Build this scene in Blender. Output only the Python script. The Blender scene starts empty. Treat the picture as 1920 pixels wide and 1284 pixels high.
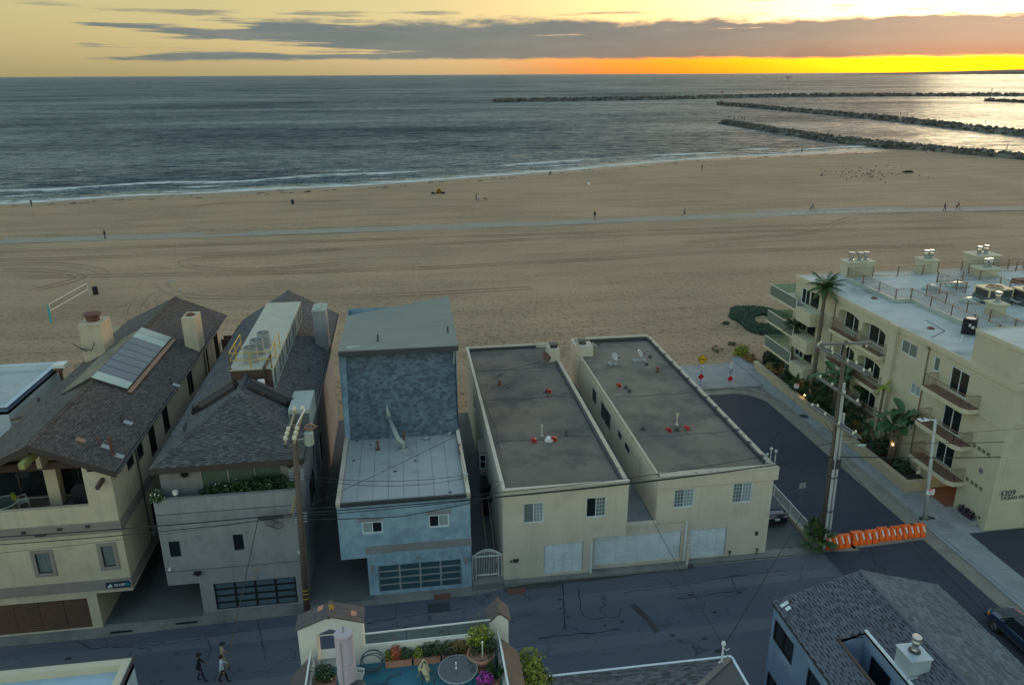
import bpy, math, random
from mathutils import Vector, Matrix, noise as mnoise
random.seed(11)
S = bpy.context.scene
COL = S.collection
R = math.radians
# ------------------------------------------------------------------ camera, sky, sun, exposure
CAM_H = 30.0
PITCH = math.atan(502.7/1440.0)
cam = bpy.data.cameras.new('camera')
cam.sensor_width = 36.0
cam.lens = 36.0*1440.0/1920.0
cam.clip_start = 0.5
cam.clip_end = 90000
camo = bpy.data.objects.new('camera', cam)
COL.objects.link(camo)
camo.matrix_world = (Matrix.Translation((0, 0, CAM_H)) @ Matrix.Rotation(R(-8.0), 4, 'Z')
                     @ Matrix.Rotation(R(90)-PITCH, 4, 'X') @ Matrix.Rotation(R(-0.286), 4, 'Z'))
S.camera = camo

SUN_AZ, SUN_EL = R(39.6), R(2.2)
W = bpy.data.worlds.new('World')
S.world = W
W.use_nodes = True
def sky_world():
    nt = W.node_tree; N = nt.nodes; L = nt.links
    N.clear()
    out = N.new('ShaderNodeOutputWorld'); bg = N.new('ShaderNodeBackground')
    L.new(bg.outputs[0], out.inputs[0])
    bg.inputs[1].default_value = SKY_STRENGTH
    sky = N.new('ShaderNodeTexSky'); sky.sky_type = 'NISHITA'
    sky.sun_disc = False; sky.sun_elevation = SUN_EL; sky.sun_rotation = SUN_AZ
    sky.altitude = 0; sky.air_density = 1.3; sky.dust_density = 1.2; sky.ozone_density = 1.6
    def math_(op, a, b=None, c=None, clamp=False):
        n = N.new('ShaderNodeMath'); n.operation = op; n.use_clamp = clamp
        for i, v in enumerate((a, b, c)):
            if v is None: continue
            if isinstance(v, (int, float)): n.inputs[i].default_value = v
            else: L.new(v, n.inputs[i])
        return n.outputs[0]
    def rng(v, a, b, c, d, smooth=True):
        n = N.new('ShaderNodeMapRange'); n.interpolation_type = 'SMOOTHSTEP' if smooth else 'LINEAR'
        L.new(v, n.inputs[0])
        for i, q in enumerate((a, b, c, d)): n.inputs[i+1].default_value = q
        return n.outputs[0]
    def mixc(f, a, b):
        n = N.new('ShaderNodeMix'); n.data_type = 'RGBA'
        if isinstance(f, (int, float)): n.inputs[0].default_value = f
        else: L.new(f, n.inputs[0])
        for s, v in ((n.inputs[6], a), (n.inputs[7], b)):
            if isinstance(v, tuple): s.default_value = (*v, 1)
            else: L.new(v, s)
        return n.outputs[2]
    tc = N.new('ShaderNodeTexCoord')
    sep = N.new('ShaderNodeSeparateXYZ'); L.new(tc.outputs['Generated'], sep.inputs[0])
    az = math_('ARCTAN2', sep.outputs[0], sep.outputs[1])
    el = math_('ARCSINE', sep.outputs[2])
    def nz(sx, sy, detail, off=0.0, rough=.55):
        cb = N.new('ShaderNodeCombineXYZ')
        L.new(math_('MULTIPLY', az, sx), cb.inputs[0]); L.new(math_('MULTIPLY', el, sy), cb.inputs[1])
        cb.inputs[2].default_value = off
        n = N.new('ShaderNodeTexNoise'); n.inputs['Scale'].default_value = 1.0
        n.inputs['Detail'].default_value = detail; n.inputs['Roughness'].default_value = rough
        L.new(cb.outputs[0], n.inputs['Vector'])
        return n.outputs[0]
    # long evening cloud bank above the horizon
    n1 = math_('SUBTRACT', nz(7, 40, 7, 1.3), .5)
    n2 = math_('SUBTRACT', nz(4, 95, 5, 4.1), .5)
    n3 = math_('SUBTRACT', nz(32, 150, 5, 8.7), .5)
    elb = math_('ADD', el, math_('ADD', math_('MULTIPLY', n3, .006), math_('MULTIPLY', n1, .008)))
    bottom = rng(elb, .0145, .0190, 0, 1)
    elt = math_('ADD', el, math_('ADD', math_('MULTIPLY', n1, .03), math_('MULTIPLY', n3, .016)))
    top = rng(elt, .055, .064, 1, 0)
    side = rng(az, -.46, .02, -.55, .60, False)
    dens = math_('ADD', side, math_('MULTIPLY', n2, 3.1))
    dens = math_('ADD', dens, math_('MULTIPLY', n1, .8))
    fill = rng(dens, -.10, .16, 0, 1)
    bank = math_('MULTIPLY', math_('MULTIPLY', bottom, top), fill)
    # loose wisps higher on the left and a broken sky far around
    wis = math_('MULTIPLY', rng(math_('ADD', n2, math_('MULTIPLY', n1, .5)), .08, .19, 0, .9),
                math_('MULTIPLY', rng(el, .012, .03, 0, 1), rng(el, .07, .2, 1, .35)))
    far = math_('MULTIPLY', rng(az, .5, 1.1, 1, 0), rng(az, -1.2, -.5, 0, 1))
    n4 = math_('SUBTRACT', nz(14, 110, 6, 12.3, .62), .5)
    cl = math_('MAXIMUM', bank, math_('MULTIPLY', wis, .8), clamp=True)
    dsun = N.new('ShaderNodeVectorMath'); dsun.operation = 'DOT_PRODUCT'
    L.new(tc.outputs['Generated'], dsun.inputs[0])
    dsun.inputs[1].default_value = (math.sin(SUN_AZ)*math.cos(SUN_EL), math.cos(SUN_AZ)*math.cos(SUN_EL), math.sin(SUN_EL))
    prox = rng(dsun.outputs['Value'], .6, 1.0, 0, 1)
    low = rng(el, .012, .06, 1, 0)
    warm = math_('MULTIPLY', low, math_('MULTIPLY', prox, .40))
    k = CLOUD_LEVEL
    ccol = mixc(warm, tuple(k*c for c in (.165, .215, .23)), tuple(k*c for c in (.42, .31, .17)))
    ccol = mixc(rng(n4, -.12, .22, 0, .75), ccol, tuple(k*c for c in (.26, .275, .25)))
    ccol = mixc(rng(n1, .02, .2, 0, .5), ccol, tuple(k*c for c in (.15, .185, .195)))
    tint = N.new('ShaderNodeMix'); tint.data_type = 'RGBA'; tint.blend_type = 'MULTIPLY'; tint.inputs[0].default_value = 1
    hsv = N.new('ShaderNodeHueSaturation'); L.new(sky.outputs[0], hsv.inputs['Color'])
    lowsky = rng(el, .05, .45, 1, 0)
    boost = math_('MULTIPLY', rng(el, .014, .04, .30, 0), rng(prox, .30, 1.0, 0, 1))
    L.new(math_('ADD', boost, math_('SUBTRACT', 1.0, math_('MULTIPLY', lowsky, rng(prox, .3, .97, .46, .30)))), hsv.inputs['Saturation'])
    L.new(math_('ADD', .92, math_('MULTIPLY', rng(prox, .35, 1, 0, .22), rng(el, .02, .09, 0, 1))), hsv.inputs['Value'])
    # thin pale veil of high cloud
    veil = mixc(math_('MULTIPLY', rng(el, .0, .5, .36, .0), rng(prox, .55, .97, 1, .12)), hsv.outputs[0], VEIL)
    L.new(veil, tint.inputs[6])
    # the evening sky turns blue overhead and away from the sunset
    away = rng(dsun.outputs['Value'], -.55, .75, 1, 0)
    upf = rng(el, .22, .85, 0, 1)
    dome = math_('SUBTRACT', 1.0, math_('MULTIPLY', math_('SUBTRACT', 1.0, math_('MULTIPLY', away, .85)), math_('SUBTRACT', 1.0, upf)))
    dome = math_('MULTIPLY', dome, rng(el, .02, .22, 0, 1))
    L.new(mixc(dome, SKY_TINT[:3], SKY_DOME), tint.inputs[7])
    final = mixc(math_('MULTIPLY', cl, .93), tint.outputs[2], ccol)
    L.new(final, bg.inputs[0])
SKY_STRENGTH = 0.15
SKY_TINT = (.93, .90, .69, 1)
CLOUD_LEVEL = 2.6
VEIL = (2.7, 2.5, 1.45)
SKY_DOME = (3.75, 3.95, 3.8)
sky_world()
sun = bpy.data.lights.new('sun', 'SUN')
sun.energy = 0.3; sun.angle = R(9); sun.color = (1.0, .80, .52)
suno = bpy.data.objects.new('sun', sun)
COL.objects.link(suno)
suno.rotation_euler = Vector((math.sin(SUN_AZ)*math.cos(SUN_EL+.06), math.cos(SUN_AZ)*math.cos(SUN_EL+.06), math.sin(SUN_EL+.06))).to_track_quat('Z', 'Y').to_euler()
S.view_settings.view_transform = 'Standard'
S.view_settings.look = 'None'
S.view_settings.gamma = 1
S.view_settings.use_curve_mapping = False
S.view_settings.exposure = 1.2
# ------------------------------------------------------------------ helpers
WLOC = {}
def V3(p): return Vector(p)
class MB:
    """collects faces and links them as ONE mesh object"""
    def __init__(s, T=None):
        s.v = []; s.f = []; s.m = []; s.T = T
    def add(s, pts, faces, mi=0):
        b = len(s.v)
        if s.T is not None: pts = [s.T @ Vector(p) for p in pts]
        s.v.extend(tuple(p) for p in pts)
        for f in faces: s.f.append(tuple(b+i for i in f)); s.m.append(mi)
    def quad(s, a, b, c, d, mi=0): s.add([a, b, c, d], [(0, 1, 2, 3)], mi)
    def poly(s, pts, mi=0): s.add(pts, [tuple(range(len(pts)))], mi)
    BOXF = [(0, 3, 2, 1), (4, 5, 6, 7), (0, 1, 5, 4), (1, 2, 6, 5), (2, 3, 7, 6), (3, 0, 4, 7)]
    def box(s, x0, x1, y0, y1, z0, z1, mi=0):
        s.add([(x0, y0, z0), (x1, y0, z0), (x1, y1, z0), (x0, y1, z0), (x0, y0, z1), (x1, y0, z1), (x1, y1, z1), (x0, y1, z1)], MB.BOXF, mi)
    def obox(s, o, a, b, c, mi=0):
        o, a, b, c = map(Vector, (o, a, b, c))
        s.add([o, o+a, o+a+b, o+b, o+c, o+a+c, o+a+b+c, o+b+c], MB.BOXF, mi)
    def bar(s, p, q, w, h=None, mi=0, up=(0, 0, 1)):
        p, q = Vector(p), Vector(q); h = h or w; d = (q-p)
        if d.length < 1e-6: return
        u = Vector(up); dn = d.normalized()
        if abs(dn.dot(u)) > .98: u = Vector((0, 1, 0))
        sd = dn.cross(u).normalized(); u2 = sd.cross(dn)
        s.obox(p-sd*w/2-u2*h/2, sd*w, d, u2*h, mi)
    def prism(s, poly, z0, z1, mi=0, top=None):
        n = len(poly)
        s.add([(x, y, z0) for x, y in poly]+[(x, y, z1) for x, y in poly],
              [tuple(range(n-1, -1, -1)), tuple(range(n, 2*n))]+[(i, (i+1) % n, n+(i+1) % n, n+i) for i in range(n)], mi)
    def extr(s, poly, d, mi=0):
        d = Vector(d); n = len(poly); p = [Vector(a) for a in poly]
        s.add(p+[a+d for a in p], [tuple(range(n-1, -1, -1)), tuple(range(n, 2*n))]+[(i, (i+1) % n, n+(i+1) % n, n+i) for i in range(n)], mi)
    def tube(s, pts, r, n=6, mi=0, cap=True):
        pts = [Vector(p) for p in pts]; k = len(pts)
        rr = r if isinstance(r, (list, tuple)) else [r]*k
        rows = []; up = None
        for i, p in enumerate(pts):
            d = (pts[min(i+1, k-1)]-pts[max(i-1, 0)]).normalized()
            if up is None: up = Vector((0, 0, 1)) if abs(d.z) < .9 else Vector((0, 1, 0))
            sd = d.cross(up).normalized(); up = sd.cross(d).normalized()
            rows.append([p+(sd*math.cos(2*math.pi*j/n)+up*math.sin(2*math.pi*j/n))*rr[i] for j in range(n)])
        f = []
        for i in range(k-1):
            for j in range(n):
                a = i*n+j; b = i*n+(j+1) % n
                f.append((a, b, b+n, a+n))
        if cap: f.append(tuple(range(n-1, -1, -1))); f.append(tuple(range((k-1)*n, k*n)))
        s.add([q for r_ in rows for q in r_], f, mi)
    def lathe(s, c, prof, n=12, mi=0, sx=1, sy=1, cap=True):
        c = Vector(c); k = len(prof); pts = []
        for r, z in prof:
            for j in range(n):
                a = 2*math.pi*j/n; pts.append(c+Vector((r*sx*math.cos(a), r*sy*math.sin(a), z)))
        f = []
        for i in range(k-1):
            for j in range(n):
                a = i*n+j; b = i*n+(j+1) % n; f.append((a, b, b+n, a+n))
        if cap: f.append(tuple(range(n-1, -1, -1))); f.append(tuple(range((k-1)*n, k*n)))
        s.add(pts, f, mi)
    def cyl(s, c, r, h, n=10, mi=0, r2=None): s.lathe(c, [(r, 0), (r if r2 is None else r2, h)], n, mi)
    def build(s, name, mats, parent=None, smooth=False, kind=None):
        me = bpy.data.meshes.new(name)
        off = Vector(WLOC.get(parent.name, (0, 0, 0))) if parent is not None else Vector((0, 0, 0))
        me.from_pydata([tuple(Vector(p)-off) for p in s.v], [], s.f)
        if not isinstance(mats, (list, tuple)): mats = [mats]
        for m in mats: me.materials.append(m)
        if len(mats) > 1: me.polygons.foreach_set('material_index', s.m)
        if smooth: me.polygons.foreach_set('use_smooth', [True]*len(me.polygons))
        me.update()
        o = bpy.data.objects.new(name, me); COL.objects.link(o)
        if parent is not None:
            o.parent = parent; WLOC[o.name] = tuple(off)
        else: WLOC[o.name] = (0, 0, 0)
        if kind: o['kind'] = kind
        return o
def tag(o, label, cat, group=None):
    o['label'] = label; o['category'] = cat
    if group: o['group'] = group
    return o
def thing(name, label, cat, loc=(0, 0, 0), group=None):
    o = bpy.data.objects.new(name, None); COL.objects.link(o); o.location = loc
    o.empty_display_size = .2
    WLOC[o.name] = tuple(loc)
    return tag(o, label, cat, group)
def single(mb, name, mats, label, cat, loc=(0, 0, 0), group=None, smooth=False):
    """a thing that is one mesh, with its origin at loc"""
    d = thing('tmp', label, cat, loc)
    o = mb.build(name, mats, d, smooth); o.parent = None; o.location = loc
    WLOC[o.name] = tuple(loc)
    bpy.data.objects.remove(d)
    return tag(o, label, cat, group)
def dup(root, loc, rz=None, label=None):
    r = root.copy(); COL.objects.link(r); r.location = loc
    if rz is not None: r.rotation_euler = (0, 0, rz)
    if label: r['label'] = label
    for ch in list(root.children):
        c = ch.copy(); COL.objects.link(c); c.parent = r
        for g in ch.children:
            d = g.copy(); COL.objects.link(d); d.parent = c
    return r
def structure(mb, name, mats, smooth=False):
    return mb.build(name, mats, None, smooth, 'structure')
def copies(me_obj, parent, locs):
    """alike pieces sharing mesh data under one parent"""
    for p in locs:
        c = me_obj.copy(); COL.objects.link(c); c.parent = parent; c.location = p
def lerp(a, b, t): return a+(b-a)*t
def text_mesh(body, size, T, name, m, parent, depth=.012, align='CENTER'):
    cu = bpy.data.curves.new(name, 'FONT'); cu.body = body; cu.size = size; cu.extrude = depth
    cu.align_x = align; cu.align_y = 'CENTER'
    to = bpy.data.objects.new(name, cu); COL.objects.link(to)
    dg = bpy.context.evaluated_depsgraph_get()
    me = bpy.data.meshes.new_from_object(to.evaluated_get(dg))
    bpy.data.objects.remove(to)
    off = Vector(WLOC[parent.name])
    me.transform(Matrix.Translation(-off) @ T)
    me.materials.clear(); me.materials.append(m)
    o = bpy.data.objects.new(name, me); COL.objects.link(o); o.parent = parent
    WLOC[o.name] = tuple(off)
    return o
def frame_T(o, u, up):
    """matrix taking local x to u, local y to up, local z towards the viewer"""
    u = Vector(u).normalized(); up = Vector(up).normalized(); n = u.cross(up)
    m = Matrix((u, up, n)).transposed().to_4x4(); m.translation = Vector(o)
    return m

# walls with real openings.  point = O + U*u + Z*z ; N points INTO the building
def wall(mb, O, U, N, u0, u1, z0, z1, ops=(), d=.14, mi=0, rev=None):
    O, U, N = Vector(O), Vector(U), Vector(N); Zv = Vector((0, 0, 1))
    us = sorted({u0, u1, *[a for o in ops for a in o[:2]]}); zs = sorted({z0, z1, *[a for o in ops for a in o[2:4]]})
    us = [u for u in us if u0-1e-6 <= u <= u1+1e-6]; zs = [z for z in zs if z0-1e-6 <= z <= z1+1e-6]
    P = lambda u, z, k=0: O+U*u+Zv*z+N*k
    for i in range(len(us)-1):
        for j in range(len(zs)-1):
            uc, zc = (us[i]+us[i+1])/2, (zs[j]+zs[j+1])/2
            if any(o[0] < uc < o[1] and o[2] < zc < o[3] for o in ops): continue
            mb.quad(P(us[i], zs[j]), P(us[i+1], zs[j]), P(us[i+1], zs[j+1]), P(us[i], zs[j+1]), mi)
    rev = mi if rev is None else rev
    for o in ops:
        a, b, c, e = o[:4]; dd = o[4] if len(o) > 4 else d
        mb.quad(P(a, c), P(a, c, dd), P(a, e, dd), P(a, e), rev); mb.quad(P(b, c, dd), P(b, c), P(b, e), P(b, e, dd), rev)
        mb.quad(P(a, c, dd), P(a, c), P(b, c), P(b, c, dd), rev); mb.quad(P(a, e), P(a, e, dd), P(b, e, dd), P(b, e), rev)
def window(parent, O, U, N, u0, u1, z0, z1, d=.1, fm=None, panes=(None,), rows=1, fw=.06, grid=None, name='window', gm=None, cols=None):
    """frame + panes set d inside the wall face; panes: list of materials left to right"""
    O, U, N = Vector(O), Vector(U), Vector(N); Zv = Vector((0, 0, 1))
    P = lambda u, z, k=0: O+U*u+Zv*z+N*k
    f = MB(); t = .05
    def fb(a, b, c, e, k0=d-t, k1=d+.02): f.obox(P(a, c, k0), U*(b-a), Zv*(e-c), N*(k1-k0))
    fb(u0, u1, z0, z0+fw); fb(u0, u1, z1-fw, z1); fb(u0, u0+fw, z0+fw, z1-fw); fb(u1-fw, u1, z0+fw, z1-fw)
    n = len(panes); iw = (u1-u0-fw*2-(n-1)*fw*.8)/n; ih = (z1-z0-2*fw-(rows-1)*fw*.7)/rows
    cells = []
    for i in range(n):
        a = u0+fw+i*(iw+fw*.8)
        if i: fb(a-fw*.8, a, z0+fw, z1-fw, d-t+.006)
        for j in range(rows):
            c = z0+fw+j*(ih+fw*.7); cells.append((i, a, c))
            if j: fb(a, a+iw, c-fw*.7, c, d-t+.012)
            if grid and (grid[2] == 'all' or i in grid[2]):
                gx, gz = grid[:2]
                for q in range(1, gx): fb(a+iw*q/gx-.008, a+iw*q/gx+.008, c, c+ih, d-.022, d-.003)
                for q in range(1, gz): fb(a, a+iw, c+ih*q/gz-.008, c+ih*q/gz+.008, d-.018, d-.005)
    w = f.build(name, fm, parent)
    for i, a, c in cells:
        p = MB(); p.obox(P(a-.005, c-.005, d), U*(iw+.01), Zv*(ih+.01), N*.03)
        p.build('pane', panes[i], w)
    return w
def inset(P0, U, N, **k): pass
# shingled slope: O + U*u + Vv*v, rows run along U; poly = convex polygon in (u,v)
def shingles(mb, O, U, Vv, poly, sw=.33, sh=.16, th=.022, jit=.25, mi=0, seed=1, gap=.012, vgap=0):  # vgap bares strips of the base as butt-edge shadow dashes
    rnd = random.Random(seed)
    O, U, Vv = Vector(O), Vector(U).normalized(), Vector(Vv).normalized(); Nn = U.cross(Vv)
    def span(v):
        xs = []
        n = len(poly)
        for i in range(n):
            (a, b), (c, e) = poly[i], poly[(i+1) % n]
            if (b <= v < e) or (e <= v < b): xs.append(a+(c-a)*(v-b)/(e-b))
        return (min(xs), max(xs)) if len(xs) >= 2 else None
    v = min(p[1] for p in poly); vm = max(p[1] for p in poly); r = 0
    out = []
    while v < vm-.02:
        sp = span(v+min(sh, vm-v)/2)
        if sp:
            k_ = rnd.randrange(2); a, b = sp; u = a-(sw*.5 if r % 2 else 0)-rnd.random()*sw*.3
            while u < b:
                w = sw*(1+rnd.uniform(-jit, jit)); c, e = max(u, a), min(u+w-gap, b)
                if e-c > .03:
                    h = th*(1+rnd.uniform(-.4, .7)); l = rnd.uniform(-.012, .012) if not vgap else (vgap*rnd.uniform(.7, 1.2) if (k_+rnd.random()*.5)%2 < 1 else 0.0); up = sh*(1.12 if not vgap else 1.0); k_ += 1
                    q = lambda uu, vv, nn: O+U*uu+Vv*vv+Nn*nn
                    pts = [q(c, v+l, 0), q(e, v+l, 0), q(e, v+l, h), q(c, v+l, h), q(c, v+up, .003+h*.3*(vgap > 0)), q(e, v+up, .003+h*.3*(vgap > 0))]
                    fs = [(0, 1, 2, 3), (3, 2, 5, 4), (0, 3, 4), (1, 5, 2)]
                    if mb is None: out.append((pts, fs))
                    else: mb.add(pts, fs, mi)
                u += w
        v += sh; r += 1
    return out
def foliage(mb, c, rad, n, size, rnd, mi=0, flat=.0, shell=.45, droop=0):
    c = Vector(c)
    for _ in range(n):
        while True:
            p = Vector((rnd.uniform(-1, 1), rnd.uniform(-1, 1), rnd.uniform(-1, 1)))
            if shell**2 < p.length_squared < 1: break
        lump = 1+.28*mnoise.noise(p*2.2+c)
        q = c+Vector((p.x*rad[0], p.y*rad[1], p.z*rad[2]))*lump
        nrm = (p+Vector((rnd.gauss(0, .5), rnd.gauss(0, .5), rnd.gauss(0, .5)+flat))).normalized()
        t = nrm.orthogonal().normalized(); t.rotate(Matrix.Rotation(rnd.uniform(0, 6.28), 3, nrm)); b = nrm.cross(t)
        s = size*rnd.uniform(.6, 1.35)
        mb.add([q-t*s, q+b*s*.42+nrm*s*.12, q+t*s-Vector((0, 0, droop*s)), q-b*s*.42+nrm*s*.12], [(0, 1, 2), (0, 2, 3)], mi if isinstance(mi, int) else rnd.choice(mi))
# ------------------------------------------------------------------ materials
def M(name, c1, rough=.85, c2=None, scale=1.0, bump=.15, bscale=25, metal=0, spec=.5, island=0.0, stain=None, stain_scale=.35,
      stretch=(1, 1, 1), detail=5, emit=None, trans=0, coat=0, stain_at=(.52, .72), drip=0):
    m = bpy.data.materials.new(name); m.use_nodes = True; nt = m.node_tree; N = nt.nodes; L = nt.links
    b = N['Principled BSDF']
    c2 = c2 or tuple(x*.78 for x in c1)
    geo = N.new('ShaderNodeNewGeometry')
    mp = N.new('ShaderNodeMapping'); mp.inputs['Scale'].default_value = stretch
    L.new(geo.outputs['Position'], mp.inputs[0])
    def nz(sc, det=detail, r=.6):
        n = N.new('ShaderNodeTexNoise'); n.inputs['Scale'].default_value = sc; n.inputs['Detail'].default_value = det
        n.inputs['Roughness'].default_value = r
        L.new(mp.outputs[0], n.inputs[0]); return n.outputs[0]
    def rmp(v, a, bb, c, d):
        n = N.new('ShaderNodeMapRange'); L.new(v, n.inputs[0])
        for i, q in enumerate((a, bb, c, d)): n.inputs[i+1].default_value = q
        return n.outputs[0]
    def mix(f, a, bb):
        n = N.new('ShaderNodeMix'); n.data_type = 'RGBA'; L.new(f, n.inputs[0])
        for s, v in ((n.inputs[6], a), (n.inputs[7], bb)):
            if isinstance(v, tuple): s.default_value = (*v, 1)
            else: L.new(v, s)
        return n.outputs[2]
    col = mix(rmp(nz(scale), .3, .7, 0, 1), c1, c2)
    if stain: col = mix(rmp(nz(stain_scale, 7, .68), stain_at[0], stain_at[1], 0, .85), col, stain)
    if drip:
        mpd = N.new('ShaderNodeMapping'); mpd.inputs['Scale'].default_value = (2.6, 2.6, .16); L.new(geo.outputs['Position'], mpd.inputs[0])
        nd = N.new('ShaderNodeTexNoise'); nd.inputs['Scale'].default_value = 1.0; nd.inputs['Detail'].default_value = 6; nd.inputs['Roughness'].default_value = .65; L.new(mpd.outputs[0], nd.inputs[0])
        col = mix(rmp(nd.outputs[0], .50, .78, 0, drip*2), col, tuple(x*.45 for x in c1))
    if island:
        hs = N.new('ShaderNodeHueSaturation'); L.new(col, hs.inputs['Color'])
        L.new(rmp(geo.outputs['Random Per Island'], 0, 1, 1-island, 1+island), hs.inputs['Value'])
        col = hs.outputs[0]
    L.new(col, b.inputs['Base Color'])
    b.inputs['Roughness'].default_value = rough; b.inputs['Metallic'].default_value = metal
    b.inputs['Specular IOR Level'].default_value = spec
    if coat: b.inputs['Coat Weight'].default_value = coat; b.inputs['Coat Roughness'].default_value = .05
    if bump:
        bm = N.new('ShaderNodeBump'); bm.inputs['Strength'].default_value = bump; bm.inputs['Distance'].default_value = .03
        L.new(nz(bscale, 6), bm.inputs['Height']); L.new(bm.outputs[0], b.inputs['Normal'])
    if emit:
        b.inputs['Emission Color'].default_value = (*emit[:3], 1); b.inputs['Emission Strength'].default_value = emit[3]
    if trans: b.inputs['Transmission Weight'].default_value = trans
    return m
def thin_glass(name, tint, alpha, rough=.03):
    """thin sheet of glass: reflective, lets what lies behind show through"""
    m = bpy.data.materials.new(name); m.use_nodes = True; nt = m.node_tree; N = nt.nodes; L = nt.links
    N.remove(N['Principled BSDF']); out = N['Material Output']
    tr = N.new('ShaderNodeBsdfTransparent'); tr.inputs[0].default_value = (*tint, 1)
    gl = N.new('ShaderNodeBsdfGlossy'); gl.inputs['Roughness'].default_value = rough
    df = N.new('ShaderNodeBsdfDiffuse'); df.inputs[0].default_value = (*[x*.6 for x in tint], 1)
    fr = N.new('ShaderNodeFresnel'); fr.inputs[0].default_value = 1.5
    a = N.new('ShaderNodeMixShader'); a.inputs[0].default_value = alpha
    L.new(tr.outputs[0], a.inputs[1]); L.new(df.outputs[0], a.inputs[2])
    b = N.new('ShaderNodeMixShader'); L.new(fr.outputs[0], b.inputs[0]); L.new(a.outputs[0], b.inputs[1]); L.new(gl.outputs[0], b.inputs[2])
    L.new(b.outputs[0], out.inputs[0])
    return m
mt = {}
mt['cream'] = M('cream_stucco', (.56, .50, .41), c2=(.51, .455, .37), scale=.8, bump=.15, bscale=16, stain=(.42, .37, .30), stain_scale=.5, drip=.13)
mt['white'] = M('white_paint', (.62, .70, .74), .5, bump=.03)
mt['tan'] = M('tan_stucco', (.49, .425, .315), c2=(.44, .38, .285), scale=1.2, bump=.25, bscale=14, stain=(.38, .33, .25), stain_scale=.6, drip=.2)
mt['taupe'] = M('taupe_band', (.26, .225, .205), bump=.15)
mt['grey_st'] = M('grey_stucco', (.255, .262, .28), c2=(.21, .21, .225), scale=.9, bump=.2, stain=(.15, .15, .165), stain_scale=.55, drip=.25)
mt['blue_st'] = M('blue_grey_stucco', (.26, .40, .50), c2=(.215, .335, .435), scale=1.3, bump=.15, stain=(.15, .235, .33), drip=.15, stain_scale=1.1, stain_at=(.46, .62))
mt['blue_trim'] = M('grey_trim', (.23, .23, .235), bump=.05)
mt['slate'] = M('slate_blue_shingle', (.085, .128, .17), .8, c2=(.07, .108, .148), scale=2, bump=.15, island=.42)
mt['brown_sh'] = M('brown_shingle', (.094, .078, .070), .9, c2=(.070, .060, .057), scale=.5, bump=.3, bscale=40, island=.32)
mt['grey_sh'] = M('grey_shingle', (.095, .092, .094), .9, c2=(.072, .072, .078), scale=.6, bump=.3, bscale=40, island=.3)
mt['lit_slope_sh'] = M('lit_slope_shingle', (.125, .142, .152), .9, c2=(.10, .115, .126), scale=.6, bump=.3, bscale=40, island=.3)  # paler copy for the right slope, its extra light put into the colour
mt['tar'] = M('mineral_cap_sheet', (.20, .172, .135), .95, c2=(.145, .128, .105), scale=.35, bump=.3, bscale=18, stain=(.075, .07, .066), stain_scale=.26, stain_at=(.45, .64))
mt['tar2'] = M('mineral_cap_sheet_dark', (.175, .15, .12), .95, c2=(.125, .11, .092), scale=.3, bump=.3, bscale=18, stain=(.068, .064, .062), stain_scale=.32, stain_at=(.45, .63))
mt['coping'] = M('worn_coping', (.52, .44, .34), .9, c2=(.40, .35, .28), scale=3, bump=.3, bscale=12, stain=(.10, .10, .10), stain_scale=2.2, stain_at=(.58, .66))
mt['flash'] = M('dark_flashing', (.045, .05, .06), .6, bump=.1)
mt['roofw'] = M('white_roof_coat', (.40, .44, .43), .8, c2=(.32, .36, .36), scale=.7, bump=.12, stain=(.20, .20, .17), stain_scale=.25)
mt['roofc'] = M('condo_roof_coat', (.46, .50, .47), .8, c2=(.34, .38, .37), scale=.8, bump=.15, stain=(.17, .18, .18), stain_scale=.35, stretch=(.5, 1, 1), stain_at=(.5, .66))
mt['roofb'] = M('pale_roof_membrane', (.33, .36, .36), .85, c2=(.28, .31, .32), scale=.8, bump=.1, stain=(.21, .20, .17), stain_scale=.4)
mt['roofg'] = M('green_grey_roof', (.205, .225, .195), .85, c2=(.17, .19, .17), scale=.7, bump=.12, stain=(.16, .195, .19), stain_scale=.3, stretch=(.4, 1, 1))
mt['glass'] = M('dark_window_glass', (.012, .016, .02), .04, bump=0, spec=.6)
mt['glass_b'] = M('blue_frosted_glass', (.075, .12, .155), .25, bump=0)
mt['glass_g'] = M('green_tinted_pane', (.10, .15, .13), .08, bump=0, spec=.7)
mt['glass_t'] = M('teal_garage_glass', (.04, .09, .115), .15, bump=0)
mt['curtain'] = M('curtained_pane', (.30, .36, .38), .12, c2=(.20, .26, .29), scale=9, stretch=(3, 3, .2), bump=0)
mt['blind'] = M('blind_behind_pane', (.17, .20, .20), .1, c2=(.10, .12, .125), scale=5, stretch=(3, 3, .3), bump=0)
mt['skylight'] = M('skylight_pane', (.085, .105, .145), .12, bump=0, spec=.7)
mt['skyl_pale'] = M('pale_skylight_pane', (.36, .46, .42), .3, bump=0)
mt['ribbed'] = M('ribbed_translucent_sheet', (.20, .20, .17), .5, c2=(.10, .10, .09), scale=2, bump=.1, stain=(.30, .27, .20))
mt['black'] = M('black_metal', (.012, .012, .014), .45, bump=.05)
mt['dark'] = M('dark_grey_metal', (.05, .052, .056), .5, bump=.05)
mt['steel'] = M('galvanised_steel', (.42, .44, .45), .35, metal=.75, bump=.05)
mt['gmetal'] = M('grey_painted_metal', (.30, .32, .33), .5, bump=.05)
mt['yellow'] = M('yellow_rail_paint', (.58, .36, .03), .5, bump=.05, stain=(.35, .20, .06), stain_scale=3)
mt['red'] = M('red_vent_paint', (.36, .035, .028), .5, bump=.05)
mt['rust'] = M('rusty_metal', (.15, .065, .045), .8, bump=.2)
mt['copper'] = M('copper_flashing', (.28, .15, .10), .55, bump=.1)
mt['wood'] = M('weathered_wood_pole', (.125, .095, .075), .9, c2=(.085, .065, .055), scale=3, stretch=(6, 6, .5), bump=.4, bscale=20)
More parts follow.
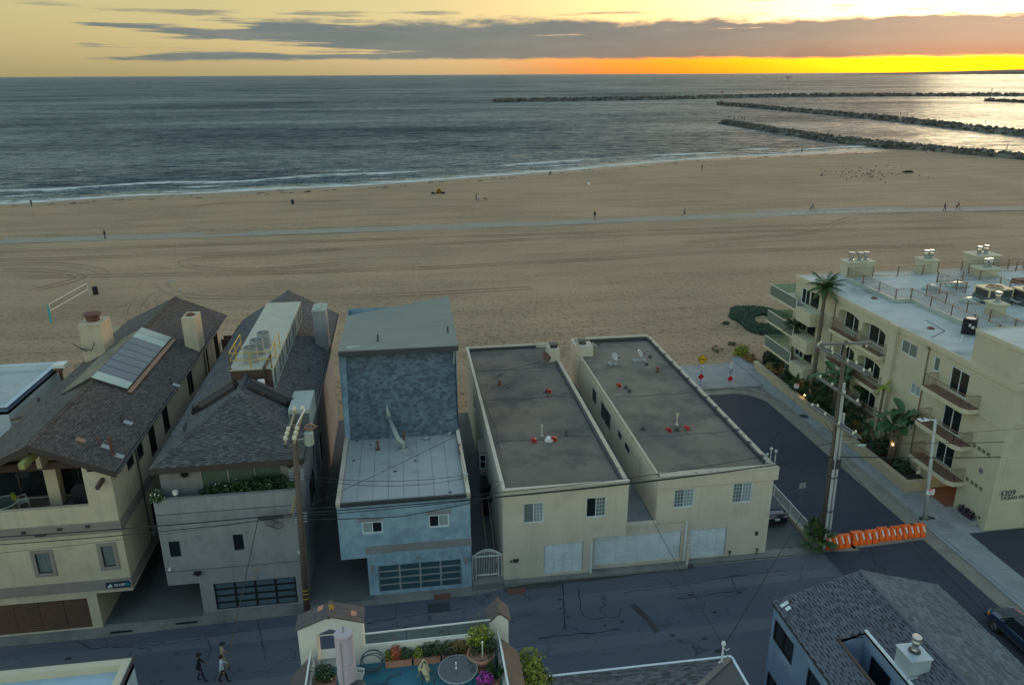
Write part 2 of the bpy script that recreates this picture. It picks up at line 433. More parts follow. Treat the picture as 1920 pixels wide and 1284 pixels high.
mt['brownwood'] = M('brown_timber', (.085, .05, .042), .8, c2=(.06, .037, .033), scale=3, bump=.15)
mt['garage_br'] = M('brown_garage_timber', (.115, .062, .046), .7, c2=(.08, .045, .036), scale=4, stretch=(.4, 1, 3), bump=.15)
mt['fascia'] = M('dark_brown_fascia', (.05, .037, .034), .7, bump=.1)
mt['yelwood'] = M('yellow_green_beam_end', (.30, .29, .10), .8, bump=.15)
mt['crossarm'] = M('pale_crossarm_wood', (.32, .27, .17), .85, c2=(.22, .19, .13), scale=4, bump=.3)
mt['porc'] = M('porcelain', (.66, .62, .50), .3, bump=0)
mt['zinc'] = M('pale_green_grey_sheet', (.34, .40, .37), .55, c2=(.27, .32, .30), scale=2, bump=.1)
mt['platform'] = M('pale_platform_deck', (.42, .42, .35), .8, c2=(.35, .35, .29), scale=1.2, bump=.1, stain=(.42, .30, .10), stain_scale=.9, stain_at=(.62, .74))
mt['ac'] = M('ac_unit_metal', (.30, .32, .32), .55, bump=.06)
mt['acdark'] = M('dark_ac_cabinet', (.10, .115, .125), .6, bump=.08)
mt['actop'] = M('beige_ac_top', (.50, .44, .29), .6, bump=.06)
mt['whiteplastic'] = M('white_plastic', (.68, .70, .68), .4, bump=0)
mt['dish'] = M('pale_dish', (.46, .48, .48), .45, bump=0)
mt['terracotta'] = M('terracotta', (.44, .22, .155), .8, c2=(.36, .175, .125), scale=3, bump=.15)
mt['rooftile'] = M('brown_roof_tile', (.10, .078, .075), .85, c2=(.065, .058, .062), scale=3, bump=.2, island=.4)
mt['decktile'] = M('blue_green_deck', (.035, .17, .23), .55, c2=(.026, .13, .19), scale=2, bump=.1)
mt['orange'] = M('orange_plastic', (.86, .14, .015), .45, c2=(.74, .11, .012), scale=2, bump=.04)
mt['stripe'] = M('white_reflective_tape', (.78, .76, .78), .4, bump=0)
mt['sign_y'] = M('yellow_sign_face', (.82, .50, .02), .5, bump=0)
mt['sign_r'] = M('red_sign_face', (.62, .02, .03), .45, bump=0)
mt['sign_w'] = M('white_sign_face', (.74, .74, .74), .5, bump=0)
mt['sign_b'] = M('blue_grey_sign_face', (.16, .26, .30), .5, bump=0)
mt['ink'] = M('black_lettering', (.012, .012, .012), .6, bump=0)
mt['inkblue'] = M('dark_blue_lettering', (.05, .09, .115), .6, bump=0)
mt['navy'] = M('navy_sign_board', (.012, .025, .05), .5, bump=0)
mt['lamp'] = M('lit_lamp', (1, .8, .4), .5, bump=0, emit=(1.0, .62, .18, 8))
mt['leaf'] = M('green_leaf', (.042, .085, .020), .6, c2=(.025, .058, .016), scale=2, bump=0, island=.5)
mt['leafd'] = M('dark_green_leaf', (.018, .046, .018), .6, c2=(.011, .032, .014), scale=2, bump=0, island=.5)
mt['leafy'] = M('yellow_green_leaf', (.22, .24, .018), .6, c2=(.12, .16, .015), scale=3, bump=0, island=.5)
mt['leafo'] = M('ochre_leaf', (.23, .15, .045), .65, c2=(.14, .10, .03), scale=3, bump=0, island=.5)
mt['leafr'] = M('orange_red_leaf', (.50, .12, .05), .65, c2=(.36, .08, .04), scale=3, bump=0, island=.4)
mt['leafb'] = M('banana_leaf', (.045, .105, .040), .4, c2=(.030, .075, .032), scale=4, bump=0, island=.3)
mt['magenta'] = M('magenta_petal', (.42, .04, .34), .6, bump=0, island=.3)
mt['whitefl'] = M('white_petal', (.75, .76, .66), .6, bump=0)
mt['palmtrunk'] = M('palm_trunk', (.16, .125, .095), .95, c2=(.09, .072, .058), scale=3, stretch=(1, 1, 5), bump=.5, bscale=9)
mt['soil'] = M('dark_soil', (.045, .036, .030), 1, bump=.4)
mt['stonewall'] = M('beige_planter_wall', (.40, .34, .24), .9, c2=(.34, .29, .21), scale=1.5, bump=.15)
mt['brick_paver'] = M('red_brown_tile', (.15, .08, .06), .8, c2=(.15, .065, .045), scale=4, bump=.1)
mt['deck_red'] = M('brown_red_balcony_tile', (.155, .085, .068), .85, c2=(.12, .066, .055), scale=3, bump=.1)
mt['railbr'] = M('brown_railing_paint', (.21, .145, .10), .6, bump=.05)
mt['tyre'] = M('tyre_rubber', (.014, .014, .015), .8, bump=.1)
mt['carpaint'] = M('dark_blue_car_paint', (.020, .045, .095), .3, bump=0, metal=.3, coat=.8)
mt['carpaint2'] = M('black_blue_car_paint', (.012, .02, .045), .25, bump=0, metal=.3, coat=.8)
mt['chrome'] = M('bright_alloy', (.55, .55, .55), .25, metal=.9, bump=0)
mt['amber'] = M('amber_lens', (.75, .25, .03), .2, bump=0)
mt['lens'] = M('clear_lens', (.60, .62, .60), .15, bump=0)
mt['tail'] = M('red_lens', (.30, .02, .02), .2, bump=0)
mt['skin'] = M('skin', (.40, .24, .17), .6, bump=0)
mt['cloth_dark'] = M('near_black_cloth', (.014, .015, .022), .9, bump=.05)
mt['cloth_w'] = M('pale_blue_white_cloth', (.50, .58, .64), .9, bump=.05)
mt['cloth_tan'] = M('tan_cloth', (.42, .32, .20), .9, bump=.05)
mt['cloth_navy'] = M('navy_cloth', (.02, .03, .07), .9, bump=.05)
mt['cloth_red'] = M('dull_red_cloth', (.24, .05, .05), .9, bump=.05)
mt['cloth_grey'] = M('grey_cloth', (.18, .19, .21), .9, bump=.05)
mt['hair'] = M('dark_hair', (.02, .014, .011), .7, bump=.05)
mt['mauve'] = M('mauve_canvas', (.44, .37, .42), .9, c2=(.40, .335, .385), scale=2, stretch=(3, 3, .4), bump=.25, bscale=6)
mt['cyan'] = M('turquoise_pad', (.03, .36, .42), .6, bump=0)
mt['yelltent'] = M('ochre_tent_cloth', (.48, .30, .03), .8, bump=.05)
mt['gull'] = M('grey_gull', (.10, .095, .085), .9, bump=0)
mt['flag_r'] = M('flag_red', (.55, .04, .05), .8, bump=0)
mt['under'] = M('shadow_underlay', (.034, .033, .036), .9, bump=.1)  # near-black base stands in for shadow at the shingle butts
mt['seam'] = M('door_seam', (.46, .53, .57), .6, bump=0)  # backing toned darker to stand in for shade in the panel seams
mt['wire'] = M('cable_sheath', (.012, .012, .013), .7, bump=0)
mt['glassrail'] = thin_glass('clear_rail_glass', (.80, .90, .86), .10)
mt['glasspale'] = thin_glass('green_balcony_glass', (.68, .86, .78), .30)
mt['tableglass'] = thin_glass('table_glass', (.72, .88, .88), .14)
# ------------------------------------------------------------------ sand, sea, roads
SEA = -0.35
SHORE = [(-420, 150), (-300, 176), (-200, 192), (-130, 204), (-100, 210.5), (-78, 217.5), (-45, 223.5), (-17, 228), (4, 235), (24, 243), (42, 250), (62, 258), (85, 270), (108, 281), (130, 287), (156, 291), (178, 297), (196, 303), (212, 306)]
def yshore(x):
    if x <= SHORE[0][0]: return SHORE[0][1]
    for (a, b), (c, d) in zip(SHORE, SHORE[1:]):
        if x <= c:
            return b+(d-b)*(x-a)/(c-a)+1.6*mnoise.noise(Vector((x*.05, 3.1, 0)))
    return SHORE[-1][1]
def node_mat(name):
    m = bpy.data.materials.new(name); m.use_nodes = True
    nt = m.node_tree; return m, nt.nodes, nt.links, nt.nodes['Principled BSDF']
def nmath(N, L, op, a, b=None, clamp=False):
    n = N.new('ShaderNodeMath'); n.operation = op; n.use_clamp = clamp
    for i, v in enumerate((a, b)):
        if v is None: continue
        if isinstance(v, (int, float)): n.inputs[i].default_value = v
        else: L.new(v, n.inputs[i])
    return n.outputs[0]
def nrng(N, L, v, a, b, c, d, smooth=True):
    n = N.new('ShaderNodeMapRange'); n.interpolation_type = 'SMOOTHSTEP' if smooth else 'LINEAR'
    L.new(v, n.inputs[0])
    for i, q in enumerate((a, b, c, d)): n.inputs[i+1].default_value = q
    return n.outputs[0]
def nmix(N, L, f, a, b):
    n = N.new('ShaderNodeMix'); n.data_type = 'RGBA'
    if isinstance(f, (int, float)): n.inputs[0].default_value = f
    else: L.new(f, n.inputs[0])
    for s, v in ((n.inputs[6], a), (n.inputs[7], b)):
        if isinstance(v, tuple): s.default_value = (*v, 1)
        else: L.new(v, s)
    return n.outputs[2]
def npos(N, L, scale=(1, 1, 1), rot=0.0, loc=(0, 0, 0)):
    g = N.new('ShaderNodeNewGeometry'); mp = N.new('ShaderNodeMapping')
    mp.inputs['Scale'].default_value = scale; mp.inputs['Rotation'].default_value = (0, 0, rot); mp.inputs['Location'].default_value = loc
    L.new(g.outputs['Position'], mp.inputs[0]); return mp.outputs[0]
def nnoise(N, L, vec, scale=1.0, detail=4, rough=.55):
    n = N.new('ShaderNodeTexNoise'); n.inputs['Scale'].default_value = scale; n.inputs['Detail'].default_value = detail
    n.inputs['Roughness'].default_value = rough; L.new(vec, n.inputs['Vector']); return n.outputs[0]
def sand_mat():
    m, N, L, b = node_mat('beach_sand')
    big = nnoise(N, L, npos(N, L), .035, 4)
    col = nmix(N, L, nrng(N, L, big, .35, .65, 0, 1), SAND_A, SAND_B)
    # raked and driven lines along the beach
    lines = None
    for sc, ro, th, k in (((.008, .9, 1), .03, .03, .48), ((.010, .33, 1), -.015, .035, .36), ((.012, 1.9, 1), .01, .06, .30), ((.016, .5, 1), .10, .016, .5), ((.006, 2.8, 1), .02, .07, .36), ((.009, 1.3, 1), -.03, .04, .42)):
        n = nnoise(N, L, npos(N, L, sc, ro), 1.0, 2, .5)
        band = nrng(N, L, nmath(N, L, 'ABSOLUTE', nmath(N, L, 'SUBTRACT', n, .5)), 0, th, k, 0)
        lines = band if lines is None else nmath(N, L, 'MAXIMUM', lines, band)
    brk = nmath(N, L, 'MULTIPLY', nrng(N, L, nnoise(N, L, npos(N, L, (.03, .25, 1)), 1.0, 3), .38, .62, .2, 1), nrng(N, L, nnoise(N, L, npos(N, L, (1.2, 1.2, 1)), 1.0, 2), .35, .6, .45, 1))
    lines = nmath(N, L, 'MULTIPLY', lines, brk)
    # darker trodden sand, with the shade of many small hollows painted in
    vo = N.new('ShaderNodeTexVoronoi'); vo.inputs['Scale'].default_value = 1.6
    L.new(npos(N, L, (1, .8, 1)), vo.inputs['Vector'])
    hol = nrng(N, L, vo.outputs['Distance'], .08, .42, 1, 0)
    vo2 = N.new('ShaderNodeTexVoronoi'); vo2.inputs['Scale'].default_value = 1.1
    L.new(npos(N, L, (1, .9, 1), .4), vo2.inputs['Vector'])
    hol2 = nrng(N, L, vo2.outputs['Distance'], .06, .36, 1, 0)
    hol = nmath(N, L, 'MAXIMUM', hol, hol2)
    sy = N.new('ShaderNodeSeparateXYZ'); L.new(npos(N, L), sy.inputs[0])
    near = nrng(N, L, sy.outputs[1], 84, 125, 1.0, .35)
    tread = nmath(N, L, 'MULTIPLY', hol, nmath(N, L, 'MULTIPLY', near, nrng(N, L, nnoise(N, L, npos(N, L), .06, 4, .65), .30, .52, .25, 1)))
    fine = nnoise(N, L, npos(N, L), 2.2, 6, .7)
    dk = nmath(N, L, 'ADD', nmath(N, L, 'MULTIPLY', tread, .52), lines)
    dk = nmath(N, L, 'ADD', dk, nrng(N, L, fine, .32, .7, .22, -.10), True)
    col = nmix(N, L, dk, col, SAND_C)
    L.new(col, b.inputs['Base Color']); b.inputs['Roughness'].default_value = .95; b.inputs['Specular IOR Level'].default_value = .2
    h = nmath(N, L, 'SUBTRACT', nmath(N, L, 'MULTIPLY', fine, .5), nmath(N, L, 'ADD', nmath(N, L, 'MULTIPLY', tread, .9), lines))
    bm = N.new('ShaderNodeBump'); bm.inputs['Strength'].default_value = .7; bm.inputs['Distance'].default_value = .16
    L.new(h, bm.inputs['Height']); L.new(bm.outputs[0], b.inputs['Normal'])
    return m
SAND_A, SAND_B, SAND_C = (.395, .280, .172), (.325, .234, .150), (.14, .105, .075)
mt['sand'] = sand_mat()
mt['sand_track'] = M('rutted_sand', (.30, .198, .128), .95, c2=(.25, .165, .108), scale=2, bump=.5, bscale=5)
def asphalt(name, a, b_, stain, seed=0.0):
    m, N, L, b = node_mat(name)
    big = nnoise(N, L, npos(N, L, (.25, 1, 1), 0, (seed, 0, 0)), .22, 5, .6)
    col = nmix(N, L, nrng(N, L, big, .33, .68, 0, 1), a, b_)
    st = nnoise(N, L, npos(N, L, (.5, 1.2, 1), .05, (seed, 3, 0)), .45, 7, .7)
    col = nmix(N, L, nrng(N, L, st, .56, .72, 0, .8), col, stain)
    w = nnoise(N, L, npos(N, L), .5, 5, .7)
    # cracks: thin ridges of a warped noise
    cb = N.new('ShaderNodeVectorMath'); cb.operation = 'ADD'
    L.new(npos(N, L, (1, 1, 1), 0, (seed, 7, 0)), cb.inputs[0])
    nv = N.new('ShaderNodeTexNoise'); nv.inputs['Scale'].default_value = .8; L.new(npos(N, L), nv.inputs['Vector'])
    sc = N.new('ShaderNodeVectorMath'); sc.operation = 'SCALE'; sc.inputs['Scale'].default_value = 1.6
    L.new(nv.outputs[1], sc.inputs[0]); L.new(sc.outputs[0], cb.inputs[1])
    vo = N.new('ShaderNodeTexVoronoi'); vo.feature = 'DISTANCE_TO_EDGE'; vo.inputs['Scale'].default_value = .28
    L.new(cb.outputs[0], vo.inputs['Vector'])
    crack = nmath(N, L, 'MULTIPLY', nrng(N, L, vo.outputs['Distance'], .004, .014, .8, 0), nrng(N, L, w, .45, .6, 0, 1))
    col = nmix(N, L, crack, col, tuple(x*.45 for x in stain))
    gr = nnoise(N, L, npos(N, L), 16, 4, .8)
    col = nmix(N, L, nrng(N, L, gr, .3, .75, 0, .35), col, tuple(x*1.5 for x in a))
    L.new(col, b.inputs['Base Color']); b.inputs['Roughness'].default_value = .9; b.inputs['Specular IOR Level'].default_value = .3
    bm = N.new('ShaderNodeBump'); bm.inputs['Strength'].default_value = .3; bm.inputs['Distance'].default_value = .02
    L.new(nmath(N, L, 'SUBTRACT', gr, crack), bm.inputs['Height']); L.new(bm.outputs[0], b.inputs['Normal'])
    return m
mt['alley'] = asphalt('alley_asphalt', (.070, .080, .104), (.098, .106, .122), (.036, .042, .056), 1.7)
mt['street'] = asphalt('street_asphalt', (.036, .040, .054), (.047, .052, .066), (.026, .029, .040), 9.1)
mt['concrete'] = M('pale_concrete', (.27, .285, .285), .9, c2=(.215, .23, .235), scale=.5, bump=.2, bscale=20, stain=(.14, .145, .145), stain_scale=.4)
mt['concrete2'] = M('worn_concrete', (.22, .215, .195), .9, c2=(.165, .165, .155), scale=.6, bump=.25, bscale=20, stain=(.085, .085, .082), stain_scale=.5, stain_at=(.48, .68))
mt['drive'] = M('shaded_driveway_concrete', (.12, .125, .125), .9, c2=(.09, .096, .098), scale=.5, bump=.2, stain=(.07, .075, .078), stain_scale=.4)  # darkened to stand in for shade in the gaps between houses
mt['pathc'] = M('beach_path_concrete', (.265, .245, .205), .9, c2=(.225, .21, .18), scale=.3, bump=.1)
mt['gutter'] = M('gutter_concrete', (.25, .225, .18), .9, c2=(.19, .175, .145), scale=.8, bump=.2, stain=(.10, .10, .095), stain_scale=.7)
mt['wetsand'] = M('wet_sand', (.20, .145, .10), .5, c2=(.15, .11, .075), scale=.15, bump=.04, bscale=1.5, spec=.6)
mt['rock'] = M('jetty_rock', (.10, .095, .08), .9, c2=(.055, .055, .05), scale=.3, bump=.4, bscale=2, island=.55)
mt['kelp'] = M('dark_kelp', (.03, .024, .016), .8, bump=.2)

g = MB(); g.quad((-900, -700, -.06), (900, -700, -.06), (900, 75, -.06), (-900, 75, -.06))
structure(g, 'ground', mt['concrete2'])
# sand sheet, sloping under the sea beyond the shoreline
def sand_sheet():
    xs = [-420, -340, -270, -210]+[-170+6*i for i in range(0, 33)]+[26.2, 30, 33, 36.4, 42]+[48+6*i for i in range(0, 30)]+[226, 232]
    xs = sorted(set(x for x in xs))
    ys = [66.0, 70, 74.6, 78, 82]+[86+4*i for i in range(0, 17)]
    fr = [.12, .25, .4, .52, .64, .74, .82, .88, .93, .97, 1.0]
    mb = MB(); nr = len(ys)+len(fr)
    pts = []
    for x in xs:
        ysr = yshore(x)
        for y in ys+[lerp(150, ysr+14, t) for t in fr]:
            d = ysr-y
            z = .02 if d > 16 else .02-(16-d)*.0235
            z += .10*mnoise.noise(Vector((x*.08, y*.11, 5)))*min(1, max(0, (y-80)/20))*(1 if d > 16 else 0)
            pts.append((x, y, z))
    fs = []
    for i in range(len(xs)-1):
        for j in range(nr-1):
            if j < 2 and xs[i] >= 26.1 and xs[i+1] <= 36.5: continue
            fs.append((i*nr+j, (i+1)*nr+j, (i+1)*nr+j+1, i*nr+j+1))
    mb.add(pts, fs)
    return structure(mb, 'beach_sand', mt['sand'], True)
sand_sheet()
def strip(mb, line, off0, off1, z=0.0, mi=0):
    """ribbon beside a polyline in plan"""
    P = [Vector((x, y, 0)) for x, y in line]; rows = []
    for i, p in enumerate(P):
        d = (P[min(i+1, len(P)-1)]-P[max(i-1, 0)]).normalized(); n = Vector((-d.y, d.x, 0))
        zz = z(i) if callable(z) else z
        rows.append((p+n*off0+Vector((0, 0, zz)), p+n*off1+Vector((0, 0, zz))))
    for (a, b), (c, d) in zip(rows, rows[1:]): mb.quad(a, c, d, b, mi)
# wet sand beside the water
w = MB(); xs = [-420+5*i for i in range(0, 127)]
for xa, xb in zip(xs, xs[1:]):
    def wp(x, k):
        inn = 7+5.0*mnoise.noise(Vector((x*.035, 1.0, 2)))+2*mnoise.noise(Vector((x*.15, 1.0, 7)))
        y = yshore(x)-inn*(1-k)+2*k
        d = yshore(x)-y
        return (x, y, (.02 if d > 16 else .02-(16-d)*.0235)+.012)
    w.quad(wp(xa, 0), wp(xb, 0), wp(xb, .5), wp(xa, .5)); w.quad(wp(xa, .5), wp(xb, .5), wp(xb, 1), wp(xa, 1))
structure(w, 'wet_sand', mt['wetsand'])
# kelp scraps on the tide line
k = MB(); rr = random.Random(5)
for _ in range(110):
    x = rr.uniform(-115, 190); y = yshore(x)-rr.uniform(3.5, 11); s = rr.uniform(.15, .9)
    d = yshore(x)-y; z = (.02 if d > 16 else .02-(16-d)*.0235)+.02
    k.add([(x-s*1.6, y, z), (x, y-s*.35, z), (x+s*1.5, y+.1, z), (x+.1, y+s*.35, z), (x, y, z+.14)], [(0, 1, 4), (1, 2, 4), (2, 3, 4), (3, 0, 4)])
k.build('kelp_scraps', mt['kelp'], None, False, 'stuff')
# path along the beach
PATH = [(-260, 157.5), (-120, 158.3), (-76, 158.8), (-12, 159.1), (30, 160.0), (62, 161.4), (92, 162.6), (118, 162.0), (150, 159.5), (200, 154), (300, 142)]
p = MB(); strip(p, PATH, -2.6, 2.6, .055); strip(p, PATH, -2.6, -2.7, .05)
structure(p, 'beach_path', mt['pathc'])
p = MB(); strip(p, [(80, 165.6), (92, 166.4), (108, 166.2), (116, 164.8)], -1.0, 1.6, .05)
structure(p, 'path_bay', mt['pathc'])
p = MB()
for a in range(0, 40): 
    t = a/40; x = lerp(84, 112, t)
    if a % 3: p.quad((x, 162.5+.02*(x-84), .061), (x+.5, 162.5+.02*(x-84), .061), (x+.5, 162.72+.02*(x-84), .061), (x, 162.7+.02*(x-84), .061))
structure(p, 'path_line_marking', mt['sign_w'])
# low drift of blown sand behind the path
b = MB(); rows = []
for i in range(0, 151):
    x = -150+i*1.1; t = i/150
    h = max(0, .55*mnoise.noise(Vector((x*.11, 2, 0)))+.35*mnoise.noise(Vector((x*.31, 5, 0)))+.22)*(1.5 if -45 < x < -18 else .8)
    h *= min(1, t*8, (1-t)*8)
    y0 = 162.2+(x+150)*.003
    rows.append([(x, y0, .03), (x, y0+1.2, .03+h*.75), (x, y0+2.2, .03+h), (x, y0+3.6, .03+h*.55), (x, y0+6.0, .0)])
for a, c in zip(rows, rows[1:]):
    for q in range(4): b.quad(a[q], c[q], c[q+1], a[q+1])
structure(b, 'sand_drift', mt['sand'], True)
# tyre tracks curving over the sand
def tracks(line, wid=.32, gauge=1.5):
    mb = MB()
    P = [Vector((x, y, 0)) for x, y in line]; pts = []
    for i in range(len(P)-1):
        p0, p1, p2, p3 = P[max(i-1, 0)], P[i], P[i+1], P[min(i+2, len(P)-1)]
        for q in range(8):
            t = q/8; pts.append(.5*((2*p1)+(p2-p0)*t+(2*p0-5*p1+4*p2-p3)*t*t+(3*p1-p0-3*p2+p3)*t**3))
    pts.append(P[-1]); ln = [(v.x, v.y) for v in pts]
    zf = lambda i: .14
    zs = [.055+.10*max(0, mnoise.noise(Vector((x*.08, y*.11, 5)))) for x, y in ln]
    for g_ in (-gauge/2, gauge/2): strip(mb, ln, g_-wid/2, g_+wid/2, lambda i: zs[i])
    return structure(mb, 'tyre_track', mt['sand_track'])
for ln in ([(-68, 137.6), (-59.4, 137.4), (-51.7, 132.7), (-48.2, 128.5)], [(-66, 133.6), (-58, 131.9), (-51.2, 126.5), (-55.2, 119.2)],
           [(-10.8, 129.5), (-24.4, 127.6), (-33.3, 129.7), (-37.1, 133.8), (-35, 137.5), (-11.5, 140.7)],
           [(-36, 115.2), (-36.3, 112.4), (-34.6, 107.5), (-32.8, 105.9)], [(-37.7, 112), (-37.5, 108), (-36.3, 103.5), (-34.7, 101.3)],
           [(97.5, 155.7), (89, 149.4), (83.2, 143.3), (74.8, 140.3), (51.6, 136.4)], [(-37.6, 121), (-30.8, 112.3), (-9.4, 108.6), (18.5, 108.9)],
           [(-48.4, 186.1), (-50, 196), (-42, 200.6), (-15.4, 198.9)], [(-90, 148), (-30, 149), (40, 148.5), (120, 150)], [(-80, 142), (-20, 141), (50, 145), (120, 141)], [(-60, 128), (0, 124), (60, 128), (100, 126)]):
    tracks(ln)
# ---- sea
def ocean_mat():
    m, N, L, b = node_mat('sea_water')
    at = N.new('ShaderNodeAttribute'); at.attribute_name = 'foam'; at.attribute_type = 'GEOMETRY'
    f1 = nnoise(N, L, npos(N, L, (.09, .42, 1)), 1.0, 6, .68)
    f2 = nnoise(N, L, npos(N, L, (.5, 1.1, 1)), 1.0, 5, .7)
    fm = nmath(N, L, 'ADD', nmath(N, L, 'MULTIPLY', at.outputs['Fac'], 1.12), nmath(N, L, 'ADD', nmath(N, L, 'MULTIPLY', f1, 1.1), nmath(N, L, 'MULTIPLY', f2, .55)))
    foam = nrng(N, L, fm, 1.26, 1.48, 0, .9)
    pat = nmath(N, L, 'ADD', nmath(N, L, 'MULTIPLY', nnoise(N, L, npos(N, L, (.004, .012, 1)), 1.0, 4, .6), .35), nmath(N, L, 'MULTIPLY', nnoise(N, L, npos(N, L, (.10, .30, 1), .12), 1.0, 8, .80), .65))
    deep = nmix(N, L, nrng(N, L, pat, .36, .64, 0, 1), SEA_A, SEA_B)  # bright and dark wave facets painted into the water colour
    sh = nrng(N, L, at.outputs['Fac'], .10, .45, 0, .8)
    deep = nmix(N, L, sh, deep, (.085, .115, .105))
    L.new(nmix(N, L, foam, deep, (.62, .66, .66)), b.inputs['Base Color'])
    b.inputs['Roughness'].default_value = .9; b.inputs['Specular IOR Level'].default_value = 0
    gl = N.new('ShaderNodeBsdfGlossy'); gl.inputs['Roughness'].default_value = SEA_ROUGH
    gl.inputs[0].default_value = (.95, .97, .92, 1)
    fr = N.new('ShaderNodeFresnel'); fr.inputs[0].default_value = 1.333
    lim = nrng(N, L, fr.outputs[0], .02, .75, .03, SEA_REFL, False)
    mx = N.new('ShaderNodeMixShader'); L.new(nmath(N, L, 'MULTIPLY', nmath(N, L, 'MULTIPLY', lim, nmath(N, L, 'ADD', nmath(N, L, 'MULTIPLY', nrng(N, L, pat, .40, .60, .35, 1.4), nmath(N, L, 'SUBTRACT', 1.0, sh)), nmath(N, L, 'MULTIPLY', sh, 1.5))), nrng(N, L, foam, 0, 1, 1, .15)), mx.inputs[0])
    L.new(b.outputs[0], mx.inputs[1]); L.new(gl.outputs[0], mx.inputs[2]); L.new(mx.outputs[0], N['Material Output'].inputs[0])
    h = None
    for sc, ro, k in (((.02, .06, 1), .12, 4.0), ((.07, .2, 1), -.15, 2.6), ((.25, .6, 1), .2, 1.1), ((.9, 1.8, 1), -.1, .35)):
        n = nmath(N, L, 'MULTIPLY', nnoise(N, L, npos(N, L, sc, ro), 1.0, 2, .5), k)
        h = n if h is None else nmath(N, L, 'ADD', h, n)
    bm = N.new('ShaderNodeBump'); bm.inputs['Strength'].default_value = SEA_BUMP; bm.inputs['Distance'].default_value = 1.0
    L.new(h, bm.inputs['Height'])
    for q in (b, gl, fr): L.new(bm.outputs[0], q.inputs['Normal'])
    return m
SEA_A, SEA_B, SEA_ROUGH, SEA_BUMP, SEA_REFL = (.002, .022, .042), (.022, .090, .128), .34, 1.3, .46
mt['sea'] = ocean_mat()
def ocean():
    ds = [-3, -1, 0, 1, 2, 3, 4.5, 6, 7.5, 9, 10, 11, 12, 13, 14, 15, 16, 17, 18, 19, 20, 21, 22, 23, 24, 25, 26.5, 28, 29, 30, 31, 32, 33, 34, 35, 36.5, 38, 40, 43, 46, 49, 52, 56, 60, 66, 74, 85, 100, 130]
    xs = [-420+4*i for i in range(0, 158)]
    v = []; f = []; foam = []
    nr = len(ds)
    def crest(d, c, w, h, x):      # steep on the landward side
        t = (d-c)/w
        if t < 0: return h*math.exp(-t*t*9)
        return h*math.exp(-t*t*1.6)
    for x in xs:
        e = mnoise.noise(Vector((x*.018, 0, 1))); e2 = mnoise.noise(Vector((x*.03, 4, 2))); e3 = mnoise.noise(Vector((x*.045, 9, 3)))
        k = 1.0 if x < 60 else max(.55, 1-(x-60)/180)
        c1, c2, c3 = (12+4*e)*k, (23+6*e2)*k, (38+8*e3)*k
        h1 = .42*max(.3, .7+1.2*e3); h2 = .85*max(.2, .65+1.1*e); h3 = .5*max(0, .45+e2)
        fade = 1 if x < 196 else max(0, 1-(x-196)/8)
        for d in ds:
            z = crest(d, c1, 3, h1, x)+crest(d, c2, 4, h2, x)+crest(d, c3, 6, h3, x)
            edge = min(1, max(0, d/6)); z = z*edge*fade
            q = 0
            if d < 14: q = .50*(1-max(0, d)/15)+.12
            for c, h, s in ((c1, h1, 7), (c2, h2, 10.0), (c3, h3, 4.0)):
                t = d-c
                if -1.6 < t < s and h > .28: q = max(q, .75*min(1, (h-.2)/.3)*(1-max(0, t)/s)*(.55 if t < -.7 else 1))
                elif t <= -1.6 and t > -8 and h > .3: q = max(q, .36*(1+t/9))
            v.append((x, yshore(x)+d, SEA+z)); foam.append(q*fade)
        # outer rows
    for i in range(len(xs)-1):
        for j in range(nr-1): f.append((i*nr+j, (i+1)*nr+j, (i+1)*nr+j+1, i*nr+j+1))
    # open water: fan of sheets out to the horizon
    top = [i*nr+nr-1 for i in range(len(xs))]
    def addv(x, y): v.append((x, y, SEA)); foam.append(0); return len(v)-1
    rows = [top]
    for yy, sx in ((800, 2.0), (3000, 9), (12000, 36), (60000, 180)):
        rows.append([addv(-105+(x+105)*sx, yy) for x in xs[::1]])
    for a, c in zip(rows, rows[1:]):
        for i in range(len(a)-1): f.append((a[i], a[i+1], c[i+1], c[i]))
    # harbour channel to the right and the far sides
    xr = xs[-1]
    ch = [addv(xr, 90), addv(xr+2600, 90)]
    ls = [i for i in range((len(xs)-1)*nr, len(xs)*nr)]
    chain_r = ls+[r[-1] for r in rows[1:]]
    far = addv(xr+14000, 800); far2 = addv(rows and 60000*2, 20000)
    f.append((ch[0], ch[1], rows[1][-1], *reversed(ls)))
    b0 = addv(3200, 90); b1 = addv(12000, 90); b2 = addv(60000, 90)
    f.append((ch[1], b1, rows[2][-1], rows[1][-1])); f.append((b1, b2, addv(60000, 12000), rows[3][-1], rows[2][-1]))
    ll = list(range(0, nr)); a0 = addv(-12000, 90); a1 = addv(-420, 90)
    f.append((a0, a1, *ll, rows[1][0], rows[2][0])); f.append((addv(-60000, 90), a0, rows[2][0], rows[3][0], addv(-60000, 12000)))
    me = bpy.data.meshes.new('ocean'); me.from_pydata(v, [], f); me.materials.append(mt['sea'])
    me.polygons.foreach_set('use_smooth', [True]*len(me.polygons))
    at = me.attributes.new('foam', 'FLOAT', 'POINT'); at.data.foreach_set('value', foam)
    o = bpy.data.objects.new('ocean', me); COL.objects.link(o); o['kind'] = 'structure'
    return o
ocean()
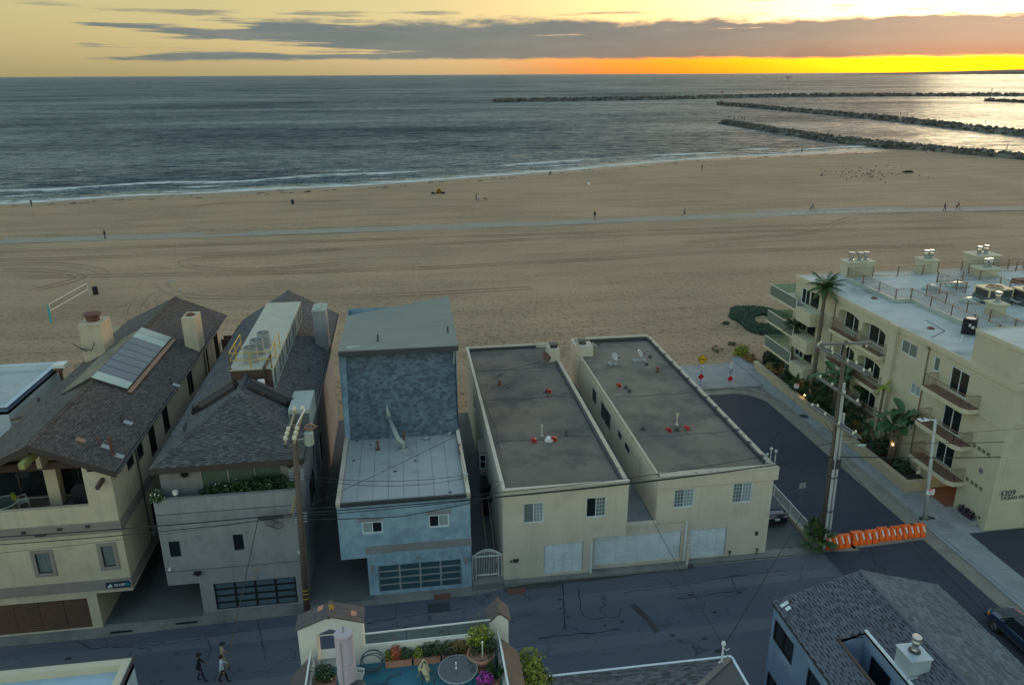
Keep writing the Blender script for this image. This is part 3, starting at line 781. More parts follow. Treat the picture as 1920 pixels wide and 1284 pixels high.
# ---- headland far across the bay
hd = MB(); rows = []
for i in range(0, 60):
    x = 6150+i*130; t = i/59
    h = 22+120*t+28*mnoise.noise(Vector((x*.0011, 0, 4)))+10*mnoise.noise(Vector((x*.004, 0, 4)))
    h = max(2, h*min(1, i/6))
    rows.append([(x, 9000, SEA-1), (x, 9000+40, SEA+h*.45), (x+60, 9400, SEA+h), (x+120, 11500, SEA+h*.6), (x+200, 13000, SEA-1)])
for a, c in zip(rows, rows[1:]):
    for q in range(4): hd.quad(a[q], c[q], c[q+1], a[q+1])
structure(hd, 'headland_hills', M('distant_hillside', (.12, .105, .07), 1, bump=0, scale=.002))  # muted base colour stands in for distance haze
# ---- jetties of dumped rock
def jetty(line, half, top, n, size, label, seed):
    rnd = random.Random(seed)
    P = [Vector((x, y, 0)) for x, y in line]
    t = thing('rock_jetty', label, 'jetty', (line[0][0], line[0][1], SEA))
    core = MB(); rows = []
    for i, p in enumerate(P):
        d = (P[min(i+1, len(P)-1)]-P[max(i-1, 0)]).normalized(); nn = Vector((-d.y, d.x, 0)); k = 1 if 0 < i else .5
        rows.append([p-nn*half*k+Vector((0, 0, SEA-.6)), p-nn*half*.42*k+Vector((0, 0, top*.86)), p+nn*half*.42*k+Vector((0, 0, top*.86)), p+nn*half*k+Vector((0, 0, SEA-.6))])
    for a, c in zip(rows, rows[1:]):
        for q in range(3): core.quad(a[q], c[q], c[q+1], a[q+1])
    core.poly(rows[0]); core.build('core', mt['rock'], t)
    seg = [(b-a).length for a, b in zip(P, P[1:])]; tot = sum(seg); mb = MB()
    for _ in range(n):
        s = rnd.random()*tot; i = 0
        while s > seg[i] and i < len(seg)-1: s -= seg[i]; i += 1
        d = (P[i+1]-P[i]).normalized(); nn = Vector((-d.y, d.x, 0)); o = rnd.uniform(-1, 1)
        z = lerp(top, SEA, max(0, (abs(o)-.40)/.6))
        c = P[i]+d*s+nn*o*half; r = size*rnd.uniform(.5, 1.25)
        q = Matrix.Rotation(rnd.uniform(0, 6.28), 3, Vector((rnd.gauss(0, 1), rnd.gauss(0, 1), rnd.gauss(0, 1))))
        pts = [c+Vector((0, 0, z+rnd.uniform(-.3, .15)*size))+q @ Vector((sx*r*rnd.uniform(.5, 1), sy*r*rnd.uniform(.35, .8), sz*r*rnd.uniform(.3, .65))) for sx, sy, sz in ((-1, -1, -1), (1, -1, -1), (1, 1, -1), (-1, 1, -1), (-1, -1, 1), (1, -1, 1), (1, 1, 1), (-1, 1, 1))]
        mb.add(pts, MB.BOXF)
    mb.build('rocks', mt['rock'], t, False, 'stuff')
    return t
jetty([(111, 923), (170, 932), (300, 942), (515, 1022), (700, 985), (812, 951), (1150, 900)], 9, 2.6, 1700, 1.9, 'long dark rock breakwater lying farthest out along the open sea', 1)
jetty([(323, 780), (327, 640), (326, 512), (311, 359), (306, 250), (300, 120)], 5.5, 1.9, 1400, 1.25, 'middle rock jetty with a marker mast on its seaward tip', 2)
jetty([(205.5, 484), (203, 420), (200.5, 350), (205, 318), (211, 300), (221, 268), (236, 225), (262, 150)], 4.6, 1.6, 1500, .95, 'nearest rock jetty running out from the corner of the beach', 3)
jetty([(641, 804), (642, 700), (642, 500)], 6, 1.9, 420, 1.4, 'short end of a rock jetty at the right edge beyond the channel', 4)

# ---- alley, side street, kerbs, pavement
a = MB(); a.quad((-70, 29.2, -.012), (26.4, 29.2, -.012), (26.4, 40.05, -.012), (-70, 38.9, -.012))
structure(a, 'alley', mt['alley'])
# concrete aprons before the garages, patchy kerb line
a = MB()
edge = [(-70, 38.2), (-24, 38.55), (-18, 38.5), (-12.5, 38.75), (-7, 38.9), (-3.2, 39.1), (3.4, 39.15), (5, 39.5), (11, 39.9), (17.4, 40.15), (22.6, 40.2), (26.4, 40.2)]
for (x0, y0), (x1, y1) in zip(edge, edge[1:]):
    a.quad((x0, y0, .004), (x1, y1, .004), (x1, 41.2, .004), (x0, 41.2, .004))
structure(a, 'garage_apron', mt['concrete2'])
a = MB(); rr = random.Random(3)
for (x0, y0), (x1, y1) in zip(edge, edge[1:]):
    if x1 <= 17.5 and x0 > 4.9:
        n = 8
        for i in range(n):
            t0, t1 = i/n, (i+1)/n
            xa, xb, ya, yb = lerp(x0, x1, t0), lerp(x0, x1, t1), lerp(y0, y1, t0), lerp(y0, y1, t1)
            w0 = .22+.22*mnoise.noise(Vector((xa*.7, 0, 1)))+.15; w1 = .22+.22*mnoise.noise(Vector((xb*.7, 0, 1)))+.15
            a.quad((xa, ya-w0, .008), (xb, yb-w1, .008), (xb, yb+.12, .008), (xa, ya+.12, .008))
structure(a, 'damp_gutter_line', M('damp_dirt', (.035, .035, .034), .7, c2=(.06, .06, .055), scale=2))
# ground between the houses
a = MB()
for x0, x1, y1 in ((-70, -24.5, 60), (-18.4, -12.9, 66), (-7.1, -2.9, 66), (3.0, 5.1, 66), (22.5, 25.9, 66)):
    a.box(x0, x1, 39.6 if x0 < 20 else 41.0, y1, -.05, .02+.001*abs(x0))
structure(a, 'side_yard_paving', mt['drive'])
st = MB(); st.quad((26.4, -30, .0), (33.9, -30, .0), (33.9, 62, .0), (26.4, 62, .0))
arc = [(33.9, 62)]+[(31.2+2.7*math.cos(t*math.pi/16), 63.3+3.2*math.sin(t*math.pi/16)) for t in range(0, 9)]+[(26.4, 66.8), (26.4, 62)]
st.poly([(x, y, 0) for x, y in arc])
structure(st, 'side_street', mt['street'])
gl = [(33.9, -30), (33.9, 10), (33.9, 41), (33.9, 55), (33.9, 62.5)]+[(31.2+2.7*math.cos(t*math.pi/20), 63.3+3.2*math.sin(t*math.pi/20)) for t in range(1, 11)]+[(29, 66.5), (26.5, 66.5)]
gt = MB(); strip(gt, gl, 0, -1.15, .004)
structure(gt, 'street_gutter', mt['gutter'])
kb = MB()
def kerb(l, o0, o1, h):
    strip(kb, l, o0, o1, h)
    P = [Vector((x, y, 0)) for x, y in l]
    for i in range(len(P)-1):
        def of(i, o, z):
            d = (P[min(i+1, len(P)-1)]-P[max(i-1, 0)]).normalized(); return P[i]+Vector((d.y, -d.x, 0))*-o+Vector((0, 0, z))
        kb.quad(of(i, o0, -.02), of(i+1, o0, -.02), of(i+1, o0, h), of(i, o0, h))
kg = [q for q in gl if q[1] >= 41]; kg[0] = (33.9, 43.2)
kerb(kg, -1.15, -1.35, .13)
kerb([(33.9, -30), (33.9, 38.5)], -1.15, -1.33, .05)
kb.box(25.95, 26.4, 42.0, 66.0, -.02, .12)
structure(kb, 'kerb', mt['gutter'])
# pavement slabs
pv = MB(); pv.box(35.0, 38.6, -30, 75, -.05, .085); pv.box(25.0, 36.4, 67.8, 74.4, -.05, .085)
pav = structure(pv, 'pavement', mt['concrete'])
WLOC['pavement'] = (0, 0, 0)
def slab(x0, x1, y0, y1, z=.12):
    m = MB(); e = .012; m.box(x0+e, x1-e, y0+e, y1-e, .04, z+random.uniform(-.006, .006)); m.build('slab', mt['concrete'], pav)
y = 46.4
while y < 75: slab(35.26, 36.35, y, y+1.35); y += 1.35
y = 38.8
while y < 46.3: slab(35.26, 36.75, y, min(46.35, y+1.9)); slab(36.75, 38.55, y, min(46.35, y+1.9)); y += 1.9
y = 10
while y < 38.7: slab(35.26, 37.2, y, y+1.9); y += 1.9
for i in range(0, 3):
    for j, (ya, yb) in enumerate(((67.9, 71.2), (71.2, 74.4))):
        slab(26.0+3.07*i, 29.07+3.07*i, ya, yb)
# dark ramp beside the condominium, bare concrete strips
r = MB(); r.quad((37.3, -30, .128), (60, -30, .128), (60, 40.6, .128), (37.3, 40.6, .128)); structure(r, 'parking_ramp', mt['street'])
# faded paint mark on the street
r = MB(); r.quad((28.3, 37.2, .006), (28.4, 37.1, .006), (29.4, 36.2, .006), (29.3, 36.2, .006)); r.quad((29.3, 36.2, .006), (29.42, 36.2, .006), (29.3, 34.9, .006), (29.18, 34.9, .006))
structure(r, 'faded_road_marking', mt['gutter'])
r = MB(); r.quad((26.3, 40.2, .007), (28.9, 40.0, .007), (28.7, 41.5, .007), (26.3, 41.9, .007)); r.quad((28.6, 40.25, .007), (34.2, 40.55, .007), (34.2, 40.95, .007), (28.6, 40.8, .007)); structure(r, 'bare_concrete_strip', mt['gutter'])
# asphalt repairs
for i, (x, y, w, h, m_) in enumerate(((0.9, 38.35, 1.3, .8, 'flash'), (1.15, 39.3, 1.0, .55, 'rust'), (5.7, 39.15, 1.15, .55, 'rust'), (-17.2, 38.85, 1.2, .16, 'black'), (-13.7, 39.1, 1.2, .16, 'black'))):
    r = MB(); r.box(x-w/2, x+w/2, y-h/2, y+h/2, -.02, .012+.001*i); o = structure(r, 'utility_cover', mt[m_])
rs = MB(); rs.add([(12.2, 36.9, -.005), (12.6, 36.95, -.005), (13.1, 35.5, -.005), (13.3, 34.4, -.005), (12.9, 34.3, -.005), (12.75, 35.4, -.005), (12.5, 35.9, -.005)], [(0, 1, 2, 6), (6, 2, 5), (2, 3, 4, 5)])
structure(rs, 'wet_stain', M('wet_asphalt', (.022, .025, .030), .5, bump=.1))
for (cx_, cy_, rad) in ((35.6, 60.2, .42),):
    r = MB(); r.cyl((cx_, cy_, .10), rad, .035, 18); structure(r, 'manhole_cover', mt['flash'])

def crack(pts, w, label=None, m='tarline'):
    mb = MB(); ln = []
    rr_ = random.Random(len(pts)*7+int(abs(pts[0][0])*10)); P = [Vector((x, y, 0)) for x, y in pts]
    for a, b in zip(P, P[1:]):
        n = max(2, int((b-a).length/.35))
        for i in range(n): q = a.lerp(b, i/n); ln.append((q.x+rr_.uniform(-.06, .06), q.y+rr_.uniform(-.06, .06)))
    ln.append((P[-1].x, P[-1].y)); ws = [w*rr_.uniform(.3, 1.1) for _ in ln]
    rows = []
    for i, (x, y) in enumerate(ln):
        x2, y2 = ln[min(i+1, len(ln)-1)]; x1, y1 = ln[max(i-1, 0)]; d = Vector((x2-x1, y2-y1, 0)); d = d.normalized() if d.length > 1e-6 else Vector((1, 0, 0)); n_ = Vector((-d.y, d.x, 0)); rows.append((Vector((x, y, -.005))+n_*ws[i]/2, Vector((x, y, -.005))-n_*ws[i]/2))
    for (a, b), (c, d) in zip(rows, rows[1:]): mb.quad(b, d, c, a)
    return structure(mb, 'asphalt_crack', mt[m])
mt['alley_worn'] = asphalt('worn_asphalt', (.094, .103, .124), (.115, .122, .135), (.060, .068, .082), 4.4)
mt['tarline'] = M('tar_in_crack', (.020, .023, .030), .8, bump=0)
crack([(8.66, 39.77), (8.42, 38.12), (8.09, 36.21), (7.96, 35.31)], 0.10)
crack([(9.54, 38.99), (9.22, 37.0), (9.31, 36.41), (9.84, 35.95), (11.29, 35.98), (11.64, 36.65)], 0.07)
crack([(6.34, 34.88), (7.87, 34.88), (9.72, 34.83), (11.15, 34.93)], 0.12)
crack([(12.21, 38.07), (14.96, 38.19), (16.36, 38.25), (20.42, 38.74), (22.89, 38.65)], 0.06)
crack([(15.23, 37.01), (16.26, 37.06), (17.66, 37.16), (19.76, 37.26)], 0.11)
crack([(-5.34, 37.28), (-2.94, 37.61), (0.16, 37.86), (3.34, 38.12)], 0.06)
crack([(-17.26, 37.51), (-13.85, 37.43), (-10.2, 38.0)], 0.06)
crack([(-21.97, 38.85), (-20.35, 39.05), (-18.44, 37.68), (-16.16, 37.56)], 0.07)
crack([(24.35, 39.0), (23.37, 37.47), (23.5, 36.4)], 0.06)
crack([(19.42, 38.89), (19.18, 37.83), (19.31, 37.02), (18.14, 36.68)], 0.06)
crack([(6.38, 36.94), (4.45, 36.75), (3.2, 36.7)], 0.05)
crack([(-1.72, 40.14), (-1.56, 38.12), (-1.77, 37.67)], 0.05)
crack([(15.22, 38.96), (15.58, 37.06), (15.69, 35.56)], 0.05)
crack([(-9.83, 39.34), (-9.14, 36.95), (-8.58, 35.19)], 0.06)
crack([(-12.63, 38.36), (-11.83, 36.7), (-11.76, 35.25)], 0.05)
crack([(24.15, 42.73), (25.09, 42.26), (25.35, 41.26)], 0.04)

rr = random.Random(77)
for i in range(46):
    x, y, r_ = rr.uniform(-22, 25), rr.uniform(31, 38.5), rr.uniform(.04, .16)*(1.6 if i % 9 == 0 else 1)
    q = MB(); n = 9; q.poly([(x+r_*1.5*math.cos(a*6.283/n)*rr.uniform(.6, 1.2), y+r_*math.sin(a*6.283/n)*rr.uniform(.6, 1.2), -.0045+.0001*i) for a in range(n)]); structure(q, 'oil_spot', mt['tarline'])
for i, (x0, y0, x1, y1) in enumerate(((-30, 33.2, 26, 34.3), (-30, 36.9, 26, 38.2))):
    q = MB()
    for k in range(28):
        xa, xb = lerp(x0, x1, k/28), lerp(x0, x1, (k+1)/28); ya, yb = lerp(y0, y1, k/28), lerp(y0, y1, (k+1)/28); w0, w1 = .45+.25*mnoise.noise(Vector((xa*.3, i, 0))), .45+.25*mnoise.noise(Vector((xb*.3, i, 0)))
        q.quad((xa, ya-w0, -.008), (xb, yb-w1, -.008), (xb, yb+w1, -.008), (xa, ya+w0, -.008))
    structure(q, 'worn_wheel_strip', mt['alley_worn'])
# ------------------------------------------------------------------ houses along the alley
_m = camo.matrix_world.to_3x3()
def ray(px, py):       # direction seen at a pixel of the survey picture (1920 wide)
    return _m @ Vector((px-960, 642-py, -1440))
def G(px, py, z=0.0):
    d = ray(px, py); t = (z-CAM_H)/d.z; return Vector((d.x*t, d.y*t, z))
def GY(px, py, y):
    d = ray(px, py); t = y/d.y; return Vector((d.x*t, y, CAM_H+d.z*t))
def GX(px, py, x):
    d = ray(px, py); t = x/d.x; return Vector((x, d.y*t, CAM_H+d.z*t))
UX, UY, UZ = Vector((1, 0, 0)), Vector((0, 1, 0)), Vector((0, 0, 1))
def front(mb, y, x0, x1, z0, z1, ops=(), d=.14, mi=0): wall(mb, (0, y, 0), UX, UY, x0, x1, z0, z1, ops, d, mi)
def rightw(mb, x, y0, y1, z0, z1, ops=(), d=.14, mi=0): wall(mb, (x, 0, 0), UY, -UX, y0, y1, z0, z1, ops, d, mi)   # faces +x
def leftw(mb, x, y0, y1, z0, z1, ops=(), d=.14, mi=0): wall(mb, (x, 0, 0), UY, UX, y0, y1, z0, z1, ops, d, mi)      # faces -x
def back(mb, y, x0, x1, z0, z1): mb.quad((x1, y, z0), (x0, y, z0), (x0, y, z1), (x1, y, z1))
def parapet(t, x0, x1, y0, y1, zr, zt, w, m, name='coping', sides='lrfb', m2=None, dz=.0):
    """low wall round a flat roof, its pieces butted end to end"""
    mb = MB()
    if 'f' in sides: mb.box(x0, x1, y0, y0+w, zr, zt)
    if 'b' in sides: mb.box(x0, x1, y1-w, y1, zr, zt)
    if 'l' in sides: mb.box(x0, x0+w, y0+w, y1-w, zr, zt-.003)
    if 'r' in sides: mb.box(x1-w, x1, y0+w, y1-w, zr, zt-.003)
    return mb.build(name, m, t)
def vent_pipe(t, p, h, r, m, cap=None, name='vent_pipe'):
    mb = MB(); mb.cyl(p, r*2.2, .04, 10, 0); mb.cyl(p, r, h, 8, 0)
    if cap: mb.cyl(Vector(p)+UZ*h, r*1.7, .09, 8, 0, r*1.2)
    return mb.build(name, m, t)
def red_hood(t, p, a=0, m=None):
    mb = MB(Matrix.Translation(p) @ Matrix.Rotation(a, 4, 'Z') @ Matrix.Scale(.8, 4))
    mb.cyl((0, 0, 0), .17, .14, 10); mb.tube([(0, .0, .12), (0, 0, .24), (-.1, 0, .32), (-.36, 0, .30)], [.13, .14, .15, .16], 10)
    return mb.build('roof_vent_hood', m or mt['red'], t)
def wall_lamp(t, p, N=(0, -1, 0)):
    mb = MB(); p = Vector(p); N = Vector(N); s = N.cross(UZ)
    mb.obox(p-s*.17-UZ*.08, s*.34, N*.10, UZ*.16); mb.obox(p-s*.20+UZ*.08, s*.40, N*.30, UZ*.05)
    mb.lathe(p+N*.17-UZ*.10, [(.04, 0), (.10, .06), (.12, .18)], 8)
    return mb.build('wall_lamp', mt['black'], t)
def dish(p, az, label, group='satellite dishes on the flat roofs', base=True, m='dish', r=.36, blocks=2):
    t = thing('satellite_dish', label, 'satellite dish', p, group)
    mb = MB(Matrix.Translation(p))
    if base:
        for i in range(blocks): mb.box(-.55+.42*i, -.20+.42*i, -.35, .35, 0, .13)
        mb.build('ballast_block', mt['concrete'], t)
    mb = MB(Matrix.Translation(p)); mb.tube([(0, 0, .05), (0, 0, .45), (.08, .0, .62)], .03, 6); mb.build('mast', mt['steel'], t)
    d = Vector((math.sin(az), math.cos(az), .75)).normalized(); T = Matrix.Translation(Vector(p)+Vector((0, 0, .66))) @ d.to_track_quat('Z', 'Y').to_matrix().to_4x4()
    mb = MB(T); mb.lathe((0, 0, 0), [(.02, -.02), (r*.55, .03), (r, .12), (r, .135), (r*.5, .05), (.01, .0)], 14, sy=1.12); mb.build('reflector', mt[m], t, True)
    mb = MB(T); mb.tube([(0, -r, .1), (0, -r*.6, .42)], .018, 5); mb.box(-.05, .05, -r*.6-.06, -r*.6+.06, .38, .52); mb.build('feed_arm', mt['dark'], t)
    return t
def garage_door(t, y, x0, x1, z0, z1, nx, nz, pm, fm=None, seam=.03, name='garage_door', piece='panel', raised=True):
    mb = MB(); mb.obox((x0, y+.03, z0), UX*(x1-x0), UY*.05, UZ*(z1-z0)); d = mb.build(name, fm or pm, t)
    pw, ph = (x1-x0)/nx, (z1-z0)/nz; first = None
    for i in range(nx):
        for j in range(nz):
            a, c = x0+i*pw+seam/2, z0+j*ph+seam/2
            if first is None:
                q = MB(); q.obox((a, y+.012, c), UX*(pw-seam), UY*.02, UZ*(ph-seam))
                if raised: q.obox((a+pw*.12, y, c+ph*.2), UX*(pw*.76-seam), UY*.0125, UZ*(ph*.6-seam))
                first = q.build(piece, pm, d); base = (a, c)
            else:
                o = first.copy(); COL.objects.link(o); o.parent = d; o.location = (a-base[0], 0, c-base[1])
    return d
# ---------------- cream two-storey house, left of the pair
def cream_left():
    x0, x1, y0, y1 = 5.05, 12.85, 40.2, 66.0
    t = thing('cream_house', 'left of the two flat-roofed cream houses, beside the white barred gate', 'house', (x0, y0, 0), 'flat-roofed cream houses')
    mb = MB()
    front(mb, y0, x0, 10.7, 0, 2.62, [(7.6, 10.1, .3, 2.4)], .12); front(mb, y0, x0, x1, 2.62, 6.4, [(6.3, 7.55, 4.05, 5.45), (10.2, 11.46, 4.1, 5.5)], .12)
    mb.quad((10.7, y0, 0), (10.7, y0+.6, 0), (10.7, y0+.6, 2.62), (10.7, y0, 2.62)); mb.quad((10.7, y0, 2.62), (10.7, y0+.6, 2.62), (x1, y0+.6, 2.62), (x1, y0, 2.62))
    leftw(mb, x0, y0, y1, 0, 6.4, [(52.0, 53.6, 3.3, 4.7), (58, 59.4, 3.4, 4.6)]); rightw(mb, x1, y0, y0+.8, 2.62, 6.4); rightw(mb, x1, y0+.8, y1, 0, 6.4); back(mb, y1, x0, x1, 0, 6.4)
    mb.build('wall', mt['cream'], t)
    r = MB(); r.quad((x0+.2, y0+.2, 6.18), (x1-.2, y0+.2, 6.18), (x1-.2, y1-.2, 6.18), (x0+.2, y1-.2, 6.18)); roof = r.build('roof', mt['tar2'], t)
    parapet(t, x0-.03, x1+.03, y0-.03, y1+.03, 6.14, 6.5, .22, mt['cream'], 'parapet', 'lfb')
    parapet(t, x0-.05, x1+.03, y0-.03, 64.0, 6.14, 6.42, .26, mt['coping'], 'coping', 'r')
    f = MB(); f.box(x1-.40, x1-.235, y0+.25, 61.5, 6.185, 6.33); f.box(x0+.20, x0+.30, y0+.3, y1-.3, 6.185, 6.34); f.box(x0+.3, x1-1.4, y1-.32, y1-.205, 6.185, 6.40); f.build('roof_flashing', mt['flash'], t)
    # raised roof seams
    s = MB(); rr = random.Random(2)
    for yy in (47.2, 54.3, 60.6): 
        pts = [(x0+.5+i*.8, yy+.12*math.sin(i*1.3), 6.186) for i in range(9)]
        s.tube(pts, .025, 4)
    s.tube([(x0+.55, 44, 6.19), (x0+.75, 49, 6.19), (x0+.4, 54, 6.19), (x0+1.2, 58, 6.19), (x0+3.0, 60.5, 6.19), (x0+6.3, 62.2, 6.19)], .02, 4)
    s.build('roof_seam', mt['flash'], t)
    window(t, (0, y0, 0), UX, UY, 6.3, 7.55, 4.05, 5.45, .09, mt['white'], (mt['blind'], mt['curtain']), grid=(3, 5, (1,)))
    window(t, (0, y0, 0), UX, UY, 10.2, 11.46, 4.1, 5.5, .09, mt['white'], (mt['glass'], mt['blind']), grid=(3, 5, (1,)))
    window(t, (x0, 0, 0), UY, UX, 52, 53.6, 3.3, 4.7, .09, mt['white'], (mt['glass'], mt['glass'])); window(t, (x0, 0, 0), UY, UX, 58, 59.4, 3.4, 4.6, .09, mt['white'], (mt['glass'],))
    garage_door(t, y0+.08, 7.62, 10.08, .3, 2.38, 4, 5, mt['white'], mt['seam'], .02)
    m = MB(); m.box(6.15-.5, 6.0, y0-.05, y0, 1.35, 1.6); m.box(5.45, 5.58, y0-.04, y0, 1.4, 1.53); m.build('meter_box', mt['dark'], t)
    # bay with boxes on the left flank
    b = MB(); b.box(x0-.55, x0, 49.5, 51.6, 2.6, 4.3); bay = b.build('wall_bay', mt['taupe'], t)
    window(bay, (0, 49.5, 0), UX, UY, x0-.5, x0-.05, 3.0, 4.1, -.01, mt['white'], (mt['glass'],), rows=2, fw=.04)
    b = MB(); b.box(x0-.5, x0-.02, 47.8, 49.4, .02, 2.4); b.build('black_wall_box', mt['black'], t)  # solid black box against the left flank
    b = MB(); b.cyl((x0-.12, 47.0, 2.6), .16, .5, 8); b.cyl((x0-.13, 46.2, 2.2), .15, .45, 8); b.build('gas_meter', mt['black'], t)
    dp = MB(); dp.tube([(10.62, y0-.07, 2.3), (10.62, y0-.07, .1)], .055, 6); dp.build('downpipe', mt['white'], t)
    c = MB(); c.box(11.9, 12.9, 61.9, 63.1, 6.1, 7.35); ch = c.build('chimney', mt['cream'], t)
    c = MB(); c.box(12.2, 12.75, 62.2, 62.8, 7.35, 7.52); c.box(12.1, 12.85, 62.1, 62.9, 7.62, 7.70); c.bar((12.25, 62.25, 7.5), (12.25, 62.25, 7.65), .05); c.bar((12.7, 62.75, 7.5), (12.7, 62.75, 7.65), .05); c.build('chimney_cap', mt['dark'], ch)
    zr = 6.185
    red_hood(t, G(1003, 829, zr), .2); red_hood(t, G(1041, 826, zr), .1); red_hood(t, G(1031, 736, zr), .4)
    vent_pipe(t, G(1016, 817, zr), .75, .06, mt['zinc'], True); vent_pipe(t, G(1029, 826, zr), .2, .14, mt['whiteplastic'], True)
    vent_pipe(t, G(1062, 815, zr), .3, .07, mt['dark'], True); vent_pipe(t, G(937, 721, zr), .3, .09, mt['rust'], True)
    vent_pipe(t, G(1024, 735, zr), .12, .07, mt['dark']); vent_pipe(t, G(1027, 744, zr), .12, .05, mt['dark'])
    for q in ((938, 703), (953, 726), (1022, 735)): vent_pipe(t, G(*q, zr), .06, .08, mt['flash'])
    return t
def cream_right():
    x0, x1, y0, y1 = 14.92, 22.6, 40.75, 66.6
    t = thing('cream_house', 'right of the two flat-roofed cream houses, with a car in its side drive', 'house', (x0, y0, 0), 'flat-roofed cream houses')
    mb = MB()
    front(mb, y0, 17.2, x1, 0, 2.62, [(17.25, 19.8, .06, 2.2)], .12); front(mb, y0, x0, x1, 2.62, 6.3, [(16.02, 17.36, 3.92, 5.25), (19.92, 21.22, 3.92, 5.38)], .12)
    sw = [(GX(1118, 745, x0).y, GX(1110, 745, x0).y, 4.1, 5.3), (GX(1145, 780, x0).y, GX(1126, 780, x0).y, 3.9, 5.3), (GX(1166, 810, x0).y, GX(1158, 810, x0).y, 4.6, 5.15), (GX(1181, 832, x0).y, GX(1171, 832, x0).y, 4.55, 5.1)]
    leftw(mb, x0, y0, y0+.3, 2.62, 6.3); leftw(mb, x0, y0+.3, y1, 0, 6.3, sw); rightw(mb, x1, y0, y1, 0, 6.3); back(mb, y1, x0, x1, 0, 6.3)
    mb.build('wall', mt['cream'], t)
    r = MB(); r.quad((x0+.2, y0+.2, 6.12), (x1-.2, y0+.2, 6.12), (x1-.2, y1-.2, 6.12), (x0+.2, y1-.2, 6.12)); r.build('roof', mt['tar'], t)
    b = MB(); b.box(x0-.02, x1+.22, y0-.14, y0-.002, 5.5, 6.26); b.box(x1+.003, x1+.22, y0+.0, y0+1.6, 5.5, 6.25); b.build('parapet_band', mt['cream'], t)
    c = MB(); c.box(x0+.1, x1+.24, y0-.16, y0+.42, 6.27, 6.34); c.build('coping', mt['coping'], t)
    c = MB(); c.box(x1-.22, x1+.05, y0+.42, y1, 6.1, 6.42); c.box(x0-.02, x0+.14, y0+.42, y1-3.4, 6.1, 6.30); c.build('side_coping', mt['coping'], t)
    c = MB(); c.box(x0-.02, x1-.22, y1-.2, y1+.02, 6.1, 6.62); c.box(x0-.02, x0+.16, y1-3.4, y1-.2, 6.1, 6.62); c.build('parapet', mt['cream'], t)
    f = MB(); f.box(x1-.36, x1-.225, y0+.5, y1-.25, 6.125, 6.36)
    for i in range(13): f.box(x1-.30, x1-.08, y0+1.3+i*1.95, y0+1.6+i*1.95, 6.3, 6.435)
    f.box(x0+1.3, x1-.4, y1-.30, y1-.205, 6.125, 6.5); f.build('roof_flashing', mt['flash'], t)
    s = MB()
    for yy in (46.5, 53.6): s.tube([(x0+.6+i*.8, yy+.1*math.sin(i*1.7), 6.126) for i in range(9)], .022, 4)
    s.build('roof_seam', mt['flash'], t)
    window(t, (0, y0, 0), UX, UY, 16.02, 17.36, 3.92, 5.25, .09, mt['white'], (mt['blind'], mt['curtain']), grid=(3, 5, 'all'))
    window(t, (0, y0, 0), UX, UY, 19.92, 21.22, 3.92, 5.38, .09, mt['white'], (mt['blind'], mt['curtain']), grid=(3, 5, 'all'))
    for a, b_, c_, e in sw: window(t, (x0, 0, 0), UY, UX, a, b_, c_, e, .09, mt['dark'], (mt['glass'],)*(2 if b_-a > 1.5 else 1), fw=.05)
    garage_door(t, y0+.08, 17.27, 19.78, .06, 2.18, 4, 5, mt['white'], mt['seam'], .02)
    m = MB(); m.box(21.75, 21.95, y0-.05, y0, 1.4, 1.68); m.build('meter_box', mt['dark'], t)
    for xx in (20.1, 22.0):
        m = MB(); m.tube([(xx, y0-.06, .0), (xx, y0-.06, .35)], .035, 6); m.box(xx-.07, xx+.07, y0-.10, y0-.02, .28, .4); m.build('standpipe', mt['dark'], t)
    for yy, z0 in ((62.6, 2.6), (44.4, 2.95)):
        m = MB(); m.tube([(x0-.08, yy, 5.75), (x0-.08, yy, z0)], .03, 6); m.box(x0-.16, x0-.0, yy-.1, yy+.1, 5.7, 5.95); m.build('downpipe', mt['coping'], t)
    c = MB(); c.box(x0+.02, x0+1.25, 62.9, 64.3, 6.1, 7.1); ch = c.build('chimney', mt['cream'], t)
    c = MB(); c.box(x0+.1, x0+.7, 63.4, 64.0, 7.1, 7.25); c.box(x0+.05, x0+.75, 63.3, 64.05, 7.42, 7.5); c.bar((x0+.15, 63.5, 7.2), (x0+.15, 63.5, 7.45), .05); c.bar((x0+.65, 63.9, 7.2), (x0+.65, 63.9, 7.45), .05); c.build('chimney_cap', mt['dark'], ch)
    zr = 6.125
    red_hood(t, G(1256, 809, zr), .2); red_hood(t, G(1290, 806, zr), -.3); red_hood(t, G(1162, 725, zr), .5)
    vent_pipe(t, G(1269, 796, zr), .8, .07, mt['coping'], True); vent_pipe(t, G(1270, 806, zr), .2, .12, mt['dark'], True)
    for q in ((1206, 804), (1174, 727), (1180, 734), (1212, 684), (1219, 670)): vent_pipe(t, G(*q, zr), .12, .09, mt['flash'], True)
    vent_pipe(t, G(1233, 697, zr), .35, .11, mt['rust'], True)
    # weatherheads at the front right corner
    for px, py, h in ((1443, 872, 1.2), (1452, 872, 1.0), (1437, 868, .8)):
        p = GY(px, py, y0+.15); m = MB(); m.tube([(p.x, p.y, 5.6), (p.x, p.y, 6.3+h)], .04, 6); m.lathe((p.x, p.y, 6.3+h), [(.06, 0), (.11, .06), (.10, .14), (.04, .18)], 8); m.build('weatherhead', mt['zinc'], t)
    dish(G(1152, 683, zr), 2.6, 'small satellite dish with a dark arm on two ballast blocks, left of the roof pair'); dish(G(1198, 677, zr), 2.2, 'satellite dish on a long row of ballast blocks near the far right roof corner', blocks=3)
    p = GY(1106, 655, 63.4); dish(Vector((16.3, 63.2, 6.3)), 1.3, 'pale satellite dish mounted beside the chimney of the right cream house', base=False)
    return t
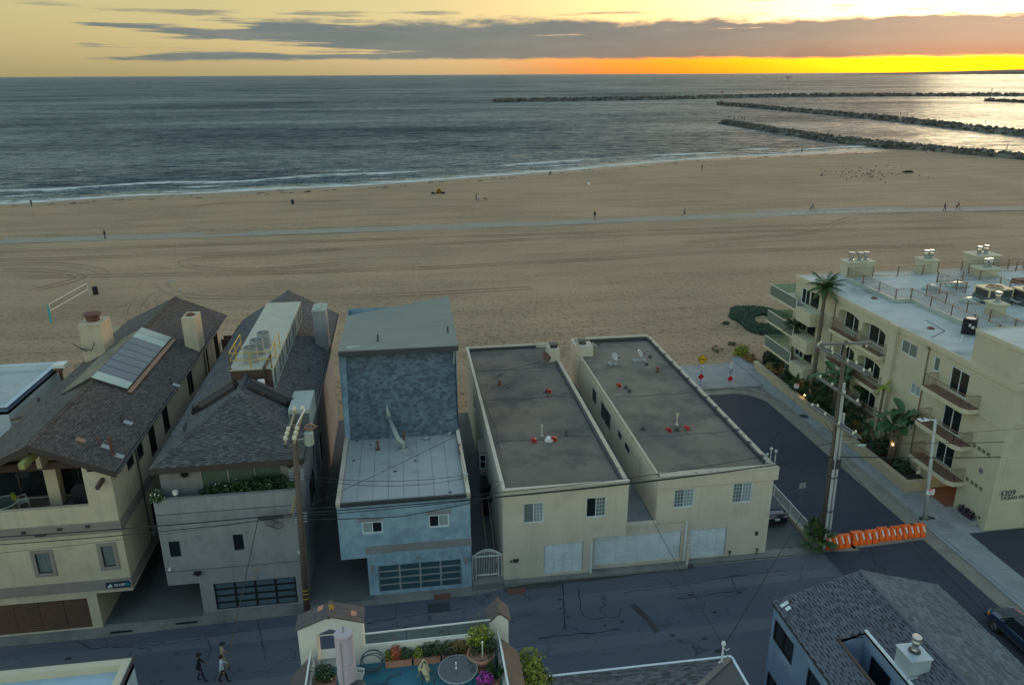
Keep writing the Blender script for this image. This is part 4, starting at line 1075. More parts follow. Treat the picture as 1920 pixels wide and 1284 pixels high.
def link_garage():
    t = thing('link_garage', 'low cream garage with a wide white door joining the two cream houses', 'garage', (10.75, 40.5, 0))
    mb = MB(); y = 40.62
    front(mb, y, 10.72, 17.18, 0, 2.9, [(10.9, 16.65, .25, 2.32)], .1)
    mb.quad((12.86, y, 2.95), (14.9, y, 2.95), (14.9, y+24, 2.95), (12.86, y+24, 2.95))
    mb.build('wall', mt['cream'], t)
    d = MB(); d.quad((12.87, y+.25, 2.954), (14.9, y+.25, 2.954), (14.9, y+24, 2.954), (12.87, y+24, 2.954)); d.build('roof_deck', M('blue_grey_deck_coat', (.20, .215, .225), .85, bump=.1, stain=(.12, .125, .13)), t)  # blue-grey coat with random darker stains
    d = MB(); d.box(12.86, 14.91, y-.08, y+.22, 2.9, 3.14); d.build('parapet', mt['cream'], t)
    garage_door(t, y+.07, 10.92, 16.63, .25, 2.30, 8, 5, mt['white'], mt['seam'], .02)
    d = MB(); d.box(16.9, 17.04, y-.55, y-.43, 0, 1.6); d.build('corner_post', mt['cream'], t)
    d = MB(); d.tube([(16.9, y-.12, 3.05), (16.9, y-.12, .1)], .06, 6); d.build('downpipe', mt['white'], t)
    s = MB(); s.box(5.05, 16.9, 39.75, 40.19, -.02, .13); structure(s, 'garage_step', mt['concrete2'])
    return t
cream_left(); cream_right(); link_garage()
tp = GY(1033, 660, 62.3)
dish(Vector((11.55, 61.4, 6.19)), 2.4, 'rusty satellite dish leaning on the chimney of the left cream house', base=False, m='rust', r=.42)

# ---------------- blue-grey house
def blue_house():
    x0, x1, y0 = -4.72, 3.05, 40.0
    t = thing('blue_house', 'blue-grey stucco house with a steep slate-blue shingled wall and frosted garage door', 'house', (x0, y0, 0))
    mb = MB()
    front(mb, y0, x0, x1, 2.74, 6.52, [(-3.36, -2.15, 4.38, 5.18), (.55, 1.77, 4.44, 5.3)], .12)
    leftw(mb, x0, y0, 60, 2.74, 6.52); rightw(mb, x1, y0, 60, 0, 6.52)
    mb.quad((x0, y0, 2.74), (x0, y0+20, 2.74), (-3.2, y0+20, 2.74), (-3.2, y0, 2.74))
    front(mb, y0+.02, -3.2, x1, 0, 2.74, [(-2.6, 2.42, .16, 2.06)], .16); leftw(mb, -3.2, y0+.02, 60, 0, 2.74)
    leftw(mb, x0, 48.6, 60, 6.52, 12.4); rightw(mb, x1, 48.6, 60, 6.52, 12.4); back(mb, 60, x0, x1, 0, 12.4)
    mb.build('wall', mt['blue_st'], t)
    b = MB(); b.box(-3.24, x1+.03, y0-.09, y0-.003, 3.06, 3.52); b.build('trim_band', mt['blue_trim'], t)
    b = MB(); b.box(-3.5, -2.1, y0-.06, y0-.002, 5.26, 5.44); b.box(.45, 1.9, y0-.06, y0-.002, 5.38, 5.55); b.build('window_hood', mt['blue_trim'], t)
    window(t, (0, y0, 0), UX, UY, -3.36, -2.15, 4.38, 5.18, .07, mt['white'], (mt['curtain'], mt['glass']), fw=.075)
    window(t, (0, y0, 0), UX, UY, .55, 1.77, 4.44, 5.3, .07, mt['white'], (mt['glass'], mt['curtain']), fw=.075)
    garage_door(t, y0+.1, -2.58, 2.40, .16, 2.06, 4, 4, mt['glass_t'], mt['gmetal'], .11, piece='pane', raised=False)
    for xx in (-2.95, 2.72):
        m = MB(); m.box(xx-.08, xx+.08, y0-.13, y0, 1.75, 2.2); m.build('wall_lamp', mt['blue_trim'], t)
    m = MB(); m.box(-.25, 0.0, y0-.05, y0+.018, 2.42, 2.52); m.build('number_plate', mt['blue_trim'], t)
    # lower roof of long panels with upstand kerbs
    zr = 6.40; n = 8; w = (x1-x0-.5)/n
    rf = MB(); rf.quad((x0+.05, y0+.1, zr-.03), (x1-.05, y0+.1, zr-.03), (x1-.05, 49, zr-.03), (x0+.05, 49, zr-.03)); roof = rf.build('lower_roof', mt['roofb'], t)
    for i in range(n):
        q = MB(); q.box(x0+.25+i*w+.012, x0+.25+(i+1)*w-.012, y0+.14, 48.5, zr-.02, zr+.008*(i % 2)+.004); q.build('roof_panel', mt['roofb'], roof)
    k = MB(); k.box(x0-.03, x0+.22, y0-.02, 48.6, 6.3, 6.62); k.box(x1-.2, x1+.03, y0-.02, 49.4, 6.3, 6.66); k.build('roof_kerb', mt['cream'], t)
    k = MB(); k.box(x0+.22, x1-.2, y0-.04, y0+.12, 6.3, 6.54); k.build('front_edge_trim', mt['dark'], t)
    # steep shingled wall
    a, b2 = Vector((x0+.35, 48.45, zr)), Vector((x0+.35, 50.0, 12.45)); L_ = (b2-a).length
    s = MB(); s.quad((x0+.35, 48.45, zr), (x1-.02, 48.65, zr), (x1-.02, 50.0, 12.45), (x0+.35, 50.0, 12.45)); s.quad((x0+.35, 48.45, zr), (x0+.35, 50, 12.45), (x0+.35, 50, zr), (x0+.35, 49.9, zr)); sl = s.build('shingled_slope', mt['slate'], t)
    s = MB(); shingles(s, a-(b2-a).normalized().cross(UX)*0, UX, b2-a, [(0, .02), (7.35, .02), (7.35, L_-.05), (0, L_-.05)], .26, .15, .022, .15, seed=4)
    s.build('shingle', mt['slate'], sl, kind='stuff')
    s = MB(); s.quad((x0, 48.5, zr), (x0+.36, 48.45, zr), (x0+.36, 50, 12.45), (x0, 50, 12.45)); s.quad((x0, 48.5, zr), (x0, 50, 12.45), (x0, 50.2, 12.45), (x0, 50.2, zr)); s.build('slope_border', mt['blue_st'], t)
    b = MB(); b.box(x0, x1, 49.9, 50.3, 12.0, 12.6); b.build('eave_board', mt['zinc'], t)
    # top roof, gently folded
    A, B, C_, D = Vector((-4.78, 49.35, 12.62)), Vector((3.22, 49.35, 12.60)), Vector((3.30, 60.6, 12.95)), Vector((-4.72, 57.6, 12.55))
    E1, E2 = Vector((-1.2, 52.6, 12.50)), Vector((1.4, 52.0, 12.62))
    r = MB(); r.add([A, B, C_, D, E1, E2], [(0, 1, 5), (0, 5, 4), (0, 4, 3), (5, 1, 2), (4, 5, 2), (3, 4, 2)]); 
    dn = Vector((0, 0, -.32))
    for p, q in ((A, B), (B, C_), (C_, D), (D, A)): r.quad(p+dn, q+dn, q, p)
    r.poly([A+dn, D+dn, C_+dn, B+dn]); r.build('top_roof', mt['roofg'], t)
    f = MB(); f.box(-4.80, 3.24, 49.31, 49.345, 12.22, 12.56); f.build('fascia', mt['dark'], t)
    sl = MB()
    for u0, v0, u1, v1 in ((-4.5, 57, 3, 50.2), (-4.6, 56, 2.9, 49.9)): pass
    vent_pipe(t, Vector((-2.2, 51.2, 12.55)), .5, .06, mt['dark']); vent_pipe(t, Vector((2.7, 52.0, 12.62)), .5, .06, mt['dark'])
    g_ = MB(); g_.tube([(x1-.1, 49.5, 12.2), (x1-.12, 49.55, 11.2)], .06, 6); g_.build('downpipe', mt['zinc'], t)
    # flue on the slope and its pipe down to the lower roof
    d = MB(); p0 = GY(727, 762, 49.0); p1 = GY(729, 783, 48.8)
    d.tube([GY(724, 752, 49.2), GY(726, 768, 48.95), p1], [.06, .09, .20], 8)
    q = G(756, 843, zr); d.tube([p1, Vector((q.x-.25, q.y-.05, zr+.75)), Vector((q.x, q.y, zr+.55)), q], .17, 10); d.cyl((q.x, q.y, zr), .33, .06, 12); d.build('flue_pipe', mt['zinc'], t, True)
    vent_pipe(t, G(759, 839, zr), 1.1, .07, mt['rust'], True); vent_pipe(t, G(709, 843, zr), .55, .07, mt['rust'], True)
    vent_pipe(t, G(799, 823, zr), .12, .14, mt['gmetal'], True); vent_pipe(t, G(843, 817, zr), .2, .08, mt['gmetal'], True)
    for qx in ((669, 827), (695, 834), (663, 864), (779, 864), (740, 884), (742, 884), (844, 923)): vent_pipe(t, G(*qx, zr), .05, .04, mt['flash'])
    # anchor rail and cable heads at the right kerb
    h = MB(); p = G(856, 846, 6.7); h.tube([(2.85, p.y-.5, 6.72), (2.75, p.y, 6.8), (2.95, p.y+.9, 6.72), (2.85, p.y+1.0, 6.7)], .05, 5); h.build('cable_bracket', mt['dark'], t)
    h = MB(); h.tube([(2.95, 41.4, 5.2), (2.95, 41.4, 7.05)], .05, 6); h.lathe((2.95, 41.4, 7.0), [(.09, 0), (.14, .08), (.08, .2)], 8); h.build('weatherhead', mt['zinc'], t)
    # white planter boxes beyond the house
    for i in range(3):
        m = MB(); m.box(-5.2, -4.6, 57.5, 58.1, 4.2+i*.75, 4.9+i*.75); m.build('white_cabinet', mt['whiteplastic'], t)
    return t
blue_house()
def side_gate():
    y = 40.55; xa, xb = 3.12, 5.02
    t = thing('white_gate', 'white barred metal gate with an arched top between the blue and the cream house', 'gate', (xa, y, 0))
    s = MB(); s.box(3.08, 5.04, y-.55, y+.35, -.02, .17); structure(s, 'gate_step', mt['concrete2'])
    f = MB()
    for x in (xa+.04, xa+.24, xb-.26, xb-.04): f.box(x-.03, x+.03, y-.03, y+.03, .17, 1.95 if xa+.1 < x < xb-.1 else 1.85)
    f.box(xa+.3, xb-.32, y-.03, y+.03, .35, .42); f.box(xa+.07, xb-.07, y-.032, y+.028, 1.70, 1.77)
    ar = [(lerp(xa+.05, xb-.05, i/10), y, 1.80+.42*math.sin(math.pi*i/10)) for i in range(11)]
    f.tube(ar, .032, 6); f.tube([(x, y_, z-.0-.13*math.sin(math.pi*i/10)) for i, (x, y_, z) in enumerate(ar)], .022, 6); f.build('gate_frame', mt['whiteplastic'], t)
    b = MB()
    for i in range(1, 17):
        x = lerp(xa+.05, xb-.05, i/17); b.box(x-.012, x+.012, y-.012, y+.012, .3, 1.78+.40*math.sin(math.pi*i/17))
    b.build('gate_bars', mt['whiteplastic'], t)
    l = MB(); l.box(xb-.40, xb-.30, y-.08, y-.035, .95, 1.2); l.build('latch', mt['steel'], t)
side_gate()
def gable_slope(t, side, xe, xr, ze, zr, ya, yb, ya_r, yb_r, m, seed, th=.14, name='roof_slope', sw=.33, sh=.155):
    """one shingled roof slope: eave at xe/ze from ya to yb, ridge at xr/zr from ya_r to yb_r"""
    s = MB(); q = [Vector((xe, ya, ze)), Vector((xe, yb, ze)), Vector((xr, yb_r, zr)), Vector((xr, ya_r, zr))]
    if side < 0: q = q[::-1]
    s.extr(q, (0, 0, -th)); base = s.build(name, mt['under'], t)
    V = Vector((xr-xe, 0, zr-ze)); L_ = V.length
    sh_ = MB()
    if side > 0: shingles(sh_, (xe, 0, ze+.004), UY, V, [(ya, 0), (yb, 0), (yb_r, L_), (ya_r, L_)], sw, sh, .026, .2, seed=seed, gap=.012, vgap=.035)
    else: shingles(sh_, (xe, 0, ze+.004), -UY, V, [(-yb, 0), (-ya, 0), (-ya_r, L_), (-yb_r, L_)], sw, sh, .026, .2, seed=seed, gap=.012, vgap=.035)
    sh_.build('shingle', m, base, kind='stuff')
    return base
def ridge_caps(t, a, b, m, w=.3, n=None):
    a, b = Vector(a), Vector(b); d = (b-a); L_ = d.length; d.normalize(); sd = d.cross(UZ).normalized(); n = n or int(L_/.3)
    mb = MB()
    for i in range(n):
        p = a+d*(L_*i/n); q = a+d*(L_*(i+1.1)/n); h = UZ*.045
        mb.add([p-sd*w/2-UZ*.05+h, p+UZ*.05+h, p+sd*w/2-UZ*.05+h, q-sd*w/2-UZ*.05, q+UZ*.05, q+sd*w/2-UZ*.05, p-sd*w/2-UZ*.09, p+sd*w/2-UZ*.09], [(0, 1, 4, 3), (1, 2, 5, 4), (6, 7, 2, 1, 0)])
    return mb.build('ridge_cap', m, t)
# ---------------- grey stucco house with hipped roof
def grey_house():
    t = thing('grey_house', 'grey stucco house with hipped shingle roof, black-framed garage door and planted balcony', 'house', (-14.6, 39.9, 0))
    y0 = 39.9; mb = MB()
    front(mb, y0, -14.62, -6.88, 2.08, 7.7, [(-14.2, -13.6, 3.98, 5.0), (-10.66, -10.1, 4.08, 5.12)], .12)
    mb.box(-14.615, -6.885, y0+.01, y0+.26, 7.46, 7.70)
    front(mb, y0+.02, -12.9, -7.05, 0, 2.08, [(-12.15, -7.45, .04, 1.92)], .18)
    mb.quad((-14.62, y0, 2.08), (-14.62, 66, 2.08), (-12.9, 66, 2.08), (-12.9, y0, 2.08)); leftw(mb, -12.9, y0+.02, 66, 0, 2.08)
    rw = [(42.6, 43.6, 7.6, 9.0), (47.0, 48.0, 7.0, 8.9), (52, 53.2, 7.2, 8.9), (57, 58, 7.2, 8.9), (45, 47.5, 3.2, 5.2), (51, 53, 3.0, 5.2)]
    rightw(mb, -6.88, y0, 41.5, 2.08, 7.7); rightw(mb, -6.88, 41.5, 66, 0, 9.62, rw); rightw(mb, -6.885, y0+.02, 41.5, 0, 2.08)
    leftw(mb, -14.62, y0, 41.5, 2.08, 7.7); leftw(mb, -14.62, 41.5, 66, 2.08, 9.62)
    front(mb, 41.5, -14.62, -6.88, 6.7, 9.62, [(-12.4, -7.8, 6.75, 8.72)], .12)
    mb.quad((-14.6, y0+.2, 6.72), (-6.9, y0+.2, 6.72), (-6.9, 41.5, 6.72), (-14.6, 41.5, 6.72)); back(mb, 66, -14.62, -6.88, 0, 9.62)
    mb.build('wall', mt['grey_st'], t)
    g = MB(); g.box(-14.63, -6.87, y0-.015, y0-.002, 6.74, 6.78); g.box(-14.63, -6.87, y0-.015, y0-.002, 2.98, 3.01); g.build('stucco_joint', mt['flash'], t)
    for a, b_, c_, e in ((-14.2, -13.6, 3.98, 5.0), (-10.66, -10.1, 4.08, 5.12)): window(t, (0, y0, 0), UX, UY, a, b_, c_, e, .07, mt['black'], (mt['glass'],), fw=.05)
    for a, b_, c_, e in rw: window(t, (-6.88, 0, 0), UY, -UX, a, b_, c_, e, .07, mt['black'], (mt['glass'],), fw=.06)
    window(t, (0, 41.5, 0), UX, UY, -12.4, -7.8, 6.75, 8.72, .05, mt['gmetal'], (mt['glass_g'],)*3, fw=.08)
    garage_door(t, y0+.1, -12.12, -7.48, .04, 1.90, 4, 4, mt['glass_b'], mt['black'], .15, piece='pane', raised=False)
    wall_lamp(t, (-12.85, y0, 2.78)); wall_lamp(t, (-13.2, 41.49, 8.35)); wall_lamp(t, (-7.3, 41.49, 8.5))
    for x, z in ((-14.35, 3.2), (-7.05, 3.6)):
        m = MB(); m.lathe((x, y0-.06, z-.1), [(.04, 0), (.09, .06), (.07, .2)], 8); m.build('spot_lamp', mt['whiteplastic'], t)
    m = MB(); m.box(-9.95, -9.4, y0-.025, y0-.002, 2.62, 2.78); m.build('number_plate', mt['taupe'], t)
    # roof
    xr, zr, xl, xrr, ze = -10.28, 12.25, -14.42, -6.28, 9.75; ya, yh = 39.72, 44.2
    gable_slope(t, 1, xrr, xr, ze, zr, ya, 67.6, yh, 67.0, mt['grey_sh'], 21); gable_slope(t, -1, xl, xr, ze, zr, ya, 67.0, yh, 67.0, mt['grey_sh'], 22)
    s = MB(); q = [Vector((xl, ya, ze)), Vector((xrr, ya, ze)), Vector((xr, yh, zr))]; s.extr(q, (0, 0, -.14)); hip = s.build('hip_slope', mt['under'], t)
    V = Vector((0, yh-ya, zr-ze)); s = MB(); shingles(s, (0, ya, ze+.004), UX, V, [(xl, 0), (xrr, 0), (xr, V.length)], .30, .15, .028, .2, seed=23, gap=.01, vgap=.045); s.build('shingle', mt['grey_sh'], hip, kind='stuff')
    ridge_caps(t, (xl, ya, ze+.03), (xr, yh, zr+.03), mt['grey_sh']); ridge_caps(t, (xrr, ya, ze+.03), (xr, yh, zr+.03), mt['grey_sh']); ridge_caps(t, (xr, yh, zr+.03), (xr, 47.5, zr+.03), mt['grey_sh'])
    f = MB(); f.box(xl-.02, xrr+.02, ya-.05, ya-.003, ze-.34, ze+.02); f.box(xrr+.003, xrr+.05, ya, 67.6, ze-.30, ze-.0); f.box(xl-.05, xl-.003, ya, 67, ze-.30, ze); f.build('fascia', mt['fascia'], t)
    g = MB(); g.tube([(xrr+.12, ya, ze-.06), (xrr+.12, 67.4, ze-.02)], .07, 6); g.tube([(xrr+.1, 48.5, ze-.1), (-6.78, 48.3, ze-.9), (-6.78, 48.3, 8.2), (-6.3, 44.5, 7.3), (-6.2, 43.4, 6.4)], .06, 6); g.build('gutter', mt['dark'], t)
    # barrel roof lights draped down either side of the ridge
    for sd in (-1, 1):
        mb = MB(); yb = 45.35; L_ = 3.3; dx = (xrr-xr if sd > 0 else xl-xr); sl = Vector((dx, 0, ze-zr)).normalized(); nn = Vector((sd*abs(sl.z), 0, abs(sl.x)))
        rows = []
        for i in range(0, 9):
            q = i/8; w = .46*(1-.9*max(0, q-.72)/.28 if q > .72 else 1); p = Vector((xr, yb, zr))+sl*(.35+L_*q)
            rows.append([p+UY*(w*math.cos(a*math.pi/8))+nn*(.55*math.sin(a*math.pi/8)*(1 if q < .99 else .3)+.02) for a in range(9)])
        for a, c in zip(rows, rows[1:]):
            for k in range(8): mb.quad(a[k], a[k+1], c[k+1], c[k]) if sd < 0 else mb.quad(a[k+1], a[k], c[k], c[k+1])
        mb.poly(rows[0]); mb.poly(rows[-1]); mb.build('barrel_rooflight', M('smoked_acrylic', (.028, .024, .026), .35, bump=0, spec=.3), t, True)
    # plant platform on the ridge
    px0, px1, pa, pb, pz = -11.25, -8.58, 46.6, 61.6, 12.72
    p = MB(); p.box(px0, px1, pa, pb, pz-.09, pz); pl = p.build('roof_platform', mt['platform'], t)
    p = MB(); p.box(px0+.05, px1-.12, pa+.1, pb-.1, 11.3, pz-.09); p.build('platform_curb', mt['brownwood'], t)
    p = MB(); p.box(px1-.115, px1-.03, pa+.05, pb-.05, 11.0, 11.25); p.box(px1-.115, px1-.03, pa+.05, pb-.05, pz-.22, pz-.092)
    for i in range(14):
        yy = pa+.1+i*(pb-pa-.3)/13; p.box(px1-.113, px1-.028, yy, yy+.12, 11.25, pz-.22)
    p.build('clerestory_frame', mt['zinc'], t)
    for i in range(13):
        yy = pa+.22+i*(pb-pa-.3)/13; w_ = (pb-pa-.3)/13-.12
        p = MB(); p.box(px1-.10, px1-.06, yy, yy+w_, 11.25, pz-.22); p.build('pane', mt['curtain' if i % 3 == 1 else 'glass_g'], pl)
    # yellow rails
    r = MB()
    def rail(a, b): 
        a, b = Vector(a), Vector(b)
        for k in (0, .5, 1):
            q = a.lerp(b, k); r.tube([q, q+UZ*1.05], .03, 6); r.cyl(q, .08, .03, 6)
        for h in (.55, 1.05): r.tube([a+UZ*h, b+UZ*h], .027, 6)
    rail((px0+.08, pa+.1, pz), (px0+.08, pa+3.8, pz)); rail((px1-.1, pa+.1, pz), (px1-.1, pa+3.8, pz)); rail((px0+.08, pa+.1, pz), (px1-.1, pa+.1, pz))
    r.build('safety_rail', mt['yellow'], t)
    # chimney with a zinc cap
    c = MB(); c.box(-7.25, -6.3, 57.6, 59.3, 9.3, 13.0); ch = c.build('chimney', mt['grey_st'], t)
    c = MB(); c.box(-7.30, -6.25, 57.55, 59.35, 13.0, 13.12)
    for yy in (57.95, 58.45, 58.95): c.cyl((-6.78, yy, 13.12), .2, .12, 10)
    c.build('chimney_cap', mt['zinc'], ch)
    for q, h in (((463, 713), .5), ((580, 700), .5), ((500, 705), .0), ((598, 640), .6), ((348, 800), .3), ((345, 806), .3), ((577, 737), .25), ((320, 817), .35)):
        if h: 
            pz_ = G(*q, 11.0); x = pz_.x; zz = zr-(abs(x-xr))*(zr-ze)/4.1
            pq = G(*q, zz); vent_pipe(t, Vector((pq.x, pq.y, zz-.05)), h, .045, mt['dark'])
    # cable riser down the ridge to the junction box
    j = MB(); j.tube([(-9.0, 48.5, pz+.12), (-9.1, 46.5, pz+.1), (-9.15, 46.3, 11.9), (-9.0, 45.6, 11.75), (-8.9, 44.9, 11.55)], .09, 7); j.build('cable_bundle', mt['black'], t)
    j = MB(); j.box(-9.45, -9.05, 45.6, 45.95, 11.75, 12.25); j.build('junction_box', mt['whiteplastic'], t)
    j = MB(); j.box(-9.6, -8.95, 44.9, 45.5, 11.6, 11.72); j.build('flashing_sheet', mt['rust'], t)
    b = MB(); b.box(-7.45, -6.2, 43.6, 46.6, 9.3, 11.05); v = b.build('roof_hutch', mt['zinc'], t)
    b = MB(); b.box(-7.38, -6.25, 43.5, 43.595, 9.9, 10.8); b.build('hutch_panel', mt['acdark'], v)
    for q in ((519, 815), (508, 800)):
        pass
    return t
grey_house()
def ac_unit(p, label, s=1.0, rot=.1):
    t = thing('condenser_unit', label, 'air conditioner', p, 'condenser units on the roof platform')
    T = Matrix.Translation(p) @ Matrix.Rotation(rot, 4, 'Z')
    mb = MB(T); mb.lathe((0, 0, .05), [(.40, 0), (.42, .02), (.42, .86), (.40, .90)], 14, sx=1.05, sy=.95); mb.box(-.45, .45, -.4, .4, 0, .05); mb.build('casing', mt['ac'], t, False)
    mb = MB(T)
    for i in range(7): mb.lathe((0, 0, .14+.095*i), [(.425, 0), (.44, .02), (.44, .04), (.425, .06)], 14, sx=1.05, sy=.95)
    mb.build('louvre', mt['gmetal'], t)
    mb = MB(T); mb.lathe((0, 0, .955), [(.36, 0), (.36, .012)], 14); 
    mb.build('fan_opening', mt['black'], t)
    mb = MB(T); mb.lathe((0, 0, .965), [(.10, 0), (.10, .04)], 10)
    for i in range(10): a = i*math.pi/5; mb.bar((.1*math.cos(a), .1*math.sin(a), .985), (.40*math.cos(a), .40*math.sin(a), .985), .014)
    mb.lathe((0, 0, .955), [(.385, 0), (.42, .0), (.42, .04), (.385, .04)], 14, cap=False); mb.build('fan_guard', mt['gmetal'], t)
    return t
ac_unit(Vector((-10.1, 47.9, 12.72)), 'condenser unit nearest the front rail, first of the row on the pale platform')
ac_unit(Vector((-9.95, 49.35, 12.72)), 'condenser unit in the middle of the row of three on the pale platform', rot=.3)
ac_unit(Vector((-9.75, 50.8, 12.72)), 'condenser unit farthest from the front rail on the pale platform', rot=-.1)
# ---------------- tan house with the long gable roof
def tan_house():
    t = thing('tan_house', 'tan stucco house with a long brown gable roof, skylights, recessed balcony and timber garage door', 'house', (-26, 39.4, 0))
    y0 = 39.4; xr_ = -16.35; mb = MB()
    front(mb, y0, -30, xr_, 2.34, 7.95, [(-21.05, -20.3, 3.95, 5.25), (-17.6, -16.98, 4.03, 5.38)], .12)
    mb.box(-30, xr_-.003, y0+.004, y0+.28, 7.7, 7.95)
    front(mb, y0+.02, -30, -18.35, 0, 2.34, [(-24.2, -18.9, .06, 2.08)], .2); rightw(mb, -18.35, y0+.02, 66, 0, 2.34)
    mb.quad((-18.35, y0, 2.34), (-18.35, 66, 2.34), (xr_, 66, 2.34), (xr_, y0, 2.34))
    rw = [(41.8, 42.9, 8.6, 9.55), (43.6, 44.6, 8.3, 9.5), (45.8, 47.0, 7.4, 9.4), (48.8, 50.0, 7.5, 9.45), (55.2, 56.6, 7.5, 9.4), (60.4, 61.6, 7.0, 9.3), (64, 65.4, 6.6, 9.3), (46.5, 48.6, 5.0, 6.1), (42.3, 42.75, 6.1, 6.7), (44.2, 47.6, 3.4, 5.0)]
    rightw(mb, xr_, y0, 66, 2.34, 9.9, rw)
    back(mb, 66, -26, xr_, 0, 10)
    # upper floor: solid pier on the right, recessed loggia left of it
    front(mb, y0+.02, -17.75, xr_, 7.95, 10.0); mb.box(-17.75, -17.5, y0+.03, 42.6, 6.9, 10.35)
    front(mb, 42.6, -30, -17.75, 6.9, 9.7, [(-20.4, -18.5, 6.95, 9.4), (-24.5, -20.9, 6.95, 9.4)], .25)
    mb.poly([(-24.1, 42.6, 9.7), (-16.3, 42.6, 9.7), (-16.3, 42.6, 9.95), (-20.0, 42.6, 11.6), (-23.9, 42.6, 9.85)])
    mb.build('wall', mt['tan'], t)
    d = MB(); d.quad((-30, y0+.1, 6.93), (-17.75, y0+.1, 6.93), (-17.75, 42.6, 6.93), (-30, 42.6, 6.93)); d.build('balcony_floor', M('brown_deck_coat', (.115, .095, .09), .85, bump=.15), t)
    for x0_, x1_, xs_ in ((-23.2, -20.85, -1), (-20.35, -17.7, 1)):
        q = MB(); f = lambda x: 11.35-abs(x+20)*.455; q.extr([(x0_, 42.55, 9.85), (x1_, 42.55, 9.85), (x1_, 42.55, max(9.9, f(x1_))), (x0_, 42.55, max(9.9, f(x0_)))], (0, .03, 0)); q.build('gable_glazing', mt['glass'], t)
    for a, b_, c_, e in ((-20.4, -18.5, 6.95, 9.4), (-24.5, -20.9, 6.95, 9.4)):
        window(t, (0, 42.6, 0), UX, UY, a, b_, c_, e, .18, mt['fascia'], (mt['glass'], mt['glass']), fw=.07)
    c = MB(); c.box(-20.75, -20.1, 41.6, 42.2, 6.93, 10.9); c.build('column', mt['tan'], t)
    b = MB(); b.box(-30, -17.76, 41.3, 41.59, 9.35, 9.8); b.build('cross_beam', mt['brownwood'], t)
    b = MB(); b.box(-20.5, -20.25, 40.6, 41.4, 9.8, 11.0); b.build('king_post', mt['tan'], t)
    b = MB(); b.bar((-19.95, 42.4, 11.1), (-20.3, 38.75, 10.9), .3, .34); b.build('ridge_beam', mt['yelwood'], t)
    b = MB(); b.bar((-16.75, 39.6, 9.55), (-16.85, 38.7, 9.35), .18, .2); b.build('eave_bracket', mt['brownwood'], t)
    bd = MB(); bd.box(-30, xr_+.04, y0-.04, y0-.003, 6.22, 6.92); bd.box(-30, xr_+.04, y0-.04, y0-.003, 2.55, 3.22); bd.box(xr_+.003, xr_+.04, y0, 66, 6.22, 6.92); bd.box(xr_+.003, xr_+.04, y0, 66, 2.55, 3.22)
    bd.build('taupe_band', mt['taupe'], t)
    for a, b_, c_, e in ((-21.05, -20.3, 3.95, 5.25), (-17.6, -16.98, 4.03, 5.38)):
        m = MB(); k = .2
        m.box(a-k, b_+k, y0-.05, y0-.003, e, e+k); m.box(a-k, b_+k, y0-.05, y0-.003, c_-k, c_); m.box(a-k, a, y0-.05, y0-.003, c_, e); m.box(b_, b_+k, y0-.05, y0-.003, c_, e); m.build('window_surround', mt['taupe'], t)
        window(t, (0, y0, 0), UX, UY, a, b_, c_, e, .07, mt['black'], (mt['blind'],), fw=.04)
    for a, b_, c_, e in rw: window(t, (xr_, 0, 0), UY, -UX, a, b_, c_, e, .06, mt['black'], (mt['glass'],), fw=.06)
    # timber garage door: boards
    d = MB(); d.box(-24.2, -18.9, y0+.13, y0+.2, .06, 2.08); gd = d.build('garage_door', mt['fascia'], t); n = 16; first = None
    for i in range(4):
        for j in range(n):
            x = -24.2+i*1.325+.015; z = .06+j*2.02/n+.012
            if first is None:
                q = MB(); q.box(x, x+1.295, y0+.09, y0+.135, z, z+2.02/n-.024); first = q.build('board', mt['garage_br'], gd); bx = (x, z)
            else:
                o = first.copy(); COL.objects.link(o); o.parent = gd; o.location = (x-bx[0], random.uniform(-.004, .004), z-bx[1])
    for x, z in ((-21.3, 6.9), (-19.45, 6.95), (-18.0, 7.0)): 
        m = MB(); m.box(x-.1, x+.1, y0-.14, y0-.04, z-.32, z-.18); m.build('wall_lamp', mt['dark'], t)
    m = MB(); m.box(-20.75, -20.2, y0-.1, y0-.04, 6.35, 6.48); m.build('vent_grille', mt['dark'], t)
    # roof
    xe, xw, xg, ze, zg = -15.95, -24.1, -20.0, 10.0, 11.85
    gable_slope(t, 1, xe, xg, ze, zg, 39.2, 67.9, 39.2, 67.9, mt['brown_sh'], 31); gable_slope(t, -1, xw, xg, ze, zg, 39.2, 67.4, 39.2, 67.9, mt['brown_sh'], 32)
    ridge_caps(t, (xg, 39.2, zg+.03), (xg, 67.9, zg+.03), mt['brown_sh'])
    f = MB()
    for x, z in ((xe, ze), (xw, ze)): f.extr([(x, 39.14, z-.34), (xg, 39.14, zg-.34), (xg, 39.14, zg+.03), (x, 39.14, z+.03)], (0, .055, 0))
    f.build('barge_board', mt['fascia'], t)
    f = MB(); f.tube([(xe+.07, 39.2, ze-.1), (xe+.07, 67.8, ze-.06)], .075, 6)
    for yy in (43.2, 60.2): f.tube([(xe+.05, yy, ze-.1), (xr_+.08, yy, ze-.5), (xr_+.08, yy, 3)], .05, 6)
    f.build('gutter', mt['dark'], t)
    # roof light across the ridge
    sy0, sy1 = 48.3, 58.6; k = (zg-ze)/(xg-xe)
    zf = lambda x: zg-abs(x-xg)*(zg-ze)/4.05
    R1, R2 = Vector((xg-.05, 0, zg+.22)), Vector((-18.0, 0, zf(-18.0)+.20)); n = 9
    s = MB(); s.extr([R1+UY*sy0, R2+UY*sy0, R2+UY*sy1, R1+UY*sy1][::1], (0, 0, -.24)); sk = s.build('skylight', mt['fascia'], t)
    W_ = (R2-R1); nn = Vector((-W_.z, 0, W_.x)).normalized(); nn = nn if nn.z > 0 else -nn
    st = (sy1-sy0)/n
